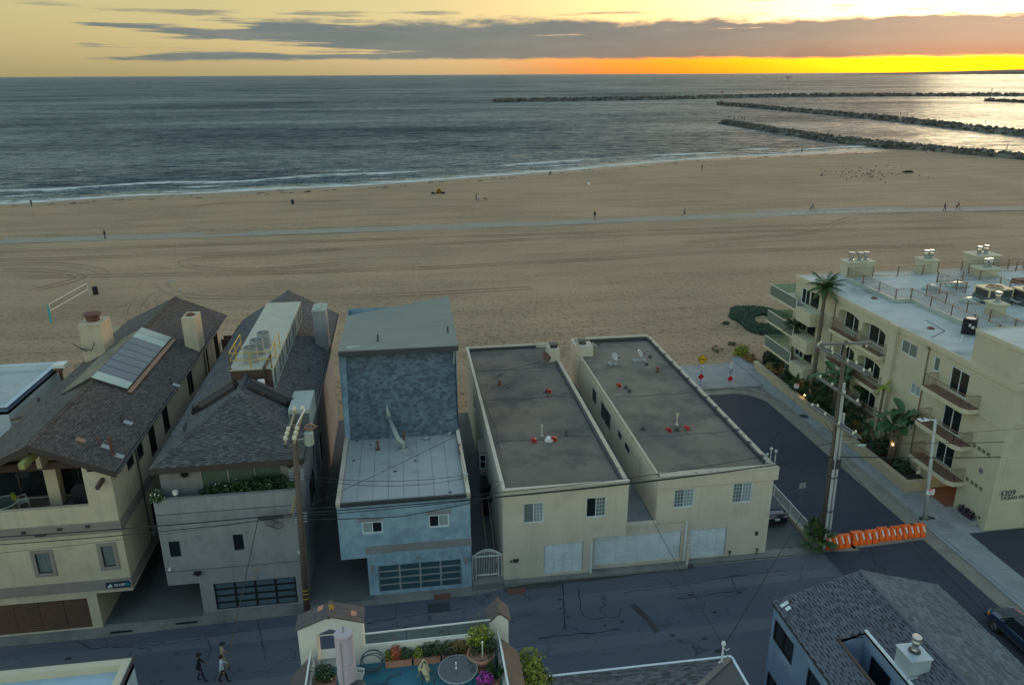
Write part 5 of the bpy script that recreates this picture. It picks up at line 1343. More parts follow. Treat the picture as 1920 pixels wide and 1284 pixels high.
    for i in range(n):
        a = R1+UY*(sy0+i*st+.03)+W_*.01+nn*.006; m = mt['skyl_pale'] if i in (0, n-2) else (mt['zinc'] if i == n-1 else mt['skylight'])
        q = MB(); q.obox(a, W_*.98, UY*(st-.07), nn*.04); q.build('pane', m, sk)
    L2 = Vector((-22.0, 0, zf(-22.0)+.10)); W2 = L2-R1; nn2 = Vector((W2.z, 0, -W2.x)).normalized(); nn2 = nn2 if nn2.z > 0 else -nn2
    s = MB(); s.extr([R1+UY*(sy0+.0), R1+UY*(sy1-.6), L2+UY*(sy1-.6), L2+UY*(sy0+.0)], (0, 0, -.16)); s2 = s.build('ribbed_light', mt['fascia'], t)
    m_ = 22
    for i in range(m_):
        a = R1+UY*(sy0+.05+i*(sy1-sy0-.7)/m_)+nn2*.004+W2*.01; q = MB(); q.obox(a, W2*.97, UY*.30, nn2*.05); q.build('rib_panel', mt['ribbed'], s2)
    s = MB(); a = R2+UY*(sy0-.2)+Vector((.02, 0, -.12)); s.obox(a, Vector((.26, 0, -.08)), UY*(sy1-sy0+.2), UZ*.05); s.build('copper_flashing', mt['copper'], t)
    # chimneys
    c = MB(); c.box(-17.0, -16.0, 58.2, 59.9, 9.6, 12.75); ch = c.build('chimney', mt['tan'], t)
    c = MB(); c.lathe((-16.5, 59.0, 12.75), [(.34, 0), (.38, .06), (.22, .1), (.22, .16)], 10); c.build('chimney_pot', mt['rust'], ch)
    c = MB(); c.box(-23.5, -22.0, 56.2, 58.2, 8.0, 13.2); ch = c.build('chimney', mt['tan'], t)
    c = MB(); c.cyl((-22.8, 57.2, 13.2), .45, .45, 12, r2=.5); c.lathe((-22.8, 57.2, 13.65), [(.62, 0), (.68, .06), (.5, .16), (.12, .24)], 12); c.build('chimney_pot', mt['rust'], ch)
    c = MB(); c.tube([(-23.2, 56.1, 11.2), (-23.5, 55.8, 11.6), (-22.7, 55.7, 11.4), (-22.5, 55.9, 11.9)], .04, 5); c.tube([(-23.5, 55.8, 11.6), (-23.9, 55.7, 12.0)], .03, 5); c.build('aerial', mt['dark'], t)
    for q, h, m in (((211, 852), 1.1, 'rust'), ((187, 835), .55, 'rust'), ((229, 790), .5, 'dark'), ((321, 720), .5, 'dark'), ((139, 822), .25, 'dark')):
        x = -18.0
        for _ in range(6): p = G(*q, zf(x)); x = p.x
        vent_pipe(t, Vector((p.x, p.y, zf(p.x)-.03)), h, .055 if h < 1 else .09, mt[m])
        fl = MB(); V = Vector((4.05, 0, -(zg-ze))).normalized(); fl.obox(Vector((p.x+.1, p.y-.2, zf(p.x+.1)+.045)), V*.5, UY*.4, UZ*.012); fl.build('flashing_sheet', mt['copper' if q[0] == 139 else 'gmetal'], t)
    a = MB(); a.tube([(xg, 67.5, zg), (xg, 67.5, zg+1.5)], .02, 5); a.box(xg-.3, xg+.3, 67.45, 67.55, zg+1.5, zg+1.62); a.tube([(xg+.6, 67.5, zg-.2), (xg+.6, 67.5, zg+.6)], .02, 5); a.box(xg+.5, xg+.7, 67.4, 67.6, zg+.6, zg+.75); a.build('wind_vane', mt['gmetal'], t)
    # low annex left of the eave and hanging name board
    b = MB(); b.box(-25.6, -24.0, 49.5, 52.5, 7.5, 9.0); an = b.build('side_bay', mt['tan'], t)
    b = MB(); b.extr([(-25.8, 49.3, 9.0), (-23.9, 49.3, 9.5), (-23.9, 52.7, 9.5), (-25.8, 52.7, 9.0)], (0, 0, .12)); b.build('bay_roof', mt['brown_sh'], an); vent_pipe(an, Vector((-24.7, 51, 9.3)), .5, .08, mt['dark'], True)
    b = MB(); b.extr([(-17.72, y0-.10, 2.66), (-16.45, y0-.10, 2.66), (-16.40, y0-.10, 2.86), (-16.5, y0-.10, 3.06), (-17.7, y0-.10, 3.02)], (0, .05, 0)); sg = b.build('name_board', mt['navy'], t)
    e = MB(); yy = y0-.112
    def flat(l): e.extr([(x, yy, z) for x, z in l], (0, .01, 0))
    flat([(-17.66, 2.72), (-17.46, 2.96), (-17.44, 2.78)]); flat([(-17.45, 2.96), (-17.36, 2.84), (-17.40, 2.72), (-17.43, 2.86)]); flat([(-17.62, 2.70), (-17.34, 2.70), (-17.38, 2.73), (-17.58, 2.73)])
    for i in range(4): flat([(-17.26+i*.055, 2.86), (-17.22+i*.055, 2.86), (-17.22+i*.055, 2.92), (-17.26+i*.055, 2.92)])
    flat([(-16.98, 2.86), (-16.94, 2.86), (-16.94, 2.92), (-16.98, 2.92)])
    for i in range(4): flat([(-16.88+i*.055, 2.86), (-16.84+i*.055, 2.86), (-16.84+i*.055, 2.93), (-16.88+i*.055, 2.93)])
    flat([(-17.27, 2.79), (-16.70, 2.79), (-16.70, 2.82), (-17.27, 2.82)])
    e.build('board_lettering', mt['whiteplastic'], sg)
    e = MB()
    for q in (0, .1): 
        flat([(-16.64+q, 2.98), (-16.60+q, 2.98), (-16.54+q, 2.87), (-16.60+q, 2.76), (-16.64+q, 2.76), (-16.58+q, 2.87)])
    e.build('board_chevron', mt['cyan'], sg)
    for k_, x, y, z in ((0, -19.2, 66.5, 8), (1, -15.9, 67, 7.2)):
        b = MB(); b.box(-16.3, -15.6, 66.2+k_, 66.3+k_, 6.5, 8.3); b.build('balcony_rail_panel', mt['brownwood'], t)
    return t
tan_house()
# things on the tan house's balcony
t = thing('patio_table', 'round glass table with pale rim on the tan house balcony', 'table', (-22.9, 41.0, 6.93))
m = MB(); m.lathe((-22.9, 41.0, 7.64), [(.78, 0), (.80, .02), (.78, .04), (.74, .03)], 28, cap=False); m.build('rim', mt['whiteplastic'], t)
m = MB(); m.cyl((-22.9, 41.0, 7.655), .74, .015, 24); m.build('table_top', mt['tableglass'], t)
for a in range(4):
    m = MB(); m.tube([(-22.9+.55*math.cos(a*1.57+.6), 41+.55*math.sin(a*1.57+.6), 6.93), (-22.9+.3*math.cos(a*1.57+.6), 41+.3*math.sin(a*1.57+.6), 7.65)], .025, 6); m.build('leg', mt['whiteplastic'], t)
def patio_chair(p, rot, label, m1, towel=None):
    t = thing('patio_chair', label, 'chair', p); T = Matrix.Translation(p) @ Matrix.Rotation(rot, 4, 'Z')
    m = MB(T); m.box(-.26, .26, -.26, .26, .40, .44); m.build('seat', m1, t)
    m = MB(T)
    for i in range(6):
        a = (i-2.5)*.35; m.bar((.24*math.sin(a), .26, .44), (.30*math.sin(a), .36, .92-.12*abs(i-2.5)/2.5), .05, .02)
    m.tube([(-.30, .24, .62), (-.25, .36, .80), (0, .40, .94), (.25, .36, .80), (.30, .24, .62)], .025, 6); m.build('backrest', m1, t)
    for sx in (-1, 1):
        m = MB(T); m.tube([(sx*.28, -.24, .63), (sx*.30, .24, .63)], .024, 6); m.build('armrest', m1, t)
        for sy in (-1, 1):
            m = MB(T); m.tube([(sx*.25, sy*.24, 0), (sx*.25, sy*.24, .64)], .022, 6); m.build('leg', m1, t)
    return t, T
p = G(45, 950, 6.95); ch, T = patio_chair(Vector((p.x, p.y, 6.93)), 2.2, 'white plastic chair beside the round table on the tan balcony', mt['whiteplastic'])
m = MB(T); m.box(-.28, .28, .28, .44, .72, .98); single(m, 'towel', mt['leafy'], 'lime green towel hanging over the white balcony chair', 'towel', tuple(T.translation))
p = G(160, 945, 6.93); m = MB(); m.box(p.x-.62, p.x+.62, p.y, p.y+.75, 6.93, 7.85); m.extr([(p.x-.66, p.y-.03, 7.85), (p.x+.66, p.y-.03, 7.85), (p.x+.5, p.y+.15, 8.15), (p.x-.4, p.y+.15, 8.15)], (0, .55, 0))
single(m, 'covered_grill', mt['cloth_dark'], 'bulky barbecue under a black cover on the tan balcony', 'barbecue', (p.x, p.y, 6.93))
p = G(105, 915, 6.94); m = MB(); m.box(p.x-.7, p.x+.8, p.y-.3, p.y+.5, 6.935, 6.955); single(m, 'door_mat', M('dark_teal_mat', (.03, .05, .055), .95, bump=.3), 'dark door mat on the tan balcony floor', 'mat', (p.x, p.y, 6.93))
# ---------------- white block at the far left
def white_block():
    t = thing('white_house', 'white flat-roofed house with blue-edged parapet at the left edge beside the tan house', 'house', (-40, 52, 0))
    x0, x1, y0, y1, z = -45, -27.15, 51.8, 60.6, 8.95; wm = M('white_blue_wall', (.46, .53, .57), .8, c2=(.40, .47, .51), scale=.5, bump=.05, stretch=(3, 3, .3))
    mb = MB(); front(mb, y0, x0, x1, 0, z); rightw(mb, x1, y0, y1, 0, z); back(mb, y1, x0, x1, 0, z); mb.build('wall', wm, t)
    r = MB(); r.quad((x0, y0+.2, z-.45), (x1-.2, y0+.2, z-.45), (x1-.2, y1-.2, z-.45), (x0, y1-.2, z-.45)); r.build('roof', mt['roofw'], t)
    parapet(t, x0, x1, y0, y1, z-.5, z+.02, .36, wm, 'parapet', 'frb')
    c = MB(); c.box(x0, x1+.04, y0-.04, y0+.003, z-.28, z-.06); c.box(x1+.003, x1+.04, y0, y1, z-.28, z-.06); c.build('blue_edge_trim', M('blue_trim_paint', (.10, .16, .27), .6, bump=0), t)
    c = MB(); c.tube([(x1+.5, 59.2, 7.0), (x1+.5, 59.2, 8.8)], .12, 8); c.box(x1+.2, x1+.8, 58.9, 59.5, 8.8, 9.0); c.tube([(x1+1.3, 58.5, 6.8), (x1+1.3, 58.5, 8.2)], .10, 8); c.build('flue_pipe', mt['rust'], t)
    c = MB(); c.box(x1+.1, x1+.9, 59.0, 59.9, 8.9, 9.25); c.build('flue_cowl', mt['whiteplastic'], t)
    return t
white_block()
# ------------------------------------------------------------------ condominium at the right
CX = 38.6
mt['condo'] = M('condo_stucco', (.46, .43, .32), c2=(.41, .385, .29), scale=.7, bump=.15, stain=(.33, .31, .25), stain_scale=.6)
mt['cornice'] = M('condo_cornice', (.50, .46, .345), c2=(.45, .41, .31), scale=1.0, bump=.08)
def condo():
    t = thing('condominium', 'three-storey cream condominium block with railed balconies and a fenced roof deck', 'apartment block', (CX, 40.8, 0))
    mb = MB(); y0 = 40.8; FA = [(2.62, 4.42), (5.25, 7.1), (8.2, 10.05)]
    # section nearest the alley
    opA = []
    for z0, z1 in FA: opA.append((44.85, 46.75, z0, z1))
    opA += [(48.02, 48.66, 9.0, 10.1), (49.52, 50.68, 6.3, 7.22), (49.6, 50.6, 3.4, 4.3), (50.63, 52.58, 9.05, 10.12), (43.95, 46.6, 0, 2.05, 3.0)]
    blocks = []
    for zb in (5.26, 2.6+.02, 8.0): 
        for i, (a, w) in enumerate(((41.66, .36), (42.12, .36), (42.55, .36), (43.02, .36))): 
            if zb < 6: blocks.append((a, a+w, zb, zb+.32)); 
    opA += blocks
    for i in range(4): opA.append((41.35+.52*i, 41.57+.52*i, .62, .84))
    leftw(mb, CX, y0, 53.0, 0, 10.7, opA, .12)
    # pilaster
    mb.box(CX-.28, CX, 53.0, 53.85, 0, 10.9)
    # section with arched loggias
    yA, yB = 53.85, 62.2
    ops = []
    for z0 in (.2, 2.62, 5.25, 8.2):
        ztop = z0+1.78 if z0 > 1 else 2.0
        ops += [(54.7, 58.0, z0-.1, ztop, .8), (58.55, 61.8, z0-.1, ztop, .8)]
    leftw(mb, CX, yA, yB, 0, 10.9, ops, .8)
    for z0 in (.2, 2.62, 5.25, 8.2):
        ztop = z0+1.78 if z0 > 1 else 2.0
        for a, b in ((54.7, 58.0), (58.55, 61.8)):
            mb.quad((CX+.8, a, z0-.1), (CX+.8, b, z0-.1), (CX+.8, b, ztop), (CX+.8, a, ztop))
            n = 8                                                                     # shallow arch spandrels
            for i in range(n):
                u0, u1 = i/n, (i+1)/n; f = lambda u: ztop-.30*(1-math.sin(math.pi*u))**1.5
                mb.extr([(CX+.002, lerp(a, b, u0), ztop), (CX+.002, lerp(a, b, u1), ztop), (CX+.002, lerp(a, b, u1), f(u1)-.001), (CX+.002, lerp(a, b, u0), f(u0)-.001)], (.25, 0, 0))
    # far section
    opD = []
    for z0 in (3.05, 5.9, 8.5): opD += [(65.25, 66.75, z0+.05, z0+1.6), (66.95, 68.6, z0, z0+1.6)]
    leftw(mb, CX, yB, 69.8, 0, 10.9, opD, .12)
    back(mb, 69.8, CX, 76, 0, 10.9)
    front(mb, y0, CX+.35, 76, 0, 10.7, [(41.6, 48, .12, 1.9)], .3); mb.quad((CX, y0, 0), (CX+.35, y0, 0), (CX+.35, y0, 10.7), (CX, y0, 10.7))
    mb.box(CX, 62, 40.9, 45.1, 11.0, 13.3)
    mb.build('wall', mt['condo'], t)
    # cornice, string courses
    c = MB(); c.box(CX-.14, CX-.003, y0-.14, 69.9, 10.72, 11.02); c.box(CX-.08, CX-.003, y0-.08, 69.9, 10.52, 10.70); c.box(CX-.34, CX-.143, 52.9, 53.95, 10.72, 11.03)
    c.box(CX-.003, 76, y0-.14, y0-.003, 10.72, 11.02); c.box(CX-.003, 76, y0-.08, y0-.003, 10.52, 10.70)
    c.build('cornice', mt['cornice'], t)
    for z in (10.2, 7.7, 5.0):
        s = MB(); s.box(CX-.04, CX-.003, y0+.6, 52.9, z, z+.07) if z > 10 else s.box(CX-.04, CX-.003, y0+.6, 43.2, z, z+.07); s.build('string_course', mt['cornice'], t)
    for z in (8.95, 7.1, 4.2):
        s = MB(); s.box(CX-.33, CX-.003, 52.95, 53.9, z, z+.10); s.build('pilaster_band', mt['cornice'], t)
    s = MB(); s.box(39.0, 76, y0-.07, y0-.003, 2.18, 2.40); s.build('ledge', mt['cornice'], t)
    for z in (5.6, 3.2+4.9, ):
        s = MB(); s.box(39.15, 76, y0-.04, y0-.003, z, z+.06); s.build('string_course', mt['cornice'], t)
    s = MB(); s.box(39.15, 39.21, y0-.04, y0-.003, 2.4, 5.6); s.build('panel_edge', mt['cornice'], t)
    c = MB(); c.box(CX-.05, 62.1, 40.85, 40.897, 13.1, 13.36); c.box(CX-.05, CX-.003, 40.897, 45.15, 13.1, 13.36); c.box(CX-.003, 62.1, 45.103, 45.15, 13.1, 13.36); c.build('parapet_trim', mt['cornice'], t)
    r = MB(); r.quad((CX+.02, 40.95, 13.304), (62, 40.95, 13.304), (62, 45.08, 13.304), (CX+.02, 45.08, 13.304)); r.build('stair_roof', mt['roofc'], t)
    r = MB(); r.quad((CX+.01, 45.1, 10.96), (76, 45.1, 10.96), (76, 69.8, 10.96), (CX+.01, 69.8, 10.96)); roof = r.build('roof', mt['roofc'], t)
    # raised deck behind a kerb
    k = [(42.25, 67.1), (42.2, 59.25), (43.7, 59.25), (43.7, 45.1)]
    d = MB(); d.prism([(42.25, 67.1), (42.2, 59.25), (43.7, 59.25), (43.7, 45.101), (75.5, 45.101), (75.5, 67.1)][::-1], 10.9, 11.2); d.build('roof_deck', mt['roofc'], t)
    for (a, b), (c_, e) in zip(k, k[1:]):
        q = MB(); q.bar((a, b, 11.15), (c_, e, 11.15), .3, .34); q.build('deck_kerb', mt['zinc'], t)
    # windows and doors
    for z0, z1 in FA: window(t, (CX, 0, 0), UY, UX, 44.85, 46.75, z0, z1, .08, mt['white'], (mt['glass'], mt['glass']), fw=.07)
    window(t, (CX, 0, 0), UY, UX, 48.02, 48.66, 9.0, 10.1, .08, mt['white'], (mt['glass_g'],)); window(t, (CX, 0, 0), UY, UX, 50.63, 52.58, 9.05, 10.12, .08, mt['white'], (mt['blind'], mt['blind']))
    window(t, (CX, 0, 0), UY, UX, 49.52, 50.68, 6.3, 7.22, .08, mt['white'], (mt['curtain'], mt['curtain'])); window(t, (CX, 0, 0), UY, UX, 49.6, 50.6, 3.4, 4.3, .08, mt['white'], (mt['curtain'], mt['glass']))
    for a, b, z0, z1 in blocks: window(t, (CX, 0, 0), UY, UX, a, b, z0, z1, .03, mt['condo'], (M('glass_block', (.14, .14, .095), .3, bump=.1),) if 'gb' not in mt else (mt['gb'],), fw=.02)
    for i in range(4):
        m = MB(); m.box(CX+.05, CX+.1, 41.35+.52*i, 41.57+.52*i, .62, .84); m.build('vent_hole', mt['black'], t)
    for z0 in (2.62, 5.25, 8.2):
        for a, b in ((55.1, 57.9), (58.9, 61.7)): window(t, (CX, 0, 0), UY, UX, a, b, z0-.08, z0+1.66, .68, mt['white'], (mt['glass'], mt['glass']), fw=.08)
    for z0 in (3.05, 5.9, 8.5):
        window(t, (CX, 0, 0), UY, UX, 66.95, 68.6, z0, z0+1.6, .08, mt['white'], (mt['glass'], mt['glass']), fw=.10); window(t, (CX, 0, 0), UY, UX, 65.25, 66.75, z0+.05, z0+1.6, .06, mt['dark'], (mt['glass'],), fw=.04)
    # tiled balconies with brown railings
    def railing(pts, z, h=.98, sp=.125, m='railbr', name='railing', post=None):
        q = MB()
        for (xa, ya), (xb, yb) in zip(pts, pts[1:]):
            L_ = math.hypot(xb-xa, yb-ya); n = max(1, int(L_/sp))
            q.bar((xa, ya, z+h), (xb, yb, z+h), .05, .035); q.bar((xa, ya, z+.10), (xb, yb, z+.10), .03, .03)
            for i in range(n+1):
                u = i/n; x, y = lerp(xa, xb, u), lerp(ya, yb, u); q.box(x-.009, x+.009, y-.009, y+.009, z+.1, z+h-.018)
            if post:
                for i in range(int(L_/post)+1):
                    u = i*post/L_; x, y = lerp(xa, xb, u), lerp(ya, yb, u); q.box(x-.04, x+.04, y-.04, y+.04, z-.05, z+h+.03)
        return q.build(name, mt[m], t)
    for zf in (2.42, 5.22, 8.05):
        b = MB(); b.prism([(CX-.003, 43.4), (CX-.003, 48.0), (37.45, 48.0), (37.45, 43.9), (37.75, 43.4)], zf-.32, zf); bal = b.build('balcony', mt['cornice'], t)
        b = MB(); b.prism([(CX-.004, 43.46), (CX-.004, 47.94), (37.51, 47.94), (37.51, 43.93), (37.78, 43.46)], zf+.002, zf+.03); b.build('balcony_tiling', mt['deck_red'], bal)
        railing([(CX-.05, 47.9), (37.53, 47.9), (37.53, 43.96), (37.8, 43.5), (CX-.05, 43.5)], zf+.02)
    for zf in (2.42, 5.05, 7.98):
        b = MB(); b.prism([(CX-.003, 54.2), (CX-.003, 62.0), (37.95, 62.0), (37.95, 54.2)], zf-.3, zf); bal = b.build('balcony', mt['cornice'], t)
        b = MB(); b.quad((CX+.79, 54.7, zf+.13), (CX+.79, 61.8, zf+.13), (37.98, 61.95, zf+.013), (37.98, 54.25, zf+.013)); b.build('balcony_tiling', mt['deck_red'], bal)
        railing([(CX-.02, 54.3), (38.0, 54.3), (38.0, 58.0), (CX-.02, 58.0)], zf+.02); railing([(CX-.02, 58.5), (38.0, 58.5), (38.0, 61.9), (CX-.02, 61.9)], zf+.02)
    # glazed balconies on the beach corner
    for zf in (2.85, 5.62, 8.38):
        b = MB(); b.box(37.1, CX-.003, 66.6, 72.3, zf-.22, zf); b.box(CX-.003, 46, 69.803, 72.3, zf-.22, zf); bal = b.build('balcony', mt['cornice'], t)
        b = MB(); b.box(37.1, CX-.003, 63.9, 66.6, zf-.9, zf+.35); b.build('balcony_wall', mt['condo'], bal)
        g = MB(); g.box(37.12, 37.14, 66.7, 72.2, zf+.02, zf+1.05); g.build('glass_panel', mt['glasspale'], bal); g = MB(); g.box(37.16, 46, 72.2, 72.22, zf+.02, zf+1.05); g.build('glass_panel', mt['glasspale'], bal)
        g = MB(); g.box(37.10, 37.16, 66.62, 72.24, zf+1.052, zf+1.09); g.box(37.10, 37.16, 66.62, 66.68, zf, zf+1.052); g.build('hand_rail', mt['whiteplastic'], bal)
        f = MB(); f.box(37.2, CX-.01, 66.7, 72.2, zf+.002, zf+.015); f.build('balcony_tiling', mt['taupe'], bal)
    # entry below the lowest balcony
    e = MB(); e.quad((CX-.6, 43.96, .13), (CX-.6, 46.6, .13), (CX+2.95, 46.6, .14), (CX+2.95, 43.96, .14)); e.build('entry_floor', mt['brick_paver'], t)
    e = MB(); e.quad((CX+2.98, 43.95, .12), (CX+2.98, 46.6, .12), (CX+2.98, 46.6, 2.05), (CX+2.98, 43.95, 2.05)); e.build('entry_back', mt['stonewall'], t)
    # downpipes and meters
    for yy, zl in ((49.3, 1.0), (62.35, 0.5)):
        p = MB(); p.tube([(CX-.07, yy, 10.45), (CX-.07, yy, zl)], .05, 6); p.box(CX-.18, CX-.0, yy-.12, yy+.12, 10.4, 10.6); p.build('downpipe', mt['railbr'], t)
    m = MB(); m.lathe((0, 0, 0), [(.20, 0), (.20, .03), (.15, .045)], 14); 
    for v in range(len(m.v)): x, y, z = m.v[v]; m.v[v] = (CX-z-.003, 42.15+x, 4.0+y)
    m.build('round_plaque', M('mauve_plaque', (.20, .15, .26), .5, bump=0), t)
    # lettering on the alley side
    text_mesh('4309', .62, frame_T((39.75, y0-.01, 2.93), UX, UZ), 'house_number', mt['inkblue'], t, .03)
    text_mesh('OCEAN FRONT WALK', .36, frame_T((41.15, y0-.01, 2.55), UX, UZ), 'street_lettering', mt['inkblue'], t, .03)
    p = MB(); p.box(42.1, 42.7, y0-.25, y0, 1.35, 1.55); p.build('wall_fitting', mt['dark'], t)
    # roof chimneys
    def chim(x0_, x1_, ya, yb, z, pots):
        c = MB(); c.box(x0_, x1_, ya, yb, 10.9, z-.12); ch = c.build('chimney', mt['condo'], t)
        c = MB(); c.box(x0_-.12, x1_+.12, ya-.12, yb+.12, z-.12, z); c.build('chimney_top', mt['cornice'], ch)
        for x, y in pots:
            q = MB(); q.lathe((x, y, z), [(.30, 0), (.30, .08), (.2, .12), (.2, .55)], 10); q.lathe((x, y, z+.60), [(.29, 0), (.31, .05), (.31, .20), (.22, .24)], 10); q.build('chimney_pot', mt['steel'], ch)
    chim(43.0, 45.7, 68.3, 69.7, 12.45, [(43.6, 69.0), (44.4, 68.8), (45.1, 68.9)])
    chim(50.9, 52.3, 67.9, 69.4, 12.45, [(51.4, 68.6), (52.0, 68.7)]); chim(57.4, 60.0, 68.9, 71, 12.4, [(58.0, 69.6), (59.0, 69.9)])
    chim(55.1, 57.1, 65.4, 66.9, 12.0, [(56.0, 66.0), (56.6, 66.2)]); chim(47.0, 48.0, 53.4, 54.6, 12.3, [(47.6, 54.1)])
    # roof fences
    fz = 11.3
    for pts in ([(42.25, 67.0), (42.2, 59.3), (43.65, 59.3), (43.7, 45.3)], [(42.25, 67.05), (50.9, 66.9)], [(52.4, 67.9), (62, 68.0), (75, 67.8)],
                [(49.7, 64.2), (49.75, 60.4), (45.8, 60.35)], [(49.7, 64.25), (54.1, 64.2), (54.1, 60.4), (54.2, 55.0)], [(45.8, 60.3), (45.9, 45.4)], [(55.0, 66.9), (66, 66.9), (66, 62)]):
        railing(pts, fz-.1, 1.0, .15, 'railbr', 'roof_fence', 2.6)
    for x, y, s in ((50.6, 62.6, 1.3), (48.2, 57.7, 1.1), (52.6, 56.2, 1.0), (47.6, 62.2, .9)):
        d = MB(); d.lathe((x, y, 11.2), [(s*.8, 0), (s*.8, .12), (s*.72, .26), (s*.45, .38), (.02, .42)], 12, sx=1.1, sy=.7); d.build('skylight_dome', mt['skyl_pale'], t, True)
    for x, y in ((41.2, 60.8), (40.6, 52.2)):
        d = MB(); d.lathe((x, y, 10.96), [(.3, 0), (.24, .1), (.08, .16)], 9); d.build('roof_drain', mt['rust'], t)
    for x, y in ((41.0, 49.2), (42.6, 48.6), (41.6, 47.0)): vent_pipe(t, Vector((x, y, 10.96)), .4, .05, mt['whiteplastic'])
    s = MB(); s.tube([(41.6, 54.2, 10.97), (41.3, 51.5, 10.97), (39.1, 50.1, 10.97)], .03, 5); s.build('roof_seam', mt['flash'], t)
    for x, y, nm in ((57.4, 62.8, 0),):
        d = MB(); d.box(x-.8, x+.8, y-.4, y+.4, 11.2, 11.6); d.build('roof_box', mt['rust'], t)
    return t
mt['gb'] = M('glass_block', (.14, .14, .095), .3, bump=.1)
condo()
def ac_box(x0, x1, y0, y1, label):
    t = thing('rooftop_unit', label, 'air conditioner', (x0, y0, 11.2), 'large square air conditioners on the condominium roof'); z = 11.22
    m = MB(); m.box(x0, x1, y0, y1, z, z+.62); m.build('lower_cabinet', mt['acdark'], t)
    m = MB(); m.box(x0+.1, x1-.1, y0+.1, y1-.1, z+.62, z+1.18); m.build('coil', mt['dark'], t)
    m = MB(); m.box(x0+.05, x1-.05, y0+.05, y1-.05, z+1.18, z+1.3)
    for a, b in ((x0+.06, y0+.06), (x1-.16, y0+.06), (x0+.06, y1-.16), (x1-.16, y1-.16)): m.box(a, a+.1, b, b+.1, z+.62, z+1.18)
    m.build('top_frame', mt['actop'], t)
    m = MB(); m.cyl(((x0+x1)/2, (y0+y1)/2, z+1.3), .62, .02, 18); m.build('fan_opening', mt['black'], t)
    m = MB(); m.lathe(((x0+x1)/2, (y0+y1)/2, z+1.31), [(.6, 0), (.68, 0), (.68, .06), (.6, .06)], 18, cap=False)
    for i in range(6): a = i*math.pi/6; m.bar(((x0+x1)/2-.62*math.cos(a), (y0+y1)/2-.62*math.sin(a), z+1.35), ((x0+x1)/2+.62*math.cos(a), (y0+y1)/2+.62*math.sin(a), z+1.35), .02)
    m.build('fan_guard', mt['dark'], t)
    m = MB(); m.tube([(x0-.05, y0+.4, z+.3), (x0-.5, y0+.4, z+.35), (x0-.7, y0+.8, z+.5), (x0-.6, y0+1.4, z+.1)], .08, 6); m.build('hose', mt['gmetal'], t)
ac_box(48.9, 51.3, 56.6, 58.5, 'square two-tier air conditioner on the condominium roof, wholly in view inside the fence')
ac_box(51.6, 54.0, 55.6, 57.5, 'square two-tier air conditioner on the condominium roof, cut by the right edge')
t = thing('condenser_unit', 'tall black condenser unit standing beside the stair block on the condominium roof', 'air conditioner', (42.3, 50.6, 10.96))
m = MB(); m.lathe((42.6, 50.6, 11.0), [(.62, 0), (.62, 1.15), (.58, 1.2)], 4, sx=1.05); m.build('casing', mt['cloth_dark'], t)
m = MB(); m.box(41.8, 43.4, 49.9, 51.3, 10.962, 11.0); m.build('pad', mt['roofw'], t)
m = MB(); m.cyl((42.6, 50.6, 12.2), .36, .03, 14); m.build('fan_guard', mt['gmetal'], t)
m = MB(); m.box(42.05, 42.2, 49.98, 50.04, 11.75, 11.95); m.box(42.35, 42.55, 50.02, 50.08, 11.55, 11.75); m.tube([(42.9, 50.0, 11.0), (42.9, 49.9, 11.5), (42.6, 49.95, 11.6)], .04, 5); m.build('service_labels', mt['whiteplastic'], t)
# planter wall and planting bed
t = thing('planter_wall', 'low beige wall round the planting bed beside the condominium', 'wall', (36.35, 46.3, 0))
w = MB(); w.box(36.36, 36.72, 46.35, 72.6, 0, .82); w.box(36.721, 38.5, 46.35, 46.7, 0, .82); w.build('wall_face', mt['stonewall'], t)
for i in range(14):
    c = MB(); y = 46.32+i*1.88; c.box(36.32, 36.76, y+.006, y+1.874, .82, .90); c.build('coping_stone', mt['stonewall'], t)
c = MB(); c.box(36.77, 38.5, 46.32, 46.74, .82, .90); c.build('coping_stone', mt['stonewall'], t)
b = MB(); b.quad((36.72, 46.7, .60), (38.55, 46.7, .60), (38.55, 72.5, .55), (36.72, 72.5, .55)); structure(b, 'planting_soil', mt['soil'])
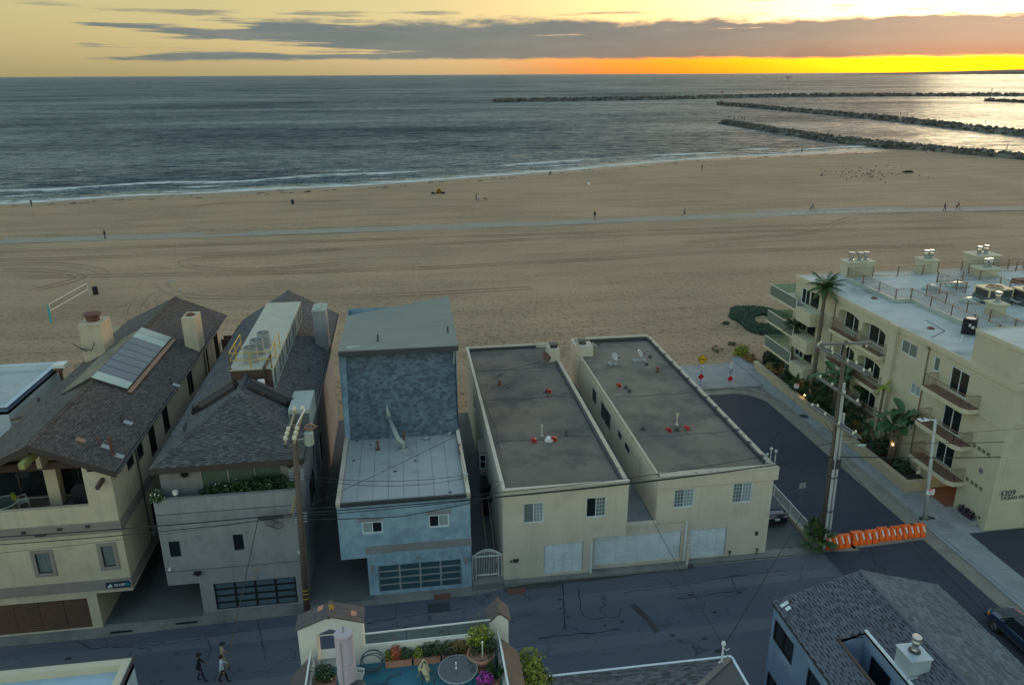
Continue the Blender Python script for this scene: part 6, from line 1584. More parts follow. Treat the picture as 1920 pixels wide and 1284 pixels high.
# ------------------------------------------------------------------ plants by the condominium
def palm(p, h, r, nf, fl, label, lean=(0, 0), seed=1, leaf='leaf', group=None, droop=1.0, name='palm_tree', skirt=0):
    rnd = random.Random(seed); t = thing(name, label, 'palm', p, group); p = Vector(p)
    top = p+Vector((lean[0], lean[1], h)); m = MB(); pts = []; rr = []
    n = 16
    for i in range(n+1):
        u = i/n; pts.append(p+Vector((lean[0]*u*u, lean[1]*u*u, h*u))); rr.append(r*(1.25-.35*u)*(1.06 if i % 2 else .96)+(.12*r*(1-u)**4))
    rr[-2] *= 1.25; rr[-1] *= 1.0
    m.tube(pts, rr, 8); m.build('trunk', mt['palmtrunk'], t, True)
    m = MB()
    for k in range(nf):
        a = k*2.399+rnd.uniform(-.2, .2); el = lerp(1.15, -.35, (k/nf)**1.1)+rnd.uniform(-.15, .15); L_ = fl*rnd.uniform(.8, 1.1)
        hd = Vector((math.cos(a), math.sin(a), 0)); pos = top.copy(); dr = (hd*math.cos(el)+UZ*math.sin(el)).normalized(); sp = []
        for i in range(11):
            sp.append((pos.copy(), dr.copy())); pos = pos+dr*(L_/10); dr = (dr-UZ*(.105*droop*(1+.6*i/10))).normalized()
        m.tube([s[0] for s in sp], [.028*(1-.08*i) for i in range(11)], 3, 0, False)
        for i in range(1, 11):
            for q in range(3):
                c, d = sp[i-1][0].lerp(sp[i][0], q/3), sp[i][1]; sd = d.cross(UZ).normalized()
                ll = fl*.26*math.sin(math.pi*min(1, .15+(i+q/3)/11.5))*rnd.uniform(.8, 1.15)
                for sgn in (-1, 1):
                    tip = c+(sd*sgn*.78+d*.55-UZ*(.30+.25*droop*rnd.random())).normalized()*ll; w = d*.035
                    m.add([c-w, c+w, c.lerp(tip, .6)+w*.7-UZ*.0, tip], [(0, 1, 2), (0, 2, 3)])
    m.build('crown', mt[leaf], t)
    if skirt:
        m = MB()
        for k in range(skirt):
            a = rnd.uniform(0, 6.28); c = top-UZ*rnd.uniform(.1, .7)+Vector((math.cos(a), math.sin(a), 0))*r; tip = c+Vector((math.cos(a), math.sin(a), 0))*rnd.uniform(.2, .5)-UZ*rnd.uniform(.6, 1.3)
            m.add([c-Vector((.05, .05, 0)), c+Vector((.05, .05, 0)), tip], [(0, 1, 2)])
        m.build('dead_fronds', mt['leafo'], t)
    return t
def fan_palm(p, h, nf, rad, label, seed, leaf='leafd', group=None):
    """clump of fan leaves on stalks"""
    rnd = random.Random(seed); t = thing('fan_palm', label, 'palm', p, group); p = Vector(p); m = MB(); s = MB()
    for k in range(nf):
        a = rnd.uniform(0, 6.28); el = rnd.uniform(-.15, 1.25); L_ = rad*rnd.uniform(.55, 1.0); base = p+UZ*h*rnd.uniform(.35, 1)
        d = Vector((math.cos(a)*math.cos(el), math.sin(a)*math.cos(el), math.sin(el))); c = base+d*L_
        s.tube([base, base.lerp(c, .55)+UZ*.08, c], [.022, .016, .012], 4, 0, False)
        sd = d.cross(UZ).normalized(); up = sd.cross(d)
        for i in range(15):
            b = (i-7)/7*1.9; dirn = (d*math.cos(b)+sd*math.sin(b)-UZ*.18+up*.15*math.cos(b*2)).normalized(); ll = rad*.55*(1-.25*abs(i-7)/7)
            q = dirn.cross(up).normalized()*.045; m.add([c, c+dirn*ll*.55+q, c+dirn*ll-UZ*.10, c+dirn*ll*.55-q], [(0, 1, 2, 3)])
    s.build('stalks', mt['leafo'], t); m.build('foliage', mt[leaf], t)
    return t
def banana(p, stems, h, label, seed, group=None):
    rnd = random.Random(seed); t = thing('banana_plant', label, 'plant', p, group); p = Vector(p)
    for k in range(stems):
        a = rnd.uniform(0, 6.28); b = p+Vector((math.cos(a)*.35, math.sin(a)*.35, 0)); hh = h*rnd.uniform(.7, 1.0); tp = b+Vector((math.cos(a)*.3, math.sin(a)*.3, hh))
        m = MB(); m.tube([b, b.lerp(tp, .5)+Vector((.05, 0, 0)), tp], [.15, .12, .08], 7); m.build('stem', mt['palmtrunk'], t, True)
        for j in range(7):
            aa = a+j*2.4+rnd.uniform(-.4, .4); el = rnd.uniform(.35, 1.35); L_ = rnd.uniform(1.2, 1.9)*h/3.2; d = Vector((math.cos(aa)*math.cos(el), math.sin(aa)*math.cos(el), math.sin(el)))
            pos = tp.copy(); rows = []; m = MB()
            for i in range(8):
                sd = d.cross(UZ).normalized(); w = .30*h/3.2*math.sin(math.pi*min(1, max(0, (i-1.2)/6.2)))**.7 if i > 1 else .02
                fold = UZ*w*.35; rows.append((pos+sd*w+fold, pos.copy(), pos-sd*w+fold)); pos = pos+d*L_/7; d = (d-UZ*.15).normalized()
            for (a1, b1, c1), (a2, b2, c2) in zip(rows, rows[1:]): m.add([a1, b1, c1, a2, b2, c2], [(0, 1, 4, 3), (1, 2, 5, 4)])
            m.build('paddle_leaf', mt['leafb'], t)
    return t
def bush(p, rad, n, size, label, leaf='leaf', name='bush', cat='bush', seed=1, group=None, stem=True, fl=None, trunk_h=0):
    rnd = random.Random(seed); t = thing(name, label, cat, p, group); p = Vector(p); m = MB()
    foliage(m, p+UZ*(rad[2]*.85+trunk_h), rad, n, size, rnd, flat=.25)
    m.build('foliage', mt[leaf], t)
    if stem:
        s = MB()
        for k in range(5):
            a = k*1.257; s.tube([p+Vector((math.cos(a)*.08, math.sin(a)*.08, -.02)), p+Vector((math.cos(a)*rad[0]*.5, math.sin(a)*rad[1]*.5, rad[2]*1.0+trunk_h))], [.03, .012], 4)
        s.build('branches', mt['wood'], t)
    if fl:
        f = MB(); foliage(f, p+UZ*(rad[2]*.9+trunk_h), (rad[0]*1.04, rad[1]*1.04, rad[2]*1.05), fl[1], fl[2], rnd, shell=.85); f.build('flowers', mt[fl[0]], t)
    return t
pb = lambda px, py, z=.6: G(px, py, z)
palm((37.7, 63.0, .6), 11.0, .17, 26, 2.3, 'tallest palm, reaching above the condominium roofline', (0.05, 0, 0), 3, 'leaf', skirt=18)
palm((37.6, 67.2, .6), 6.0, .12, 18, 1.7, 'slim mid-height palm before the glazed corner balconies', (-.1, 0), 4, 'leafd', skirt=8)
palm((37.7, 52.6, .6), 5.3, .10, 7, 1.0, 'thin palm with a sparse yellow crown against the cream wall', (.1, .1), 5, 'leafy', droop=1.8)
fan_palm((37.5, 56.0, .6), 1.9, 46, 1.35, 'wide dark fan palm clump in the middle of the planting bed', 7)
fan_palm((37.4, 68.6, .6), 1.3, 30, 1.0, 'small fan palm at the beach end of the planting bed', 8)
fan_palm((37.6, 60.2, .6), 1.6, 26, 1.15, 'fan palm partly behind the utility pole wires', 9, 'leaf')
for i, (x, y, h, r_, lf, lab) in enumerate(((37.3, 54.6, 1.3, 1.0, 'leafd', 'low fan palm in front of the rust orange bush'), (37.5, 58.9, 1.5, 1.1, 'leafd', 'dark fan palm before the arched ground floor doors'), (37.2, 64.0, 1.2, .95, 'leaf', 'fan palm just behind the lit garden lamp by the parking sign'), (37.3, 66.6, 1.2, .9, 'leafd', 'fan palm clump at the foot of the slim palm'), (37.4, 51.2, 1.1, .8, 'leafd', 'low dark fan palm under the yellow-crowned palm'), (37.6, 61.4, 1.7, 1.1, 'leafd', 'fan palm at the foot of the tallest palm'))):
    fan_palm((x, y, .6), h, 30, r_, lab, 80+i, lf)
banana((37.6, 50.1, .6), 3, 3.9, 'tall banana-leaved plant with a lamp between its stems', 10)
banana((37.4, 51.6, .6), 3, 2.3, 'lower banana-leaved plant beside the tall one', 11)
banana((37.7, 58.3, .6), 3, 4.2, 'broad-leaved plant below the arched balconies', 12)
bush((37.5, 48.6, .55), (.6, .8, .55), 420, .16, 'dark round bush at the corner of the planter wall', 'leafd', seed=13)
bush((37.5, 54.0, .55), (.42, .5, .45), 260, .13, 'rust orange bush in the dark planting bed', 'leafo', seed=14)
for i, (x, y, r_, lf, lab) in enumerate(((37.2, 64.6, .7, 'leafd', 'dark bush lit by a garden lamp behind the parking sign'), (37.4, 66.2, .65, 'leaf', 'green bush at the foot of the slim palm'), (37.3, 70.2, .65, 'leafo', 'ochre bush at the beach end of the planter wall'), (37.3, 62.0, .6, 'leafd', 'low dark bush at the foot of the tallest palm'), (37.4, 58.0, .55, 'leafd', 'low dark bush beneath the broad-leaved plant'))):
    bush((x, y, .55), (r_, r_*1.5, r_*.8), 480, .15, lab, lf, seed=20+i)
bush((36.75, 76.6, 0), (.85, .8, .72), 620, .15, 'rounded yellow-green shrub at the corner of the beach pavement', 'leafy', seed=31)
bush((37.0, 74.8, 0), (.6, .8, .5), 420, .13, 'ochre shrub with pinkish tips beside the pavement end', 'leafo', seed=32, fl=('leafr', 40, .10))
bush((37.1, 73.2, 0), (.5, .7, .45), 320, .13, 'reddish low shrub where the planter wall starts', 'leafo', seed=33, fl=('leafr', 70, .10))
h = MB(); rnd = random.Random(6)
t = thing('clipped_hedge', 'dense clipped hedge block below the glazed balconies', 'hedge', (38.6, 73.5, 0)); foliage(h, (38.6, 73.4, .8), (.85, .8, .95), 900, .11, rnd, shell=.75); h.build('foliage', mt['leafd'], t)
h = MB(); h.box(38.0, 39.2, 72.9, 73.9, 0, 1.35); h.build('inner_twigs', mt['soil'], t)
# creeping plant on the sand with a bare middle
g = MB(); rnd = random.Random(9)
for _ in range(7000):
    a = rnd.uniform(0, 6.28); r_ = max(rnd.uniform(.0, 1.0)**.5, .34+.1*math.sin(2*a))*(1+.10*math.sin(3*a+1)+.06*math.sin(7*a)); x = 44.9+3.9*r_*math.cos(a)+.8*r_*math.sin(a); y = 88.6+6.2*r_*math.sin(a)
    hgt = .40*math.sin(math.pi*min(1, max(.05, (r_-.2)/.85)))+.05
    q = Vector((x, y, .05+hgt*rnd.random())); s = rnd.uniform(.10, .24); d = Vector((rnd.gauss(0, 1), rnd.gauss(0, 1), rnd.uniform(0, .8))).normalized(); e = d.orthogonal().normalized()
    g.add([q-d*s, q+e*s*.6, q+d*s, q-e*s*.6], [(0, 1, 2, 3)])
tt = thing('creeping_shrub', 'low oval patch of dark green creeping shrub on the sand', 'shrub', (44.9, 88.6, 0)); g.build('foliage', mt['leafd'], tt, False, 'stuff')
for i, (px, py, s, lab) in enumerate(((1361, 608, .45, 'tiny dark tuft on the sand left of the oval creeping shrub'), (1345, 660, .8, 'sparse grey-green tuft on the sand behind the END sign'), (1372, 648, .5, 'thin weed tuft right of the sparse grey-green one'))):
    p = G(px, py, 0); bush((p.x, p.y, 0), (s, s, s*.55), 90, .13, lab, 'leafd', 'weed_tuft', 'weed', 40+i, stem=False)
p = G(1062, 680, 0); bush((13.9, 68.2, 0), (.8, .9, .8), 420, .15, 'dark bush at the beach end of the gap between cream houses', 'leafd', seed=45)
# palm tuft at the twin utility pole
fan_palm((26.3, 40.75, .0), 1.1, 40, 1.0, 'bushy palm tuft round the foot of the utility pole', 46, 'leaf')
# garden lamps (lit)
def garden_lamp(p, label, e=1.5):
    t = thing('garden_lamp', label, 'lamp', p, 'lit garden lamps in the planting bed'); p = Vector(p)
    m = MB(); m.tube([p-UZ*.5, p-UZ*.1], .02, 5); m.cyl(p+UZ*.09, .09, .03, 8); m.build('stake', mt['dark'], t)
    m = MB(); m.lathe(p-UZ*.1, [(.05, 0), (.085, .06), (.085, .12), (.05, .18)], 8); m.build('bulb', mt['lamp'], t)
    l = bpy.data.lights.new('lamp_light', 'POINT'); l.energy = e; l.color = (1, .62, .2); l.shadow_soft_size = .08; lo = bpy.data.objects.new('lamp_light', l); COL.objects.link(lo); lo.parent = t; lo.location = Vector((-.14, -.1, .1))
garden_lamp((36.85, 62.6, 1.15), 'lit garden lamp by the planter wall behind the parking sign'); garden_lamp((37.3, 49.75, 2.35), 'lit lamp between the stems of the tall banana plant', 2.5); garden_lamp((36.85, 56.4, 1.15), 'lit garden lamp behind the utility pole crossarm', 1)
l = bpy.data.lights.new('entry_light', 'POINT'); l.energy = .9; l.color = (1, .66, .22); l.shadow_soft_size = .1
t = thing('entry_lamp', 'glowing ceiling lamp in the tiled entry under the balcony', 'lamp', (39.6, 45.6, 1.9)); m = MB(); m.lathe((39.6, 45.6, 1.88), [(.05, 0), (.14, .06), (.14, .14)], 10); m.build('shade', mt['lamp'], t)
lo = bpy.data.objects.new('entry_light', l); COL.objects.link(lo); lo.parent = t; lo.location = (0, 0, -.15)
# window box of dark foliage by the entry
t = thing('planter_box', 'stone trough of dark purple foliage against the condominium wall', 'planter', (38.3, 42.4, .12)); m = MB(); m.box(38.02, 38.58, 41.4, 43.2, .12, .42); m.build('trough', mt['concrete'], t)
m = MB(); foliage(m, (38.3, 42.3, .62), (.3, .9, .32), 320, .11, random.Random(3), shell=.2); m.build('foliage', M('purple_leaf', (.045, .022, .04), .7, bump=0, island=.4), t)
# ------------------------------------------------------------------ roofs and terrace on the near side of the alley
def near_left():
    t = thing('white_house', 'near white-edged flat roof cut by the bottom left corner', 'house', (-14, 20, 0))
    x0, x1, y0, y1, z = -24, -12.2, 8, 28.05, 7.0
    mb = MB(); mb.quad((x1, y0, 0), (x1, y1, 0), (x1, y1, z-.1), (x1, y0, z-.1)); mb.quad((x1, y1, 0), (x0, y1, 0), (x0, y1, z-.1), (x1, y1, z-.1)); mb.quad((x0, y1, 0), (x0, y0, 0), (x0, y0, z-.1), (x0, y1, z-.1)); mb.quad((x0, y0, 0), (x1, y0, 0), (x1, y0, z-.1), (x0, y0, z-.1)); mb.build('wall', mt['blue_st'], t)
    r = MB(); r.quad((x0+.3, y0+.3, z-.35), (x1-.3, y0+.3, z-.35), (x1-.3, y1-.3, z-.35), (x0+.3, y1-.3, z-.35)); r.build('roof', M('blue_white_membrane', (.36, .47, .55), .7, c2=(.30, .41, .50), scale=.8, bump=.1, stain=(.46, .52, .54), stain_scale=.5), t)
    parapet(t, x0, x1, y0, y1, z-.5, z, .34, mt['cornice'], 'parapet'); 
    f = MB(); f.box(x1+.0, x1+.06, y0, y1+.06, z-.16, z+.02); f.box(x0, x1-.0, y1+.0, y1+.06, z-.16, z+.02); f.build('edge_trim', mt['dark'], t)
near_left()
def terrace():
    t = thing('terrace_house', 'white terrace house with tiled arch, glass railings and a planted blue-green roof deck', 'house', (-1, 20, 0))
    zd = 7.7; yF = 25.45; wm = M('white_terrace_paint', (.60, .60, .55), .7, c2=(.55, .55, .51), scale=1, bump=.06)
    mb = MB(); mb.box(-4.95, 3.35, 8, yF+.25, 0, zd-.02); mb.box(-2.43, 2.6, yF, yF+.16, zd-.02, 8.5); mb.build('wall', wm, t)
    d = MB(); d.quad((-4.5, 8.1, zd+.004), (3.0, 8.1, zd+.004), (3.0, yF, zd+.004), (-4.5, yF, zd+.004)); d.build('deck', mt['decktile'], t)
    # gabled arch
    def gable_arch(x0, x1, zl, za, zr, xa, open_=None, depth=.85):
        m = MB(); y0, y1 = 25.5, 25.5+depth
        out = [(x0, 7.6), (x1, 7.6), (x1, zr), (xa, za), (x0, zl)]
        if open_:
            a, b, zo, el, ap, er = open_
            m.extr([(x0, y0, 7.0), (a, y0, 7.0), (a, y0, el), (x0, y0, zl)], (0, depth, 0)); m.extr([(b, y0, 7.0), (x1, y0, 7.0), (x1, y0, zr), (b, y0, er)], (0, depth, 0))
            m.extr([(x0, y0, zl), (a, y0, el), (xa, y0, ap), (b, y0, er), (x1, y0, zr), (xa, y0, za)], (0, depth, 0)); m.box(a, b, y0+.2, y0+depth-.1, 7.0, zo)
        else: m.extr([(x, y0, z) for x, z in out], (0, depth, 0))
        w = m.build('arch_wall' if open_ else 'pier', wm, t)
        # overlapping tiles on both slopes
        for (xa_, za_), (xe, ze), sd in (((xa, za), (x0-.06, zl-.03), -1), ((xa, za), (x1+.06, zr-.03), 1)):
            L_ = math.hypot(xe-xa_, ze-za_); nr_ = max(2, int(L_/.24)); nc = max(3, int((depth+.1)/.26)); V = Vector((xa_-xe, 0, za_-ze)).normalized(); nn = Vector((-V.z*sd*-1, 0, abs(V.x)))
            nn = Vector((V.z*(1 if sd > 0 else -1), 0, abs(V.x))).normalized()
            for i in range(nr_):
                for j in range(nc):
                    b = Vector((xe, y0-.04+j*(depth+.1)/nc, ze))+V*(L_*i/nr_)+nn*(.03+random.uniform(0, .012)); wdt = (depth+.1)/nc-.012
                    q = MB(); q.obox(b, V*(L_/nr_+.05), UY*wdt, nn*.035-V*.0); q.build('tile', mt['rooftile'] if random.random() > .02 else mt['terracotta'], w)
            if open_ and sd < 0: pass
        rc = MB(); rc.tube([(xa, y0-.05, za+.05), (xa, y1+.05, za+.05)], .09, 7); rc.build('ridge_tile', mt['rooftile'], w)
        return w
    gable_arch(-4.92, -2.43, 9.58, 10.05, 9.66, -3.68, (-4.24, -3.04, 7.95, 9.28, 9.52, 9.24))
    gable_arch(2.64, 3.38, 9.06, 9.44, 9.08, 3.02)
    m = MB(); foliage(m, (-3.62, 25.95, 10.18), (.16, .16, .07), 40, .05, random.Random(2), shell=.1); m.build('moss_clump', mt['yellow'], t)
    # glass railing
    r = MB(); r.bar((-2.42, yF+.05, 9.12), (2.64, yF+.05, 9.20), .05, .05); r.bar((-2.42, yF+.05, 8.56), (2.64, yF+.05, 8.60), .06, .05); r.bar((-4.22, yF+.3, 9.05), (-3.06, yF+.3, 9.05), .04, .04); r.build('hand_rail', mt['whiteplastic'], t)
    for i in range(3): 
        x = -2.4+i*1.68; g = MB(); g.box(x+.02, x+1.64, yF+.045, yF+.055, 8.63, 9.10); g.build('glass_panel', mt['glassrail'], t)
    for x, nm in ((2.92, 1), (-4.45, -1)):
        r = MB()
        for k, zz in enumerate((8.75, 8.62)): r.bar((x+.05*k*nm, 8, zz), (x+.05*k*nm, yF-.1, zz), .05, .05)
        for i in range(7): r.bar((x, yF-.2-i*2.2, zd), (x, yF-.2-i*2.2, 8.75), .05)
        r.box(x-.08, x+.08, 8, yF, zd, zd+.5); r.build('side_rail', mt['whiteplastic'], t)
        g = MB(); g.box(x-.006, x+.006, 8, yF-.25, zd+.52, 8.6); g.build('glass_panel', mt['glassrail'], t)
    # tiled skirt roofs outside the rails
    for xa, xb, za, zb in ((3.02, 3.75, 8.3, 7.55), (-4.55, -5.3, 8.3, 7.5)):
        s = MB(); s.extr([(xa, 8, za), (xb, 8, zb), (xb, yF-.1, zb), (xa, yF-.1, za)] if xb < xa else [(xa, yF-.1, za), (xb, yF-.1, zb), (xb, 8, zb), (xa, 8, za)], (0, 0, .08)); sk = s.build('skirt_roof', M('brown_skirt_roof', (.14, .105, .085), .9, c2=(.10, .08, .07), scale=1.5, bump=.3, stain=(.06, .055, .05), stain_scale=1.2) if xb > xa else mt['rooftile'], t)
        s = MB(); s.quad((xb, 8, zb), (xb, yF-.1, zb), (xb, yF-.1, 0), (xb, 8, 0)) if xb > 0 else s.quad((xb, yF-.1, zb), (xb, 8, zb), (xb, 8, 0), (xb, yF-.1, 0)); s.quad((xa, yF-.1, 0), (xb, yF-.1, 0), (xb, yF-.1, zb), (xa, yF-.1, za)); s.build('side_wall', wm, t)
    return zd
zd = terrace()
def planter(x0, x1, y0, y1, z, label, plants, seed):
    t = thing('planter_box', label, 'planter', (x0, y0, z), 'terracotta planters along the terrace edge')
    m = MB(); h = .32; k = .03
    m.box(x0, x1, y0, y0+k, z, z+h); m.box(x0, x1, y1-k, y1, z, z+h); m.box(x0, x0+k, y0+k, y1-k, z, z+h); m.box(x1-k, x1, y0+k, y1-k, z, z+h); m.box(x0+k, x1-k, y0+k, y1-k, z, z+h-.06); m.build('trough', mt['terracotta'], t)
    rnd = random.Random(seed)
    for (u, rx, rz, leaf, n, nm) in plants:
        m = MB(); foliage(m, (lerp(x0, x1, u), (y0+y1)/2, z+h+rz*.7), (rx, .24, rz), n, .06, rnd, shell=.3, flat=.2); m.build(nm, mt[leaf], t)
planter(-1.62, -.58, 25.08, 25.42, zd, 'left terracotta trough holding a bright orange-red plant', [(.15, .2, .22, 'leafy', 150, 'foliage'), (.42, .24, .36, 'leafr', 260, 'foliage'), (.8, .32, .24, 'leaf', 240, 'foliage')], 1)
planter(-.5, .56, 25.08, 25.42, zd, 'middle terracotta trough of mixed green plants on the terrace', [(.2, .26, .22, 'leafy', 180, 'foliage'), (.55, .3, .34, 'leafd', 280, 'foliage'), (.9, .22, .38, 'leaf', 200, 'foliage')], 2)
planter(.64, 1.70, 25.06, 25.40, zd, 'right terracotta trough of ochre and green trailing plants', [(.2, .25, .36, 'leaf', 220, 'foliage'), (.55, .38, .34, 'leafo', 380, 'foliage'), (.9, .25, .28, 'leafo', 200, 'foliage')], 3)
planter(-4.3, -3.5, 24.2, 24.75, zd, 'terracotta trough with a white-flowered bush below the arch', [(.5, .44, .42, 'leaf', 520, 'foliage'), (.45, .46, .5, 'leafd', 260, 'foliage'), (.6, .36, .55, 'whitefl', 26, 'flowers')], 4)
def big_pot():
    c = Vector((2.15, 24.55, zd)); t = thing('flower_pot', 'large round terracotta pot overflowing with green plants in the terrace corner', 'pot', c)
    m = MB(); m.lathe(c, [(.30, 0), (.36, .25), (.50, .62), (.56, .64), (.56, .74), (.50, .74), (.48, .64)], 20); m.build('pot_body', mt['terracotta'], t)
    m = MB(); m.cyl(c+UZ*.60, .49, .02, 16); m.build('potting_soil', mt['soil'], t)
    rnd = random.Random(8); m = MB(); foliage(m, c+Vector((0, .25, 1.25)), (.55, .4, .62), 620, .085, rnd, shell=.15); m.build('foliage', mt['leafy'], t)
    m = MB(); foliage(m, c+Vector((.38, .05, 1.0)), (.3, .3, .5), 320, .07, rnd, shell=.1); m.build('foliage', mt['leafd'], t)
    m = MB(); foliage(m, c+Vector((-.2, .05, .95)), (.25, .3, .3), 160, .06, rnd, shell=.1); m.build('foliage', mt['leafd'], t)
    m = MB(); m.tube([c+Vector((.05, -.1, .6)), c+Vector((.05, -.12, 1.35))], .025, 6); m.lathe(c+Vector((.05, -.12, 1.33)), [(.04, 0), (.05, .05), (.02, .08)], 7); m.build('solar_stake', mt['whiteplastic'], t)
    m = MB()
    for k in range(4): m.tube([c+Vector((.1*k-.1, .2, .7)), c+Vector((.16*k-.3, .25, 1.9+.1*k)), c+Vector((.2*k-.4, .28, 2.25+.1*k))], .008, 4)
    m.build('dry_stalks', mt['leafo'], t)
big_pot()
def umbrella_closed():
    p = Vector((-2.98, 23.85, zd)); t = thing('closed_parasol', 'furled parasol in a mauve canvas cover standing on the terrace', 'parasol', p)
    m = MB(); m.tube([p, p+UZ*3.2], .035, 8); m.build('pole', mt['gmetal'], t)
    m = MB(); m.cyl(p, .32, .10, 16); m.build('base', mt['dark'], t)
    rows = []; n = 18
    for z, r in ((.55, .26), (.62, .34), (1.1, .36), (1.5, .34), (1.56, .30), (1.62, .36), (2.2, .345), (2.75, .33), (2.86, .36), (2.93, .33), (2.95, .05)):
        rows.append([p+Vector((r*math.cos(a*2*math.pi/n)*(1+.05*math.sin(3*a+z*2)), r*.8*math.sin(a*2*math.pi/n)*(1+.05*math.cos(4*a+z)), z)) for a in range(n)])
    m = MB()
    for a, c in zip(rows, rows[1:]):
        for k in range(n): m.quad(a[k], a[(k+1) % n], c[(k+1) % n], c[k])
    m.poly(rows[-1]); m.build('cover', mt['mauve'], t, True)
    m = MB(); m.tube([p+Vector((-.12, -.29, .7)), p+Vector((-.10, -.29, 2.7))], .012, 4); m.build('zip_seam', mt['taupe'], t)
umbrella_closed()
def hose(pts, label, loc):
    m = MB(); m.tube(pts, .022, 5); single(m, 'garden_hose', mt['inkblue'], label, 'hose', loc)
hp = []
for k in range(70):
    a = k*.36; r = .40+.10*math.sin(k*.33); hp.append((-2.05+r*1.05*math.cos(a), 24.95+.10*math.sin(k*.2)+.06*math.sin(a), zd+.48+r*1.0*math.sin(a)))
hose(hp, 'dark blue hose hung in upright coils against the white terrace wall', (-2.05, 24.95, zd))
hp = [(-1.0, 24.7, zd+.03), (-1.5, 24.55, zd+.03)]
for k in range(56):
    a = 1.2+k*.36; r = .48+.14*math.sin(k*.21); hp.append((-1.85+r*1.1*math.cos(a), 23.75+r*.8*math.sin(a), zd+.035+.0015*k))
hose(hp, 'dark blue hose lying in flat coils on the terrace deck', (-1.85, 23.75, zd))
t = thing('bin', 'black lidded bin beside the furled parasol', 'bin', (-2.62, 23.5, zd)); m = MB(); m.lathe((-2.62, 23.5, zd), [(.24, 0), (.30, .68), (.31, .70)], 14); m.build('bin_body', mt['cloth_dark'], t); m = MB(); m.lathe((-2.62, 23.5, zd+.70), [(.32, 0), (.33, .04), (.26, .09), (.05, .11)], 14); m.build('lid', mt['dark'], t)
t = thing('watering_tub', 'white rectangular plastic tub against the terrace wall', 'tub', (-2.72, 24.6, zd)); m = MB(); T = Matrix.Translation((-2.72, 24.6, zd)) @ Matrix.Rotation(.3, 4, 'Y'); m.T = T
m.box(-.15, .15, -.13, .13, 0, .03); m.box(-.17, -.14, -.15, .15, 0, .5); m.box(.14, .17, -.15, .15, 0, .5); m.box(-.14, .14, -.15, -.12, 0, .5); m.box(-.14, .14, .12, .15, 0, .5); m.build('tub_body', mt['whiteplastic'], t)
t = thing('patio_table', 'round glass-topped table in the middle of the terrace', 'table', (1.18, 23.85, zd)); c = Vector((1.18, 23.85, zd))
m = MB(); m.cyl(c+UZ*.70, .74, .014, 32); m.build('table_top', mt['tableglass'], t)
m = MB(); m.lathe(c+UZ*.685, [(.735, 0), (.765, .0), (.765, .035), (.735, .035)], 32, cap=False); m.build('rim', mt['gmetal'], t)
for a in range(4):
    m = MB(); m.tube([c+Vector((.5*math.cos(a*1.571+.5), .5*math.sin(a*1.571+.5), 0)), c+Vector((.28*math.cos(a*1.571+.5), .28*math.sin(a*1.571+.5), .35)), c+Vector((.5*math.cos(a*1.571+.5), .5*math.sin(a*1.571+.5), .69))], .022, 6); m.build('leg', mt['gmetal'], t)
t = thing('candle_holder', 'small white candle holder standing on the terrace table', 'candle holder', (1.12, 23.9, zd+.714)); m = MB(); m.lathe((1.12, 23.9, zd+.714), [(.05, 0), (.02, .03), (.02, .24), (.04, .27)], 8); m.build('holder', mt['whiteplastic'], t)
def lattice_chair(p, rot, label, draped=False):
    t = thing('wire_chair', label, 'chair', p, 'wire garden chairs round the terrace table'); T = Matrix.Translation(p) @ Matrix.Rotation(rot, 4, 'Z'); cm = mt['dark']
    m = MB(T); m.tube([(-.25, -.25, .43), (.25, -.25, .43), (.27, .25, .43), (-.27, .25, .43), (-.25, -.25, .43)], .016, 5)
    for i in range(9): m.bar((-.25+.0625*i, -.25, .43), (-.25+.0625*i, .25, .43), .012)
    m.build('seat', cm, t)
    m = MB(T); arc = [(.28*math.cos(math.pi*i/10), .27+.06*math.sin(math.pi*i/10), .45+.52*math.sin(math.pi*i/10)) for i in range(11)]; m.tube(arc, .018, 5)
    for i in range(-6, 7):
        for sg in (-1, 1):
            a = Vector((.08*i, .29, .45)); b = a+Vector((.30*sg, .05, .48)); pts = []
            for q in range(7):
                r = a.lerp(b, q/6)
                if abs(r.x) < .28*math.sqrt(max(0, 1-((r.z-.45)/.52)**2)): pts.append(r)
            if len(pts) > 1: m.bar(pts[0], pts[-1], .010)
    m.build('backrest', cm, t)
    for sx in (-1, 1):
        m = MB(T); m.tube([(sx*.27, .26, .62), (sx*.31, 0, .66), (sx*.27, -.24, .63), (sx*.25, -.25, .43)], .016, 5); m.build('armrest', cm, t)
        for sy in (-1, 1): m = MB(T); m.tube([(sx*.25, sy*.25, .43), (sx*.28, sy*.28, 0)], .017, 5); m.build('leg', cm, t)
    return T
lattice_chair(Vector((.98, 24.45, zd)), .1, 'wire chair straight behind the glass terrace table'); lattice_chair(Vector((2.25, 23.95, zd)), -1.1, 'wire chair standing in front of the big terracotta pot')
T = lattice_chair(Vector((.15, 23.95, zd)), 1.1, 'wire chair with a cream cloth over its back, left of the table')
m = MB(T); rows = [[(x, .32-.16*abs(k)*(1 if k < 0 else -1)+.10*math.sin(x*9), .99-.34*abs(k)-.10*(x/.3)**2+.03*math.sin(x*14)) for x in (-.30, -.18, -.06, .06, .18, .30)] for k in (-1.6, -.8, -.25, 0, .25, .8, 1.3)]
for a, c in zip(rows, rows[1:]):
    for k in range(5): m.quad(a[k], a[k+1], c[k+1], c[k])
single(m, 'draped_cloth', M('cream_cloth', (.50, .45, .29), .95, bump=.2, bscale=30), 'cream cloth thrown over the back of a wire terrace chair', 'cloth', tuple(T.translation), smooth=True)
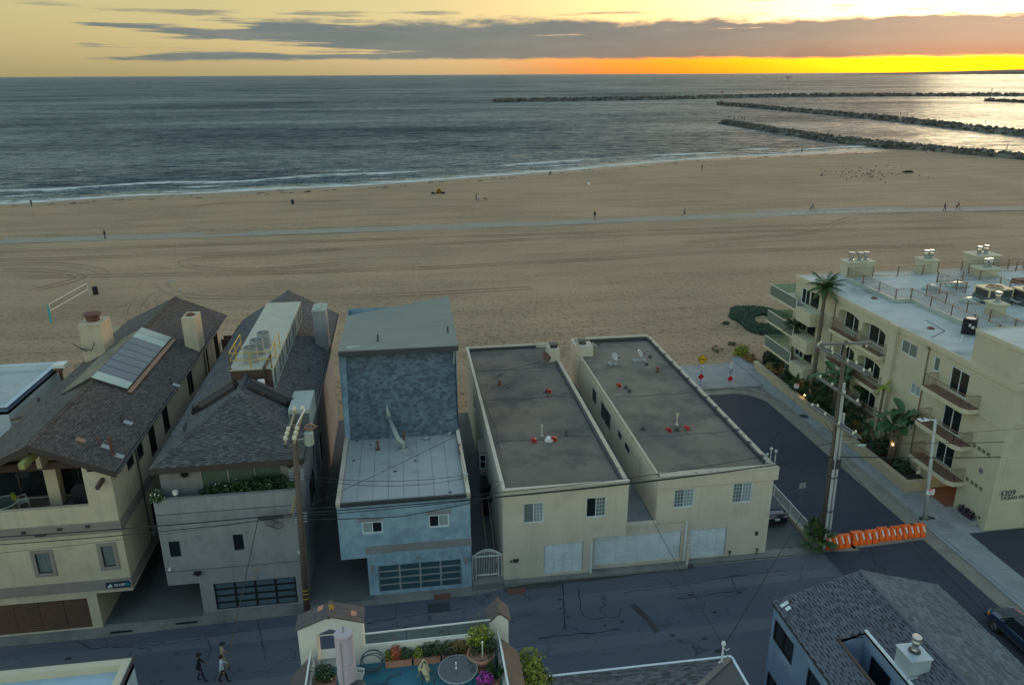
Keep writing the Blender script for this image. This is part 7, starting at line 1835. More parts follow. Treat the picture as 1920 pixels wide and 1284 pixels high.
t = thing('flower_pot', 'pot of magenta flowers at the bottom edge of the terrace', 'pot', (2.2, 23.25, zd)); m = MB(); m.lathe((2.2, 23.25, zd), [(.18, 0), (.26, .4), (.28, .42)], 12); m.build('pot_body', mt['terracotta'], t)
m = MB(); foliage(m, (2.2, 23.25, zd+.62), (.34, .3, .3), 320, .06, random.Random(4), shell=.5); m.build('flowers', mt['magenta'], t); m = MB(); foliage(m, (2.2, 23.25, zd+.5), (.3, .3, .22), 120, .06, random.Random(5)); m.build('foliage', mt['leaf'], t)
t = thing('flower_pot', 'pot of long grassy leaves beside the terrace side rail', 'pot', (2.62, 23.5, zd)); m = MB(); m.lathe((2.62, 23.5, zd), [(.12, 0), (.17, .3), (.18, .32)], 10); m.build('pot_body', mt['terracotta'], t)
m = MB(); rnd = random.Random(6)
for k in range(34):
    a = rnd.uniform(0, 6.28); b = Vector((2.62, 23.5, zd+.3)); d = Vector((math.cos(a)*.3, math.sin(a)*.3, rnd.uniform(.5, .9))); w = Vector((-math.sin(a), math.cos(a), 0))*.022; m.add([b-w, b+w, b+d*.6+w, b+d+Vector((d.x*.4, d.y*.4, -.05)), b+d*.6-w], [(0, 1, 2, 3, 4)])
m.build('foliage', mt['leaf'], t)
t = thing('tall_shrub', 'tall yellow-green shrub growing up the right side of the terrace house', 'shrub', (4.4, 25.0, 0)); rnd = random.Random(12)
m = MB()
for c_, r_, n in (((4.3, 25.6, 6.6), (.6, .55, .9), 620), ((4.25, 24.8, 6.3), (.7, .7, 1.1), 760), ((4.35, 23.9, 6.2), (.7, .8, 1.1), 760), ((4.3, 23.2, 6.0), (.7, .6, 1.0), 420), ((4.9, 25.3, 6.1), (.35, .3, .3), 130), ((4.8, 23.8, 5.8), (.4, .4, .6), 200), ((4.3, 24.8, 3.6), (.6, 1.0, 2.4), 600)): foliage(m, c_, r_, n, .095, rnd, shell=.3, flat=.2)
m.build('foliage', mt['leafy'], t); m = MB(); foliage(m, (4.3, 24.6, 5.6), (.55, 1.2, 1.3), 700, .09, rnd, shell=.1); m.build('foliage', mt['leaf'], t)
m = MB()
for x, y in ((4.2, 25.4), (4.3, 24.8), (4.2, 24.2)): m.tube([(x, y, -.02), (x+.1, y, 3), (x, y+.2, 6.4)], [.06, .05, .02], 6)
m.build('stems', mt['wood'], t)
# ---- hipped roof with white gutters
mt['mixed_sh'] = M('mixed_dark_shingle', (.075, .085, .098), .9, c2=(.055, .063, .074), scale=.6, bump=.3, bscale=40, island=.6)
def near_middle():
    t = thing('shingle_roof_house', 'near house with white-guttered dark shingle roof at the bottom edge, right of the terrace', 'house', (9, 22, 0))
    z = 5.0; x0, x1, y1 = 5.0, 13.65, 26.5; k = .42
    m = MB(); m.box(x0+.3, x1-.3, 8, y1-.35, 0, z-.1); m.build('wall', mt['blue_st'], t)
    hy = 3.4; m = MB(); q = [Vector((x0, y1, z)), Vector((x1, y1, z)), Vector((x1-hy, y1-hy, z+hy*k)), Vector((x0, y1-hy, z+hy*k))]; m.extr(q[::-1], (0, 0, -.12)); sl = m.build('front_slope', mt['grey_sh'], t)
    V = Vector((0, -1, k)); L_ = math.hypot(hy, hy*k); m = MB(); shingles(m, (0, y1, z+.004), -UX, V, [(-x1, 0), (-x0, 0), (-x0, L_), (-x1+hy, L_)], .30, .14, .026, seed=51, gap=.012, vgap=.03); m.build('shingle', mt['mixed_sh'], sl, kind='stuff')
    m = MB(); q = [Vector((x1, y1, z)), Vector((x1, 8, z)), Vector((x1-hy, 8, z+hy*k)), Vector((x1-hy, y1-hy, z+hy*k))]; m.extr(q[::-1], (0, 0, -.12)); s2 = m.build('side_slope', mt['grey_sh'], t)
    m = MB(); m.quad((x0, y1-hy, z+hy*k), (x1-hy, y1-hy, z+hy*k), (x1-hy, 8, z+hy*k), (x0, 8, z+hy*k)); m.build('upper_roof', mt['grey_sh'], t)
    m = MB(); m.bar((x1-.05, y1-.05, z+.05), (x1-hy, y1-hy, z+hy*k+.05), .26, .05); m.build('hip_flashing', mt['acdark'], t)
    m = MB(); m.box(x0-.08, x1+.08, y1+.003, y1+.12, z-.16, z+.05); m.box(x1+.003, x1+.12, 8, y1+.003, z-.16, z+.05); m.box(x0-.12, x0-.003, 8, y1+.003, z-.16, z+.05); m.build('gutter', mt['white'], t)
    p = Vector((13.0, 26.0, z+.2)); m = MB(); m.tube([p-UZ*.1, p+UZ*1.05], .045, 7); m.lathe(p+UZ*1.0, [(.07, 0), (.11, .08), (.07, .2)], 8); m.cyl(p-UZ*.02, .14, .06, 10); m.tube([p+UZ*.9+UX*.02, p+UZ*.7+UX*.16, p+UZ*.8+UX*.3], .02, 5); m.build('service_mast', mt['whiteplastic'], t)
near_middle()
# ---- blue house with patterned shingle roof, roof well and metal chimney
def near_right():
    t = thing('blue_shingle_house', 'near blue house with staggered shingle roof, sunken roof well and boxed metal chimney', 'house', (20.8, 22, 0))
    xl, xg, xr, ze, zg, y1, y0 = 16.45, 20.8, 25.1, 6.2, 7.5, 28.5, 9.0; kL = (zg-ze)/(xg-xl); zf = lambda x: ze+(x-xl)*kL
    w0, w1, wy = 17.88, 19.02, 25.05; bm = M('blue_near_wall', (.16, .24, .36), .8, c2=(.12, .19, .30), scale=1.1, bump=.15, stain=(.24, .32, .42), stain_scale=1.0)
    m = MB(); leftw(m, 16.55, y0, y1-.1, 0, ze-.0, [(26.3, 28.15, 4.35, 5.52), (23.2, 25.0, 4.35, 5.46), (26.9, 28.2, 1.2, 2.4)], .14); m.quad((25.0, y1-.1, 0), (16.55, y1-.1, 0), (16.55, y1-.1, ze), (25, y1-.1, ze)); m.poly([(25.0, y1-.1, ze), (16.55, y1-.1, ze), (xg, y1-.1, zg-.05)]); rightw(m, 25.0, y0, y1-.1, 0, ze); m.build('wall', bm, t)
    for a, b, c, e in ((26.3, 28.15, 4.35, 5.52), (23.2, 25.0, 4.35, 5.46), (26.9, 28.2, 1.2, 2.4)): window(t, (16.55, 0, 0), UY, UX, a, b, c, e, .05, mt['black'], (mt['glass'], mt['glass']), fw=.08)
    # left slope built round the well
    def piece(xa, xb, ya, yb, nm='roof_slope', mm='under'):
        m = MB(); m.extr([(xa, ya, zf(xa)), (xb, ya, zf(xb)), (xb, yb, zf(xb)), (xa, yb, zf(xa))], (0, 0, -.12)); return m.build(nm, mt[mm], t)
    base = piece(xl, w0, y0, y1); piece(w0, w1, wy, y1); piece(w1, xg, y0, y1)
    V = Vector((-(xg-xl), 0, -(zg-ze))).normalized()*-1; L_ = math.hypot(xg-xl, zg-ze); q = L_/(xg-xl); O = Vector((xl, 0, ze+.004)); U = -UY
    out = shingles(None, O, U, V, [(-y1, 0), (-y0-9, 0), (-y0-9, L_), (-y1, L_)], .27, .155, .03, .18, seed=61, gap=.01, vgap=.05)
    keep = []
    for pts, fs in out:
        c = sum(pts, Vector((0, 0, 0)))/len(pts)
        if w0-.02 < c.x < w1+.02 and c.y < wy+.02: continue
        keep.append((pts, fs))
    keep.sort(key=lambda a: -(a[0][0].y*.6-abs(a[0][0].x-19)*.25) if True else 0)
    vis = []
    for k in keep:
        c = k[0][0]; d = c-Vector((0, 0, CAM_H)); loc = _m.inverted() @ d; sx = 960-1440*loc.x/loc.z; sy = 642+1440*loc.y/loc.z
        vis.append((d.length if (0 < sx < 1920 and sy < 1290) else 999, k))
    vis.sort(key=lambda a: a[0])
    for dist, (pts, fs) in vis[:290]:
        m = MB(); m.add(pts, fs); m.build('shingle', mt['grey_sh2'], base)
    m = MB()
    for dist, (pts, fs) in vis[290:]: m.add(pts, fs)
    m.build('shingles', mt['grey_sh2'], base, kind='stuff')
    gable_slope(t, 1, xr, xg, ze, zg, y0+6, y1, y0+6, y1, mt['lit_slope_sh'], 62)
    m = MB(); m.box(xg-.1, xg+.12, y0+6, y1, zg+.01, zg+.045); m.build('ridge_cap', mt['grey_sh2'], t)
    # well
    m = MB(); m.quad((w0, y0, 3.4), (w1, y0, 3.4), (w1, wy, 3.4), (w0, wy, 3.4)); m.quad((w0, wy, 3.4), (w1, wy, 3.4), (w1, wy, zf(w1)), (w0, wy, zf(w0))); leftw(m, w1, y0, wy, 3.4, zf(w1), [(23.0, 24.4, 4.9, 6.3)], .08); m.quad((w0, wy, 3.4), (w0, y0, 3.4), (w0, y0, zf(w0)), (w0, wy, zf(w0))); well = m.build('roof_well', bm, t)
    window(well, (w1, 0, 0), UY, UX, 23.0, 24.4, 4.9, 6.3, .05, mt['black'], (mt['glass'],), fw=.07)
    m = MB(); m.box(w1-.03, w1+.09, y0, wy+.03, zf(w1)+.03, zf(w1)+.10); m.build('well_cap', mt['white'], well)
    m = MB(); m.box(w0-.10, w0+.02, y0, wy, zf(w0)+.03, zf(w0)+.07); m.build('well_edge', mt['brownwood'], well); m = MB(); m.box(w0-.1, w1-.03, wy, wy+.06, zf(w0)+.05, zf(w0)+.10); m.build('well_edge', mt['black'], well)
    m = MB(); m.extr([(w0+.02, 21.9, 6.3), (w1-.02, 21.9, 6.3), (w1-.02, 22.15, 6.3), (w0+.02, 22.35, 6.3)], (0, 0, .07)); m.build('cross_rail', mt['white'], well)
    # metal chimney
    a = Vector((19.12, 22.2, 6.9)); b = (20.0, 23.15); zt = GY(1704, 1240, 22.2).z
    m = MB(); m.box(a.x, b[0], a.y, b[1], 6.7, zt-.05); c = m.build('chimney', mt['zincb'], t); m = MB(); m.box(a.x-.05, b[0]+.05, a.y-.05, b[1]+.05, zt-.05, zt); m.box(a.x-.12, b[0]+.12, a.y-.1, a.y-.053, zf(a.x)+.02, zf(a.x)+.14); m.build('chimney_top', mt['zincb'], c)
    cc = Vector(((a.x+b[0])/2+.03, (a.y+b[1])/2+.05, zt)); m = MB(); m.lathe(cc, [(.2, 0), (.2, .03), (.14, .06), (.13, .42), (.19, .44), (.19, .50), (.16, .52), (.17, .66), (.20, .70), (.17, .70)], 14); m.build('flue', mt['steel'], c, True)
    m = MB(); m.lathe(cc, [(.24, 0), (.24, .05), (.16, .09)], 12); m.build('flue_collar', mt['dark'], c)
    p = G(1476, 1132, 6.4); vent_pipe(t, Vector((p.x+.12, p.y, zf(p.x)+.01)), .32, .045, mt['dark']); m = MB(); m.obox(Vector((p.x-.3, p.y-.1, zf(p.x-.3)+.045)), Vector((.42, .12, .42*kL)), Vector((-.03, .18, 0)), UZ*.012); m.obox(Vector((p.x-.2, p.y-.4, zf(p.x-.2)+.045)), Vector((.25, .08, .25*kL)), Vector((-.02, .2, 0)), UZ*.012); m.build('flashing_sheet', mt['white'], t)
mt['grey_sh2'] = M('staggered_grey_shingle', (.098, .108, .132), .9, c2=(.080, .090, .112), scale=.6, bump=.3, bscale=40, island=.25)
mt['zincb'] = M('blue_grey_sheet_metal', (.36, .44, .48), .4, c2=(.31, .39, .44), scale=2, metal=.2, bump=.06)
near_right()
# plants on the grey house's balcony
t = thing('balcony_hedge', 'dense green hedge planted along the grey house balcony window', 'hedge', (-10, 40.6, 6.72)); m = MB(); rnd = random.Random(15)
for x, h in ((-11.9, .62), (-11.2, .72), (-10.5, .7), (-9.8, .82), (-9.1, .95), (-8.4, 1.0), (-7.75, .95)): foliage(m, (x, 40.75, 7.15+h*.45), (.55, .42, h*.75), 380, .11, rnd, shell=.3)
m.build('foliage', mt['leafd'], t); m = MB(); foliage(m, (-10.0, 40.6, 7.75), (2.2, .45, .5), 260, .10, rnd); m.build('foliage', mt['leaf'], t); m = MB(); m.box(-12.2, -7.4, 40.3, 41.1, 6.73, 7.2); m.build('trough', mt['grey_st'], t)
m = MB(); foliage(m, (-10.0, 40.3, 8.0), (2.2, .2, .5), 9, .07, rnd, shell=.6); m.build('flowers', mt['whitefl'], t)
bush((-14.4, 40.05, 7.55), (.42, .36, .36), 330, .09, 'white-flowered bush on the corner of the grey balcony', 'leaf', seed=71, fl=('whitefl', 42, .06))
bush((-7.15, 40.3, 7.3), (.25, .3, .45), 160, .10, 'small bright green bush beside the wooden utility pole on the balcony', 'leaf', seed=72)
t = thing('balcony_lamp', 'small pale lamp standing on the grey house balcony corner', 'lamp', (-13.5, 40.3, 6.72)); m = MB(); m.tube([(-13.5, 40.3, 6.72), (-13.5, 40.3, 7.75)], .05, 6); m.build('stand', mt['gmetal'], t); m = MB(); m.lathe((-13.5, 40.3, 7.75), [(.10, 0), (.16, .06), (.16, .26), (.08, .3)], 10); m.build('shade', mt['whiteplastic'], t)
bush((-4.95, 58.0, 4.2), (.4, .5, .7), 260, .12, 'reddish plant behind white cabinets between grey and blue houses', 'leafr', seed=73)
# ------------------------------------------------------------------ poles, wires, signs, barriers, cars
def insulator(m, p, r=.06, h=.16): m.lathe(p, [(r*.5, 0), (r, h*.35), (r*.7, h*.5), (r*.95, h*.75), (r*.4, h)], 7)
def wire(pts, label, sag=.4, r=.018, group='overhead cables above the alley'):
    out = []
    for a, b in zip(pts, pts[1:]):
        a, b = Vector(a), Vector(b); n = 14
        for i in range(n+(1 if b == Vector(pts[-1]) else 0)):
            u = i/n; out.append(a.lerp(b, u)-UZ*sag*4*u*(1-u)*min(1.0, (b-a).length/25))
    m = MB(); m.tube(out, r, 4); single(m, 'overhead_cable', mt['wire'], label, 'cable', tuple(pts[0]), group)
def wood_pole():
    p = Vector((-6.85, 39.15, 0)); t = thing('utility_pole', 'weathered wooden utility pole with double crossarms beside the grey house', 'utility pole', p)
    top = Vector((-6.45, 38.95, 12.2)); m = MB(); m.tube([p, p.lerp(top, .5), top], [.21, .18, .14], 10); m.build('pole', mt['wood'], t, True)
    for k, (dx, z) in enumerate(((-.32, 12.0), (.32, 12.0))):
        m = MB(); a = Vector((-6.45+dx*.7, 37.2, z)); b = Vector((-6.45+dx*.7, 41.6, z)); m.bar(a, b, .11, .13); arm = m.build('crossarm', mt['crossarm'], t)
        for i in range(3):
            q = MB(); insulator(q, a.lerp(b, .04+.13*i)+UZ*.065, .12, .26); q.build('insulator', mt['porc'], arm)
        q = MB(); insulator(q, a.lerp(b, .9)+UZ*.065, .12, .26); q.build('insulator', mt['porc'], arm)
    m = MB()
    for k in range(4): a = p.lerp(top, .985-.03*k); m.tube([a+Vector((-.3, -.2, 0)), a+Vector((.3, .3, .05)), a+Vector((.55, .4, -.25))], .018, 4)
    m.build('jumper_wires', mt['wire'], t)
    m = MB(); m.lathe(top+Vector((.72, .1, -1.3)), [(.2, 0), (.26, .05), (.26, .75), (.2, .8)], 12); m.bar(top+Vector((.1, .05, -.9)), top+Vector((.5, .1, -.9)), .06); m.build('transformer', mt['zinc'], t)
    m = MB(); m.tube([top+Vector((.05, .1, -.2)), top+Vector((.45, 1.6, .2))], .035, 6); m.build('fibreglass_strut', mt['whiteplastic'], t)
    m = MB(); m.tube([top+Vector((.5, .3, -.35)), top+Vector((.8, .35, -.15)), top+Vector((1.15, .3, -.3)), top+Vector((.8, .2, -.45)), top+Vector((.5, .3, -.35))], .09, 5); m.build('cable_coil', mt['copper'], t)
    for zz in (8.9, 6.2):
        m = MB()
        for s in (-1, 1):
            c = p.lerp(top, zz/12.2)
            for k in range(4): m.tube([c+Vector((s*.17, -.1, .18*k)), c+Vector((s*.36, -.14, .18*k+.03))], .02, 4); m.cyl(c+Vector((s*.36, -.14, .18*k)), .05, .08, 6)
        m.build('spool_rack', mt['steel'], t)
    for i, zz in enumerate((.95, 1.3, 1.55)):
        c = p.lerp(top, zz/12.2); m = MB(); m.lathe(c, [(.215, 0), (.218, .05)], 10); m.build('marker_band', mt['yellow'], t)
    c = p.lerp(top, 6.6/12.2); m = MB(); m.box(c.x-2.3, c.x-.9, c.y-.12, c.y+.06, c.z-.06, c.z+.08); m.build('splice_case', mt['dark'], t)
    m = MB(); rnd = random.Random(2)
    for k in range(7):
        q = c+Vector((-1.7+.08*k, -.1, -.28)); m.tube([q+Vector((.26*math.cos(a*.7), 0, .24*math.sin(a*.7)-.04*k)) for a in range(10)], .012, 4)
    m.build('cable_loops', mt['wire'], t)
    m = MB(); m.bar(c+Vector((-.55, -.02, -.05)), c+Vector((-.1, .2, 1.2)), .1, .1); m.build('brace', mt['crossarm'], t)
    m = MB(); m.tube([p+Vector((.2, -.12, 0)), p.lerp(top, .5)+Vector((.16, -.13, 0))], .035, 6); m.build('riser_conduit', mt['wood'], t)
wood_pole()
def tall_pole():
    p = Vector((26.55, 40.75, 0)); top = Vector((26.1, 40.6, 14.7)); t = thing('utility_pole', 'tall utility pole with pale conduits and crossarms at three heights at the street corner', 'utility pole', p)
    m = MB(); m.tube([p, p.lerp(top, .5), top], [.15, .135, .11], 10); m.build('pole', mt['wood'], t, True)
    for dx, zt, dy in ((.10, 12.0, -.22), (.40, 9.9, -.14)):
        m = MB(); a = p+Vector((dx, dy, 0)); b = p.lerp(top, zt/14.7)+Vector((dx*.9, dy, 0)); m.tube([a, b], .095, 8); m.build('conduit', mt['conduit'], t)
    def arm(a, b, n, ins='up', m_='grayarm'):
        m = MB(); m.bar(a, b, .12, .14); ar = m.build('crossarm', mt['grayarm'], t); a, b = Vector(a), Vector(b)
        for i in range(n):
            q = MB(); c = a.lerp(b, (i+.25)/(n-.5)); insulator(q, c+UZ*.07, .08, .2) if ins == 'up' else insulator(q, c-UZ*.27, .08, .2); q.build('insulator', mt['porc'], ar)
    arm((24.5, 40.5, 14.6), (27.75, 40.5, 14.5), 3, 'down'); arm((24.6, 40.72, 14.55), (27.7, 40.72, 14.45), 2, 'down')
    arm((25.9, 43.3, 13.6), (26.4, 38.0, 13.5), 5); arm((25.65, 43.2, 13.55), (26.15, 38.1, 13.45), 4)
    arm((26.0, 43.0, 11.4), (26.35, 38.6, 11.3), 4)
    arm((25.8, 43.2, 9.35), (26.3, 38.4, 9.25), 4); arm((26.1, 43.2, 9.35), (26.55, 38.4, 9.25), 3)
    m = MB()
    for z in (13.4, 11.2, 9.1, 8.6):
        c = p.lerp(top, z/14.7); m.tube([c+Vector((-.05, 1.2, .1)), c+Vector((.2, .3, -.4)), c+Vector((.3, -.8, .05)), c+Vector((.4, -1.3, .15))], .018, 4)
    m.build('jumper_wires', mt['wire'], t)
    m = MB(); c = p.lerp(top, 7.55/14.7); m.tube([c, c+Vector((.5, -.05, .25)), c+Vector((1.2, -.1, .2)), c+Vector((1.55, -.12, .02))], .035, 6); lamp = m.build('lamp_arm', mt['steel'], t)
    m = MB(); m.lathe((0, 0, 0), [(.03, -.12), (.14, -.02), (.15, .05), (.06, .10)], 10, sx=2.4); m.v = [tuple(Vector(v)+c+Vector((1.85, -.12, -.02))) for v in m.v]; m.build('lamp_head', mt['zinc'], lamp, True)
    for z in (2.9, 5.4): c = p.lerp(top, z/14.7); m = MB(); m.lathe(c+Vector((.15, -.06, 0)), [(.34, 0), (.34, .08)], 10, cap=False); m.build('strap', mt['dark'], t)
    m = MB(); c = p.lerp(top, 6.4/14.7); m.box(c.x-.05, c.x+.5, c.y-.3, c.y+.25, c.z-.35, c.z+.3); m.build('junction_box', mt['dark'], t)
mt['conduit'] = M('pale_conduit', (.42, .45, .46), .5, bump=.03); mt['grayarm'] = M('grey_crossarm', (.17, .165, .16), .85, c2=(.12, .118, .115), scale=4, bump=.2)
tall_pole()
wp, tp_ = (-6.72, 38.95, 6.75), (26.25, 40.55, 6.9)
wire([(-80, 38.6, 6.9), (-22, 38.5, 7.0), wp, (13.0, 39.9, 6.5), tp_, (42, 40.9, 5.5), (90, 43, 5.3)], 'thick lower cable running the length of the alley', .15, .035)
wire([(-80, 38.6, 7.3), (-22, 38.4, 6.6), (wp[0], wp[1], 6.6), (3.6, 39.9, 6.2), tp_], 'slack second cable close beneath the thick alley cable', .25, .026)
wire([(wp[0], wp[1], 6.35), (-1, 39.4, 5.75), (3.6, 39.75, 6.15)], 'sagging bunch of cable in front of the blue house windows', .2, .03)
wire([(-80, 38.4, 6.2), (-22.2, 38.3, 6.15), (wp[0], wp[1], 6.7)], 'thin drooping cable across the front of the tan house', .25, .012)
wire([(wp[0], wp[1], 7.0), (12.9, 39.9, 6.85), (26.2, 40.5, 7.9), (42, 40.9, 6.7), (90, 43, 6.5)], 'upper cable of the alley pair passing before the condominium', .2, .022)
wire([(26.4, 38.4, 9.4), (42, 40, 8.3), (90, 42, 9)], 'thin cable from the pole crossarm across the condominium front', .3, .012)
for k, (y, lab) in enumerate(((41.4, 'upper'), (41.2, 'lower'))):
    wire([(-6.2, 39.1, 9.0-.15*k), (2.95, y, 7.05-.1*k)], '%s slack service cable from the wooden pole to the blue roof mast' % lab, 1.0+.35*k, .016)
wire([(2.8, 47.2, 6.85), (-6.7, 39.0, 6.9)], 'service cable crossing the blue house roof diagonally', .1, .016)
wire([(2.95, 41.4, 7.0), (2.8, 46.8, 6.85)], 'short cable along the right kerb of the blue house roof', .3, .016)
a = (-8.9, 38.7, 6.6); b = G(412, 1300, 6.0); wire([a, tuple(b)], 'service cable falling from the alley cables over the walkers', .1, .02)
wire([(13.0, 39.9, 6.5), (13.0, 26.0, 6.2)], 'service cable from the cream houses to the white roof mast', .25, .016); wire([(26.2, 40.4, 6.5), (13.05, 26.0, 6.2)], 'service cable from the street corner pole to the white roof mast', .2, .02)
for k in range(2): wire([(3.7+.4*k, 39.9, 6.3), (2.9+.35*k, 26.4, 9.2-.3*k)], ('left' if k == 0 else 'right')+' of two thin cables dropping past the white gate', .1, .009)
e1 = G(1935, 1265, 5.0); e2 = G(1935, 1235, 5.0)
wire([(26.4, 40.4, 7.0), tuple(e1)], 'pale cable from the corner pole over the orange barriers', .5, .016); wire([(26.4, 40.5, 7.2), tuple(e2)], 'dark cable beside the pale one over the orange barriers', .4, .02)
wire([(3.1, 41.3, 7.0), (5.1, 41.0, 6.6)], 'thin cable linking the blue and left cream house roofs', .1, .012); wire([(5.15, 41.0, 6.6), (4.2, 39.9, 6.3)], 'short cable from the left cream house corner to the alley cables', .15, .014)
# street lamp by the entry
t = thing('street_lamp', 'leaning pale street lamp pole with a flat head before the condominium entry', 'street lamp', (35.55, 42.8, .12)); pb_, pt_ = Vector((35.55, 42.8, .12)), Vector((35.1, 43.05, 7.75))
m = MB(); m.tube([pb_, pb_.lerp(pt_, .5), pt_], [.14, .115, .09], 10); m.build('pole', mt['conduit'], t, True); m = MB(); m.cyl(pb_-UZ*.02, .24, .12, 10); m.build('base', mt['concrete2'], t)
m = MB(); m.tube([pt_-UZ*.1, pt_+Vector((-.75, 0, .05))], .04, 6); m.box(pt_.x-1.25, pt_.x-.65, pt_.y-.2, pt_.y+.2, pt_.z-.02, pt_.z+.06); m.build('lamp_head', mt['whiteplastic'], t)
m = MB(); m.box(pt_.x-1.05, pt_.x-.9, pt_.y-.08, pt_.y+.08, pt_.z+.06, pt_.z+.12); m.build('photocell', mt['inkblue'], t)
m = MB(); rnd = random.Random(1)
for k in range(6): m.lathe((35.2+.18*k, 42.75+.1*math.sin(k*2), .12), [(.16, 0), (.13, .06), (.02, .09)], 6)
single(m, 'sandbag_heap', mt['black'], 'dark rags heaped at the foot of the leaning street lamp', 'rags', (35.5, 42.75, .12))
def plate(t, c, w, h, N, face, name='sign_plate', diamond=False, border=None, marks=None):
    """thin plate facing N, with printed marks standing 3 mm proud"""
    c, N = Vector(c), Vector(N).normalized(); s = UZ.cross(N).normalized(); u = UZ
    if diamond: s2, u2 = (s+u).normalized(), (u-s).normalized()
    else: s2, u2 = s, u
    m = MB(); m.obox(c-s2*w/2-u2*h/2-N*.012, s2*w, u2*h, N*.012); pl = m.build(name, face, t)
    if border:
        m = MB(); k = w*.05
        for a, b, ww, hh in ((0, 0, w, k), (0, h-k, w, k), (0, k, k, h-2*k), (w-k, k, k, h-2*k)): m.obox(c-s2*(w/2-a)-u2*(h/2-b)+N*.001, s2*ww, u2*hh, N*.003)
        m.build('border', border, pl)
    if marks:
        for (mx, my, mw, mh, mm) in marks:
            m = MB(); m.obox(c+s*(mx-mw/2)+u*(my-mh/2)+N*.001, s*mw, u*mh, N*.003); m.build('print_mark', mt[mm], pl)
    return pl
def post(t, p, h, r=.03): m = MB(); m.tube([p, Vector(p)+UZ*h], r, 6); m.build('post', mt['steel'], t)
S_ = Vector((-.02, -1, 0))
t = thing('road_sign', 'yellow END diamond sign above a red diamond at the street end', 'road sign', (28.7, 68.25, .12), 'signs at the street end'); post(t, (28.7, 68.25, .12), 3.5)
pl = plate(t, (28.72, 68.2, 3.15), .80, .80, S_, mt['sign_y'], diamond=True, border=mt['ink']); text_mesh('END', .36, frame_T((28.72, 68.183, 3.15), UX, UZ), 'lettering', mt['ink'], pl, .004)
plate(t, (28.74, 68.21, 2.28), .34, .28, S_, mt['sign_w'], marks=((-.08, .05, .12, .10, 'sign_r'), (0, -.07, .24, .03, 'sign_b'))); plate(t, (28.80, 68.215, 2.52), .30, .18, S_, mt['sign_w'], marks=((0, .04, .24, .03, 'sign_r'),))
plate(t, (28.7, 68.2, 1.3), .48, .48, S_, mt['sign_r'], diamond=True)
t = thing('road_sign', 'red diamond with blue and white parking plates at the street end', 'road sign', (31.8, 68.2, .12), 'signs at the street end'); post(t, (31.8, 68.2, .12), 2.85)
plate(t, (31.8, 68.15, 2.80), .30, .28, S_, mt['sign_w'], marks=((0, .04, .16, .12, 'sign_r'),)); plate(t, (31.8, 68.15, 2.3), .34, .58, S_, mt['sign_w'], marks=((0, .12, .2, .05, 'sign_b'), (0, -.05, .22, .04, 'sign_b'))); plate(t, (31.8, 68.15, 1.72), .34, .44, S_, mt['sign_b'], marks=((0, 0, .10, .2, 'sign_w'),)); plate(t, (31.8, 68.15, .9), .48, .48, S_, mt['sign_r'], diamond=True)
t = thing('road_sign', 'small red-and-white parking sign on a thin post beside the planter wall', 'road sign', (35.5, 62.0, .12)); post(t, (35.5, 62.0, .12), 2.5)
plate(t, (35.5, 61.95, 2.42), .46, .46, Vector((-.35, -1, 0)), mt['sign_w'], border=mt['sign_r'], marks=((.05, .1, .22, .08, 'sign_r'), (-.1, -.08, .12, .06, 'sign_b'), (.08, -.1, .14, .05, 'sign_b')))
t = thing('road_sign', 'white parking sign with a red heading strapped to the leaning street lamp', 'road sign', (35.45, 42.8, 2.2))
plate(t, (35.45, 42.62, 2.35), .52, .46, Vector((-.25, -1, .0)), mt['sign_w'], marks=((-.05, .16, .36, .10, 'sign_r'), (0, .02, .3, .03, 'ink'), (.04, -.06, .32, .035, 'ink'), (0, -.14, .26, .03, 'ink')))
t = thing('garden_sign', 'pair of small white plates on a stake in the planting bed', 'sign', (37.85, 47.2, .6)); post(t, (37.85, 47.2, .6), 1.1, .015)
m = MB(); m.lathe((0, 0, 0), [(.17, 0), (.17, .012)], 14); m.v = [(37.85+v[0], 47.16-v[2], 1.62+v[1]) for v in m.v]; m.build('round_plate', mt['sign_w'], t); plate(t, (37.85, 47.14, 1.64), .14, .06, S_, mt['sign_r'], 'red_mark'); plate(t, (37.85, 47.15, 1.24), .32, .30, S_, mt['sign_w'])
t = thing('road_sign', 'grey blank back of a street sign beyond the white fence', 'road sign', (27.6, 45.4, 0)); p = G(1508, 985, 0); post(t, (27.35, 45.2, 0), 2.2); m = MB(); m.obox((27.1, 45.2, 1.85), (.5, .05, 0), UZ*.42, (0, .015, 0)); m.build('sign_plate', mt['gmetal'], t)
# orange water-filled barriers
def barrier(p, L_, n, label):
    t = thing('water_barrier', label, 'traffic barrier', p, 'orange barriers across the street'); x, y, z = p
    m = MB(); m.extr([(x, y-.32, .0), (x, y+.32, 0), (x, y+.30, .18), (x, y+.14, .82), (x, y-.14, .82), (x, y-.30, .18)], (L_, 0, 0)); m.build('barrier_body', mt['orange'], t)
    w = L_/n
    for i in range(n):
        a = x+i*w+.07*w; b = x+(i+1)*w-.09*w; m = MB(); f = lambda k: [(k, y-.40, .0), (k, y-.10, .0), (k, y-.06, .86), (k, y-.20, .86), (k, y-.39, .16)]
        m.extr(f(a), (b-a, 0, 0)); m.build('barrier_lobe', mt['orange'], t)
        m = MB(); c = lerp(a, b, .45); q0, q1 = Vector((c, y-.215, .82)), Vector((c+.13, y-.335, .38)); m.obox(q0-Vector((.04, .01, 0)), (.10, 0, 0), q1-q0, Vector((0, -.012, .003))); m.build('white_stripe', mt['stripe'], t)
    m = MB(); m.cyl((x+L_*.48, y, .82), .10, .05, 10); m.build('filler_cap', mt['black'], t)
barrier((26.75, 40.75, 0), 1.75, 4, 'orange barrier at the left, partly behind the palm tuft'); barrier((28.72, 40.95, 0), 1.92, 4, 'second orange barrier from the palm tuft, left of its taller neighbour')
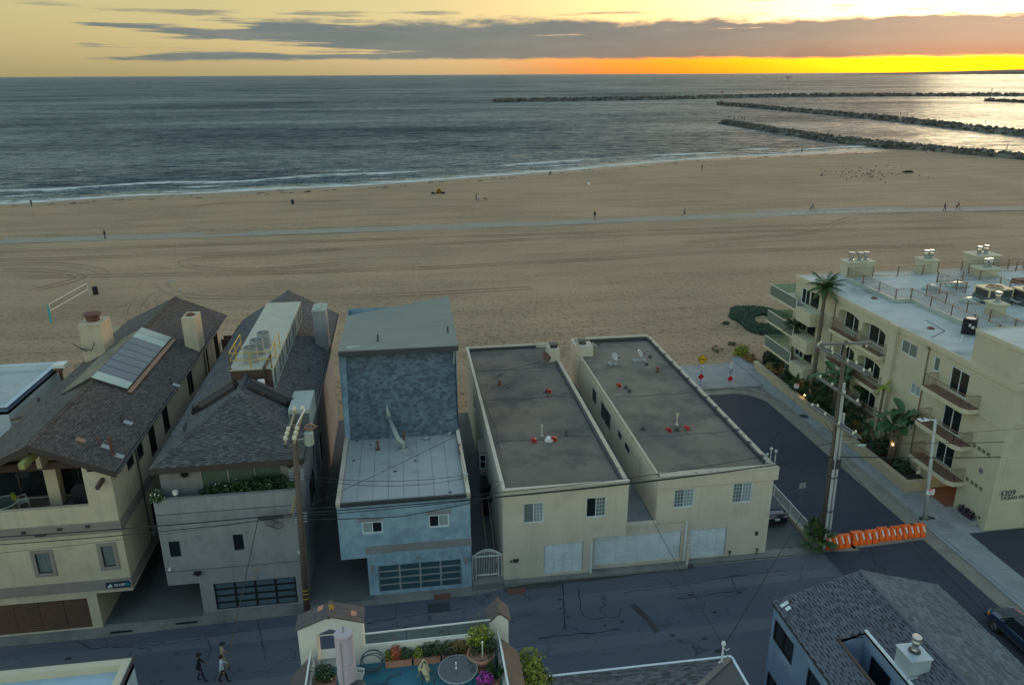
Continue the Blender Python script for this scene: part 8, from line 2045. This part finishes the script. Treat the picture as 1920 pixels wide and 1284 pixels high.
barrier((30.75, 41.12, 0), 1.72, 4, 'third orange barrier from the palm tuft, its first lobe plain'); barrier((32.52, 41.18, 0), 1.72, 4, 'orange barrier nearest the condominium kerb')
# white fence on a low wall by the driveway
t = thing('white_fence', 'white barred metal fence on a low wall beside the driveway', 'fence', (26.2, 41.9, 0)); m = MB(); m.box(26.0, 26.28, 41.7, 64, -.05, .30); m.build('low_wall', mt['stonewall'], t)
m = MB(); m.bar((26.14, 41.95, 1.22), (26.14, 64, 1.22), .05, .05); m.bar((26.14, 41.95, .42), (26.14, 64, .42), .04, .04)
for i in range(0, 176): y = 42+.125*i; m.box(26.13, 26.15, y-.01, y+.01, .42, 1.2)
m.build('fence_bars', mt['whiteplastic'], t)
for i in range(9): m = MB(); y = 41.98+2.45*i; m.box(26.10, 26.18, y-.04, y+.04, .30, 1.27); m.build('fence_post', mt['whiteplastic'], t)
# cars built from cross-sections
def car(p, rot, label, paint, prof, half, wheel_r, wb, name='parked_car', suv=False, lamps=True):
    """prof: list of (y, z_low, z_belt, z_top, w_belt, w_top); front is +y"""
    t = thing(name, label, 'car', p); T = Matrix.Translation(p) @ Matrix.Rotation(rot, 4, 'Z'); m = MB(T); rows = []
    for y, zl, zb, zt, wb_, wt in prof:
        w = wb_*half; r = [(0, zl), (w*.86, zl), (w*.97, zl+.10), (w, lerp(zl, zb, .55)), (w*.975, zb-.03), (w*.94, zb), (wt*half, lerp(zb, zt, .55) if zt-zb > .2 else lerp(zb, zt, .6)), (wt*half*.9, zt-.03 if zt-zb > .2 else zt-.01), (wt*half*.55, zt), (0, zt+.008)]
        if zt-zb > .2: r[6] = (lerp(w*.94, wt*half, .75), lerp(zb, zt, .72))
        rows.append([(x, y, z) for x, z in r]+[(-x, y, z) for x, z in r[-2:0:-1]])
    n = len(rows[0])
    for a, c in zip(rows, rows[1:]):
        for k in range(n): m.quad(a[k], c[k], c[(k+1) % n], a[(k+1) % n])
    m.poly(rows[0]); m.poly(rows[-1][::-1]); m.build('body', paint, t, True)
    return t, T, rows
def wheels(t, T, xs, ys, r, w=.22):
    for y in ys:
        for s in (-1, 1):
            m = MB(T @ Matrix.Translation((s*xs, y, r)) @ Matrix.Rotation(math.pi/2, 4, 'Y')); m.lathe((0, 0, -w/2), [(r*.6, 0), (r*.92, 0), (r, .04), (r, w-.04), (r*.92, w), (r*.6, w)], 20, cap=False); wh = m.build('wheel', mt['tyre'], t, True)
            m = MB(T @ Matrix.Translation((s*(xs+.005), y, r)) @ Matrix.Rotation(math.pi/2, 4, 'Y'))
            m.lathe((0, 0, -w*.30), [(r*.62, 0), (r*.62, w*.6)], 18)
            for k in range(5):
                a = k*1.2566; m.bar((0, 0, s*w*.46), (r*.58*math.cos(a), r*.58*math.sin(a), s*w*.46), r*.16, .03)
            m.lathe((0, 0, s*w*.44-.015), [(r*.56, 0), (r*.64, 0), (r*.64, .03), (r*.56, .03)], 18, cap=False); m.build('rim', mt['chrome'], wh)
            m = MB(T @ Matrix.Translation((s*(xs+.015), y, r)) @ Matrix.Rotation(math.pi/2, 4, 'Y')); m.lathe((0, 0, -.02), [(r*1.13, 0), (r*1.02, 0), (r*1.02, .06), (r*1.13, .06)], 20, cap=False); m.build('wheel_arch', mt['black'], t)
def glass_patch(t, T, pts, mat, name, off=.008):
    p = [Vector(q) for q in pts]; n = (p[1]-p[0]).cross(p[2]-p[0]).normalized(); m = MB(T); m.extr([q+n*off*.2 for q in p], n*off); return m.build(name, mat, t)
# estate-type car parked at the kerb, nose towards the barriers
prof = [(-2.25, .42, .80, .84, .88, .70), (-2.18, .32, .98, 1.40, .96, .62), (-1.9, .30, 1.0, 1.66, .99, .72), (-.9, .28, 1.0, 1.72, 1.0, .74), (.1, .28, .99, 1.68, 1.0, .73), (.42, .28, .98, 1.60, 1.0, .71), (1.12, .28, .98, 1.06, 1.0, .78), (1.75, .30, .93, .99, .985, .74), (2.08, .34, .84, .89, .93, .68), (2.22, .40, .70, .74, .82, .60)]
cp = Vector((32.88, 30.35, 0)); t, T, rows = car(cp, 0, 'dark blue estate car parked by the kerb at the bottom right edge', mt['carpaint'], prof, .90, .35, 2.7)
wheels(t, T, .82, (-1.38, 1.30), .36)
glass_patch(t, T, [(-.66, .52, 1.55), (-.74, 1.06, 1.075), (.74, 1.06, 1.075), (.66, .52, 1.55)], mt['glass'], 'windscreen', .03)
for s in (-1, 1):
    pts = [(s*.868, .95, 1.03), (s*.70, .35, 1.56), (s*.70, -.45, 1.60), (s*.868, -.45, 1.03)]; pts2 = [(s*.868, -.53, 1.03), (s*.70, -.53, 1.60), (s*.68, -1.85, 1.56), (s*.86, -2.0, 1.06)]
    for q in (pts, pts2): glass_patch(t, T, q if s < 0 else q[::-1], mt['glass'], 'side_window', .02)
    m = MB(T); m.box(s*.93-.09, s*.93+.09, .70, .86, .98, 1.12); m.build('mirror', mt['carpaint'], t)
    m = MB(T); m.extr([(s*.56, 2.10, .70), (s*.82, 1.98, .68), (s*.84, 1.92, .86), (s*.56, 2.06, .87)], (0, .055, .01)); hl = m.build('headlight', mt['lens'], t)
    m = MB(T); m.extr([(s*.835, 1.97, .68), (s*.885, 1.80, .68), (s*.885, 1.78, .84), (s*.845, 1.93, .85)], (s*.02, .03, 0)); m.build('amber_lens', mt['amber'], hl)
    for y0_, z in ((-.1, .9), (-1.1, .9)):
        m = MB(T); m.box(s*.895-.02, s*.895+.02, y0_-.09, y0_+.09, z-.02, z+.02); m.build('door_handle', mt['carpaint'], t)
    m = MB(T); m.bar((s*.66, -1.7, 1.75), (s*.66, .2, 1.74), .04, .04); m.build('roof_rail', mt['dark'], t)
    m = MB(T); m.bar((s*.905, -1.0, .52), (s*.905, .95, .52), .02, .07); m.build('side_moulding', mt['dark'], t)
m = MB(T); m.box(-.78, .78, 2.16, 2.28, .36, .54); m.build('bumper', mt['carpaint'], t); m = MB(T); m.box(-.45, .45, 2.15, 2.24, .60, .72); m.build('grille', mt['black'], t)
m = MB(T); m.bar((-.5, 1.02, 1.10), (.05, .98, 1.13), .02); m.bar((.1, 1.02, 1.10), (.6, .96, 1.14), .02); m.build('wiper', mt['black'], t)
# dark saloon seen from behind in the driveway
prof = [(-2.36, .40, .72, .76, .84, .66), (-2.22, .30, .92, 1.00, .95, .72), (-1.7, .28, .95, 1.06, .99, .72), (-1.15, .27, .95, 1.24, 1.0, .70), (-.35, .27, .94, 1.43, 1.0, .66), (.35, .27, .93, 1.44, 1.0, .66), (1.2, .27, .93, 1.06, 1.0, .74), (1.9, .30, .86, .92, .97, .70), (2.3, .38, .68, .74, .84, .60)]
cp = Vector((24.68, 45.7, 0)); t, T, rows = car(cp, 0, 'black-blue saloon car seen from behind in the driveway by the white fence', mt['carpaint2'], prof, .92, .34, 2.8); wheels(t, T, .84, (-1.42, 1.42), .34)
glass_patch(t, T, [(-.62, -1.72, 1.075), (.62, -1.72, 1.075), (.58, -.55, 1.40), (-.58, -.55, 1.40)], mt['glass'], 'rear_window', .03); glass_patch(t, T, [(.60, .45, 1.42), (-.60, .45, 1.42), (-.70, 1.15, 1.08), (.70, 1.15, 1.08)][::-1], mt['glass'], 'windscreen', .03)
m = MB(T); m.box(-.17, .17, -2.375, -2.345, .60, .76); m.v = m.v; pl = m.build('number_plate', mt['sign_w'], t); m = MB(T); m.box(-.12, .12, -2.380, -2.376, .66, .70); m.build('plate_mark', mt['inkblue'], pl)
for s in (-1, 1): m = MB(T); m.extr([(s*.42, -2.31, .80), (s*.80, -2.22, .82), (s*.82, -2.17, .90), (s*.42, -2.27, .89)], (0, -.04, 0)); m.build('tail_light', mt['tail'], t); m = MB(T); m.extr([(s*.5, -2.352, .83), (s*.78, -2.262, .845), (s*.78, -2.262, .865), (s*.5, -2.352, .85)], (0, -.012, 0)); m.build('tail_light_strip', mt['stripe'], t)
m = MB(T); m.box(-.70, .70, -2.42, -2.30, .36, .52); m.build('bumper', mt['black'], t); m = MB(T); m.bar((-.72, -2.21, 1.03), (.72, -2.21, 1.03), .10, .03); m.build('boot_lip', mt['dark'], t)
# ------------------------------------------------------------------ people and things on the sand
def figure_mesh(pose, cols, hands=False, scale=1.0):
    """one continuous body grown from a jointed skeleton; colours follow skin, top, trousers and shoes"""
    st, arm, seat, bend = .62*pose.get('stride', .25), pose.get('arm', .3), pose.get('sit', 0), pose.get('bend', 0)
    V = []; E = []; Rr = []
    def v(p, r, par=None):
        V.append(p); Rr.append(r); i = len(V)-1
        if par is not None: E.append((par, i))
        return i
    hz = .94-.55*seat
    pel = v((0, 0, hz), (.145, .11)); wa = v((0, .01+bend*.1, hz+.18), (.135, .10), pel); ch = v((0, .02+bend*.22, hz+.40), (.155, .115), wa); nk = v((0, .03+bend*.32, hz+.56), (.06, .058), ch); hd = v((0, .05+bend*.42, hz+.68), (.088, .10), nk); cr = v((0, .05+bend*.45, hz+.80), (.07, .082), hd)
    ends = []
    for s in (-1, 1):
        f = st*s
        if seat: hp, kn, an, to = (s*.10, 0, hz-.02), (s*.14, .42, hz+.12), (s*.13, .62, .10), (s*.13, .80, .05)
        else:
            bk = max(0, -f); hp = (s*.095, 0, hz-.06); kn = (s*.10, f*.42+.05, .50); an = (s*.10, f*.85-bk*.15, .09+bk*.25); to = (s*.105, f*.85-bk*.15+.17, .045+bk*.10)
        a = v(hp, (.105, .105), pel); b = v(kn, (.066, .07), a); c = v(an, (.045, .048), b); v(to, (.045, .035), c)
        sw = -f*1.4*arm/.3; sh = v((s*.185, .02+bend*.2, hz+.47), (.068, .068), ch); el = v((s*.235, .0+sw*.35+bend*.3, hz+.21), (.044, .044), sh); wr = v((s*.22, .10+sw*.75+bend*.4+pose.get('fore', 0)*.1, hz-.02+pose.get('fore', 0)*.2), (.031, .033), el); pm = v((s*.215, .13+sw*.85+bend*.42+pose.get('fore', 0)*.12, hz-.10+pose.get('fore', 0)*.2), (.038, .022), wr); ends.append((s, V[pm], V[wr]))
    me = bpy.data.meshes.new('body'); me.from_pydata(V, E, []); o = bpy.data.objects.new('tmp_body', me); COL.objects.link(o)
    sk = o.modifiers.new('skin', 'SKIN'); sk.use_smooth_shade = True
    for i, d in enumerate(me.skin_vertices[0].data): d.radius = Rr[i] if isinstance(Rr[i], tuple) else (Rr[i], Rr[i]); d.use_root = (i == 0)
    sb = o.modifiers.new('sub', 'SUBSURF'); sb.levels = 1; sb.render_levels = 1
    dg = bpy.context.evaluated_depsgraph_get(); out = bpy.data.meshes.new_from_object(o.evaluated_get(dg)); bpy.data.objects.remove(o)
    vs = [tuple(q.co) for q in out.vertices]; fs = [tuple(p.vertices) for p in out.polygons]; bpy.data.meshes.remove(out)
    mb = MB(); mb.v = vs; mb.f = fs; mb.m = []
    for f in fs:
        c = sum((Vector(vs[i]) for i in f), Vector((0, 0, 0)))/len(f); z = c.z
        arm_ = abs(c.x) > .17 and z < hz+.5 and c.z > hz-.3 if not seat else abs(c.x) > .19 and z > hz
        if z > hz+.585: k = 0
        elif arm_ and z < hz+cols.get('sleeve', .0): k = 0
        elif z > hz-.02 or (arm_ and z > hz-.16): k = 1
        elif z > .10 and z > cols.get('leg', 0): k = 2
        elif z > .10: k = 0
        else: k = 3
        mb.m.append(k)
    if hands:
        for s, pm, wr in ends:
            d = (Vector(pm)-Vector(wr)).normalized(); sd = Vector((0, 1, 0)).cross(d).normalized(); fw = d.cross(sd)
            for k, (off, ll) in enumerate(((-.026, .062), (-.009, .072), (.009, .068), (.025, .052))):
                b = Vector(pm)+fw*off; mb.tube([b, b+d*ll*.5-sd*s*.004, b+d*ll*.85-sd*s*.02], [.0095, .0085, .006], 5, 0)
            b = Vector(pm)-d*.03+fw*.028; mb.tube([b, b+fw*.03+d*.02, b+fw*.035+d*.05], [.011, .0095, .007], 5, 0)
        hc = Vector(V[hd]); 
        mb.tube([hc+Vector((0, .088, .015)), hc+Vector((0, .112, -.012)), hc+Vector((0, .09, -.022))], [.008, .014, .012], 5, 0)
        for s in (-1, 1): mb.tube([hc+Vector((s*.082, 0, -.02)), hc+Vector((s*.094, -.008, .01)), hc+Vector((s*.084, 0, .035))], [.008, .014, .008], 5, 0)
    return mb, Vector(V[hd]), hz
def person(p, rot, pose, top, bot, label, hair='hair', cap=None, hands=False, sc=1.0, sleeve=.0, leg=0, group=None, extra=None, shoe='cloth_dark'):
    mb, hd, hz = figure_mesh(pose, {'sleeve': sleeve, 'leg': leg}, hands)
    t = thing('person', label, 'person', p, group); T = Matrix.Translation(p) @ Matrix.Rotation(rot, 4, 'Z') @ Matrix.Scale(sc, 4)
    mb.v = [tuple(T @ Vector(q)) for q in mb.v]; mb.build('body', [mt['skin'], mt[top], mt[bot], mt[shoe]], t, True)
    m = MB(T); m.lathe(hd+Vector((0, -.018, .035)), [(.092, -.06), (.103, .0), (.102, .05), (.078, .10), (.03, .125)], 10); m.build('cap' if cap else 'hair', mt[cap or hair], t, True)
    if cap: m = MB(T); m.box(hd.x-.07, hd.x+.07, hd.y+.06, hd.y+.19, hd.z+.055, hd.z+.068); m.build('cap_peak', mt[cap], t)
    if hands:
        for s in (-1, 1): m = MB(T); m.lathe(hd+Vector((s*.034, .094, .022)), [(.002, -.008), (.010, 0), (.002, .008)], 6); m.build('eye', mt['ink'], t)
        m = MB(T); m.box(hd.x-.025, hd.x+.025, hd.y+.088, hd.y+.098, hd.z-.048, hd.z-.040); m.build('mouth', mt['cloth_red'], t)
    if extra: extra(t, T, hd, hz)
    return t
def g0(px, py, z=0.02): v = G(px, py, 0); return Vector((v.x, v.y, z))
# walkers in the alley
p = G(378, 1277, 0); person(Vector((p.x, p.y, 0)), -1.35, {'stride': .30}, 'cloth_dark', 'cloth_navy', 'person in dark clothes and a cap striding along the alley', cap='cloth_dark', hands=True, sc=1.02)
def pack(t, T, hd, hz): m = MB(T); m.box(-.14, .14, -.26, -.13, hz+.08, hz+.48); m.build('backpack', mt['cloth_navy'], t)
p = G(420, 1279, 0); person(Vector((p.x, p.y, 0)), -1.2, {'stride': .36}, 'cloth_w', 'cloth_dark', 'person in a pale blue top and black trousers walking in the alley', hands=True, sc=1.0, extra=None)
p = G(421, 1254, 0); person(Vector((p.x, p.y, 0)), -1.1, {'stride': .2}, 'cloth_tan', 'cloth_tan', 'ghost image of a walker in tan, made solid, just behind the pale blue top', cap='cloth_dark', hands=True, sc=.98)  # a walker's see-through double, added as a solid third figure
# the beach path
def bag(t, T, hd, hz): m = MB(T); m.box(-.13, .13, -.27, -.13, hz+.05, hz+.42); m.build('bag', mt['cloth_dark'], t)
person(g0(198, 449, .06), 1.5, {'stride': .34}, 'cloth_dark', 'cloth_dark', 'person in dark clothes walking on the path at far left', sc=1.05)
person(g0(1115, 412, .06), .1, {'stride': .2}, 'cloth_dark', 'cloth_grey', 'person in dark top and grey trousers on the path, near its middle', sc=1.05, extra=bag)
person(g0(1283, 406, .06), 1.45, {'stride': .45, 'arm': .5, 'fore': 1}, 'cloth_grey', 'cloth_dark', 'jogger in grey with bare legs running along the path', sc=1.02, leg=.5)
person(g0(1770, 397, .06), -1.5, {'stride': .42, 'arm': .45}, 'cloth_navy', 'cloth_dark', 'person in navy striding on the path towards the red cyclist', sc=1.12)
def cyclist(p, rot, top, label):
    t = thing('bicycle', label+' (the bicycle)' if False else label.replace('person in', 'bicycle ridden by the person in'), 'bicycle', p); T = Matrix.Translation(p) @ Matrix.Rotation(rot, 4, 'Z')
    for y in (-.52, .52):
        m = MB(T); m.tube([(0, y+.33*math.cos(a*math.pi/9), .34+.33*math.sin(a*math.pi/9)) for a in range(19)], .018, 5); w = m.build('wheel', mt['tyre'], t)
        q = MB(T)
        for k in range(6): a = k*math.pi/6; q.bar((0, y-.32*math.cos(a), .34-.32*math.sin(a)), (0, y+.32*math.cos(a), .34+.32*math.sin(a)), .006)
        q.build('spokes', mt['steel'], w)
    m = MB(T)
    for a, b in (((0, -.52, .34), (0, -.05, .30)), ((0, -.05, .30), (0, -.20, .80)), ((0, -.20, .80), (0, .38, .82)), ((0, .40, .75), (0, -.05, .30)), ((0, .38, .92), (0, .52, .34)), ((0, -.52, .34), (0, -.18, .74))): m.tube([a, b], .018, 5)
    m.build('frame', mt['dark'], t); m = MB(T); m.box(-.07, .07, -.34, -.08, .86, .92); m.build('saddle', mt['black'], t); m = MB(T); m.tube([(-.28, .30, 1.0), (-.1, .40, .98), (.1, .40, .98), (.28, .30, 1.0)], .016, 5); m.build('handlebar', mt['black'], t)
    person(Vector(p)+UZ*.42, rot, {'sit': .62, 'bend': .55, 'fore': 1}, top, 'cloth_dark', label, sc=.98)
cyclist(g0(1797, 394, .06), 1.5, 'cloth_red', 'person in dull red riding on the path at far right'); cyclist(g0(1524, 397, .06), 1.5, 'cloth_grey', 'person in grey riding near the widened path bay')
# farther down the sand
def board(t, T, hd, hz): m = MB(T); m.lathe((0, 0, 0), [(.02, -.95), (.2, -.5), (.25, 0), (.2, .6), (.03, 1.0)], 8, sx=.18); m.v = [tuple(Vector(q)) for q in m.v]; o = m
person(g0(60, 388), 1.2, {'stride': .3}, 'cloth_dark', 'cloth_dark', 'person in a dark wetsuit walking at the waterline at far left', sc=1.05)
person(g0(893, 377), 1.3, {'stride': .25}, 'cloth_navy', 'cloth_navy', 'person in navy walking beside a pale-topped companion and dog', sc=1.05); person(g0(898, 378), 1.3, {'stride': .3}, 'cloth_w', 'cloth_grey', 'person in a pale top walking ahead of a small dog', sc=1.02)
def dog():
    p = g0(910, 376); t = thing('dog', 'small brown dog trotting behind two walkers on the sand', 'dog', p); T = Matrix.Translation(p) @ Matrix.Rotation(1.4, 4, 'Z')
    V = []; E = []; Rr = []
    def v(q, r, par=None):
        V.append(q); Rr.append(r); i = len(V)-1
        if par is not None: E.append((par, i))
        return i
    hip = v((0, -.3, .46), .11); mid = v((0, -.05, .44), .115, hip); chs = v((0, .22, .46), .14, mid); nk = v((0, .38, .60), .085, chs); hd = v((0, .48, .68), .085, nk); v((0, .64, .63), .045, hd)
    tl = v((0, -.45, .56), .035, hip); v((0, -.58, .70), .02, tl)
    for s in (-1, 1):
        a = v((s*.09, -.28, .34), .07, hip); b = v((s*.09, -.22-.04*s, .25), .04, a); c = v((s*.09, -.34+.06*s, .14), .03, b); v((s*.09, -.28+.06*s, .02), .03, c)
        a = v((s*.09, .24, .32), .055, chs); b = v((s*.09, .20+.08*s, .18), .033, a); v((s*.09, .26+.1*s, .02), .03, b)
    me = bpy.data.meshes.new('b'); me.from_pydata(V, E, []); o = bpy.data.objects.new('tmp', me); COL.objects.link(o); o.modifiers.new('s', 'SKIN')
    for i, d in enumerate(me.skin_vertices[0].data): d.radius = (Rr[i], Rr[i]); d.use_root = i == 0
    s_ = o.modifiers.new('u', 'SUBSURF'); s_.levels = 1; s_.render_levels = 1; out = bpy.data.meshes.new_from_object(o.evaluated_get(bpy.context.evaluated_depsgraph_get())); bpy.data.objects.remove(o)
    m = MB(); m.v = [tuple(T @ q.co) for q in out.vertices]; m.f = [tuple(f.vertices) for f in out.polygons]; m.m = [0]*len(m.f)
    for s in (-1, 1): m.T = T; m.add([(s*.03, .44, .74), (s*.09, .46, .73), (s*.08, .43, .84), (s*.06, .40, .75)], [(0, 1, 2), (1, 3, 2), (3, 0, 2)])
    m.build('body', mt['rust'], t, True)
dog()
person(g0(1032, 328), 2.6, {'sit': .9, 'bend': .3}, 'cloth_dark', 'cloth_dark', 'person sitting in dark clothes at the edge of the wet sand', sc=1.05)
person(g0(1316, 320), .9, {'stride': .3}, 'cloth_dark', 'cloth_dark', 'person in black walking alone below the nearest jetty', sc=1.15)
def surf(t, T, hd, hz):
    m = MB(T @ Matrix.Translation((.33, .1, hz-.1)) @ Matrix.Rotation(math.pi/2-.2, 4, 'X')); m.lathe((0, 0, 0), [(.02, -.95), (.2, -.5), (.25, 0), (.2, .6), (.03, 1.0)], 10, sx=.2); m.build('surfboard', mt['whiteplastic'], t, True)
person(g0(1503, 288), .4, {'stride': .2}, 'cloth_dark', 'cloth_dark', 'surfer in a dark wetsuit holding a white board at the waterline', sc=1.1, extra=surf)
person(g0(1740, 287), 2.0, {'sit': .9, 'bend': .4}, 'cloth_w', 'cloth_dark', 'person in a white top crouching near the jetty corner', sc=1.1)
p = G(1885, 294, 0); person(Vector((p.x, p.y, 2.2)), .8, {'stride': .1}, 'cloth_dark', 'cloth_dark', 'person standing on the rocks of the channel bank at far right', sc=1.1)
for i, (px, py) in enumerate(((1376, 226), (1384, 224), (1391, 225), (1366, 223), (1396, 226))):
    p = G(px, py, 2.4); person(Vector((p.x, p.y, 2.3)), i*1.3, {'stride': .1}, 'cloth_dark', 'cloth_dark', 'tiny dark person standing on the tip of the nearest jetty', sc=1.25, group='people on the tip of the nearest jetty')
p = G(1576, 252, 2.4); person(Vector((200.8, p.y, 2.4)), 1.0, {'stride': .2}, 'cloth_dark', 'cloth_dark', 'tiny dark person standing halfway along the nearest jetty', sc=1.2)
for px, py in ((1655, 218), (1687, 219), (1797, 234)):
    p = G(px, py, 3.2); x = 311+15*(p.y-359)/153 if p.y > 359 else 310; person(Vector((x, p.y, 3.2)), .5, {'stride': .1}, 'cloth_dark', 'cloth_dark', 'tiny dark person standing on the long middle jetty', sc=1.3, group='people on the middle jetty')
# tent with bags
p = g0(823, 363); t = thing('beach_tent', 'small ochre-yellow beach tent pitched on the sand', 'tent', p); m = MB(Matrix.Translation(p)); m.add([(-1.0, -.6, 0), (1.0, -.6, 0), (.9, .9, 0), (-.9, .9, 0), (0, .1, 1.7), (-.25, -.3, 1.25), (.25, -.3, 1.25)], [(0, 5, 4, 3), (1, 2, 4, 6), (3, 4, 2), (5, 6, 4)]); m.build('canopy', mt['yelltent'] if 'yelltent' in mt else mt['yellow'], t)
for dx, lab in ((-1.6, 'left'), (1.1, 'right')): m = MB(Matrix.Translation(p+Vector((dx, -.5, 0)))); m.lathe((0, 0, 0), [(.3, 0), (.42, .18), (.32, .42), (.08, .5)], 8, sx=1.4); single(m, 'beach_bag', mt['cloth_dark'], 'dark bag lying on the sand '+lab+' of the yellow tent', 'bag', tuple(p+Vector((dx, -.5, 0))))
# bins
def beach_bin(p, body, lid, label):
    t = thing('litter_bin', label, 'bin', p, 'litter bins on the beach'); m = MB(); m.lathe(p, [(.36, 0), (.38, .1), (.38, 1.0), (.36, 1.02)], 12); m.build('bin_body', mt[body], t); m = MB(); m.lathe(Vector(p)+UZ*1.02, [(.40, 0), (.40, .10), (.30, .12), (.28, .04)], 12); m.build('lid', mt[lid], t)
beach_bin(g0(549, 383), 'cloth_navy', 'dark', 'dark navy litter bin standing alone between sea and path'); beach_bin(g0(1104, 347), 'whiteplastic', 'cloth_navy', 'white litter bin with a dark lid on the upper beach'); beach_bin(g0(180, 552), 'cloth_dark', 'cloth_dark', 'black litter bin beside the far post of the volleyball net')
# volleyball net
a, b = g0(96, 605), g0(171, 560); t = thing('volleyball_net', 'beach volleyball net with a turquoise padded post and pale net tapes', 'volleyball net', a)
m = MB(); m.tube([a, a+UZ*2.55], .06, 8); m.build('post', mt['cyan'], t); m = MB(); m.tube([a+UZ*.02, a+UZ*1.9], .13, 10); m.build('post_pad', mt['cyan'], t)
m = MB(); m.tube([b, b+UZ*2.75], .07, 8); m.build('post', mt['zinc'], t)
u = (b-a).normalized(); m = MB()
for z in (2.36, 1.5): m.bar(a+u*.4+UZ*z, b-u*.4+UZ*z, .03, .09)
m.bar(a+u*.4+UZ*1.5, a+u*.4+UZ*2.36, .04, .04); m.bar(b-u*.4+UZ*1.5, b-u*.4+UZ*2.36, .04, .04); m.build('net_tape', mt['sign_w'], t)
m = MB(); n = 70; L_ = (b-a).length-.8
for i in range(n): m.bar(a+u*(.4+L_*i/n)+UZ*1.54, a+u*(.4+L_*i/n)+UZ*2.32, .005)
for i in range(6): m.bar(a+u*.4+UZ*(1.6+.13*i), b-u*.4+UZ*(1.6+.13*i), .005)
m.build('net_mesh', mt['wire'], t)
# drift log, gulls
p = g0(1702, 324); m = MB(); m.tube([p+Vector((-2.0, 0, .2)), p+Vector((-.5, .1, .34)), p+Vector((1.2, -.05, .3)), p+Vector((2.0, .1, .18))], [.12, .34, .32, .1], 8); single(m, 'drift_log', mt['cloth_dark'], 'dark drift log lying on the sand right of the resting gulls', 'log', tuple(p))
m = MB(); m.lathe((0, 0, 0), [(.02, -.24), (.085, -.12), (.11, .02), (.08, .14), (.03, .22)], 7); m.v = [(v[0], v[2], v[1]*.9+.17) for v in m.v]; m.lathe((0, .19, .28), [(.02, -.05), (.05, 0), (.02, .05)], 6); m.tube([(0, .23, .28), (0, .31, .265)], [.014, .004], 4); m.tube([(-.03, 0, .08), (-.03, 0, 0)], .008, 4); m.tube([(.03, 0, .08), (.03, 0, 0)], .008, 4); m.add([(-.03, -.2, .19), (.03, -.2, .19), (0, -.38, .16)], [(0, 1, 2)])
gull = single(m, 'seagull', mt['gull'] if 'gull' in mt else mt['cloth_grey'], 'grey gull resting on the sand among its flock', 'gull', (0, 0, 0), 'gulls resting on the sand'); rnd = random.Random(17); first = True
for _ in range(75):
    px = rnd.gauss(1632, 42); py = rnd.gauss(326, 6.5); px = min(1740, max(1540, px)); py = min(352, max(311, py)); p = g0(px, py, .06)
    if first: gull.location = p; first = False
    else: o = gull.copy(); COL.objects.link(o); o.location = p; o.rotation_euler = (0, 0, rnd.uniform(0, 6.28)); o.scale = (1.3,)*3
gull.scale = (1.3,)*3
# marks on the jetties
def mast(p, h, label, plate_m):
    t = thing('channel_marker', label, 'channel marker', p); p = Vector(p); m = MB(); m.tube([p-UZ*1.0, p+UZ*h], .22, 6); m.build('mast', mt['gmetal'], t); m = MB(); m.box(p.x-.9, p.x+.9, p.y-.1, p.y+.1, p.z+h-1.8, p.z+h); m.box(p.x-1.1, p.x+1.1, p.y-.6, p.y+.6, p.z-.5, p.z+.6); m.build('daymark', mt[plate_m], t)
q = G(1373, 190, 3); mast((322.6, 772, 3.0), 9.8, 'marker mast with a dull red top on the middle jetty tip', 'cloth_red'); mast((641.5, 798, 3.0), 9.5, 'marker mast on the short jetty at the right edge', 'gmetal')
m = MB(); q = Vector((340, 932, 5)); m.box(q.x-1.6, q.x+1.6, q.y-1, q.y+1, 4, 9); m.box(q.x-1.8, q.x+1.8, q.y-1.2, q.y+1.2, 9, 9.5); 
single(m, 'marker_hut', mt['gmetal'], 'small boxy beacon hut beside the middle jetty mast', 'beacon', (q.x, q.y, 4))
fp = Vector((515, 1020, 4.5)); t = thing('flag', 'flag of the United States flying from a pole on the far breakwater', 'flag', fp)
m = MB(); m.tube([fp, fp+UZ*21.5], [.16, .10], 6); m.build('flagpole', mt['gmetal'], t)
def flagbit(u0, u1, v0, v1, mat, nm, off=0):
    m = MB(); n = 8; rows = []
    for i in range(n+1):
        u = lerp(u0, u1, i/n); y = .5*math.sin(u*5)*u-off; rows.append((fp+Vector((.15+6.2*u, y, 15.2-1.2*u*u+5.9*v0)), fp+Vector((.15+6.2*u, y, 15.2-1.2*u*u+5.9*v1))))
    for a_, c_ in zip(rows, rows[1:]): m.extr([a_[0], c_[0], c_[1], a_[1]], (0, .03, 0))
    m.build(nm, mat, t)
for i in range(13):
    v0 = i/13
    if v0 > .45: flagbit(.4, 1, v0, v0+1/13, mt['flag_r'] if i % 2 == 0 else mt['sign_w'], 'stripe')
    else: flagbit(0, 1, v0, v0+1/13, mt['flag_r'] if i % 2 == 0 else mt['sign_w'], 'stripe')
flagbit(0, .4, 6/13, 1, mt['navy'], 'canton'); 
m = MB()
for i in range(5):
    for j in range(4):
        c_ = fp+Vector((.15+6.2*(.04+.08*i), -.04+.5*math.sin(.2)*.04, 15.2+5.9*(.50+.12*j))); m.box(c_.x-.1, c_.x+.1, c_.y-.05, c_.y, c_.z-.1, c_.z+.1)
m.build('stars', mt['sign_w'], t)
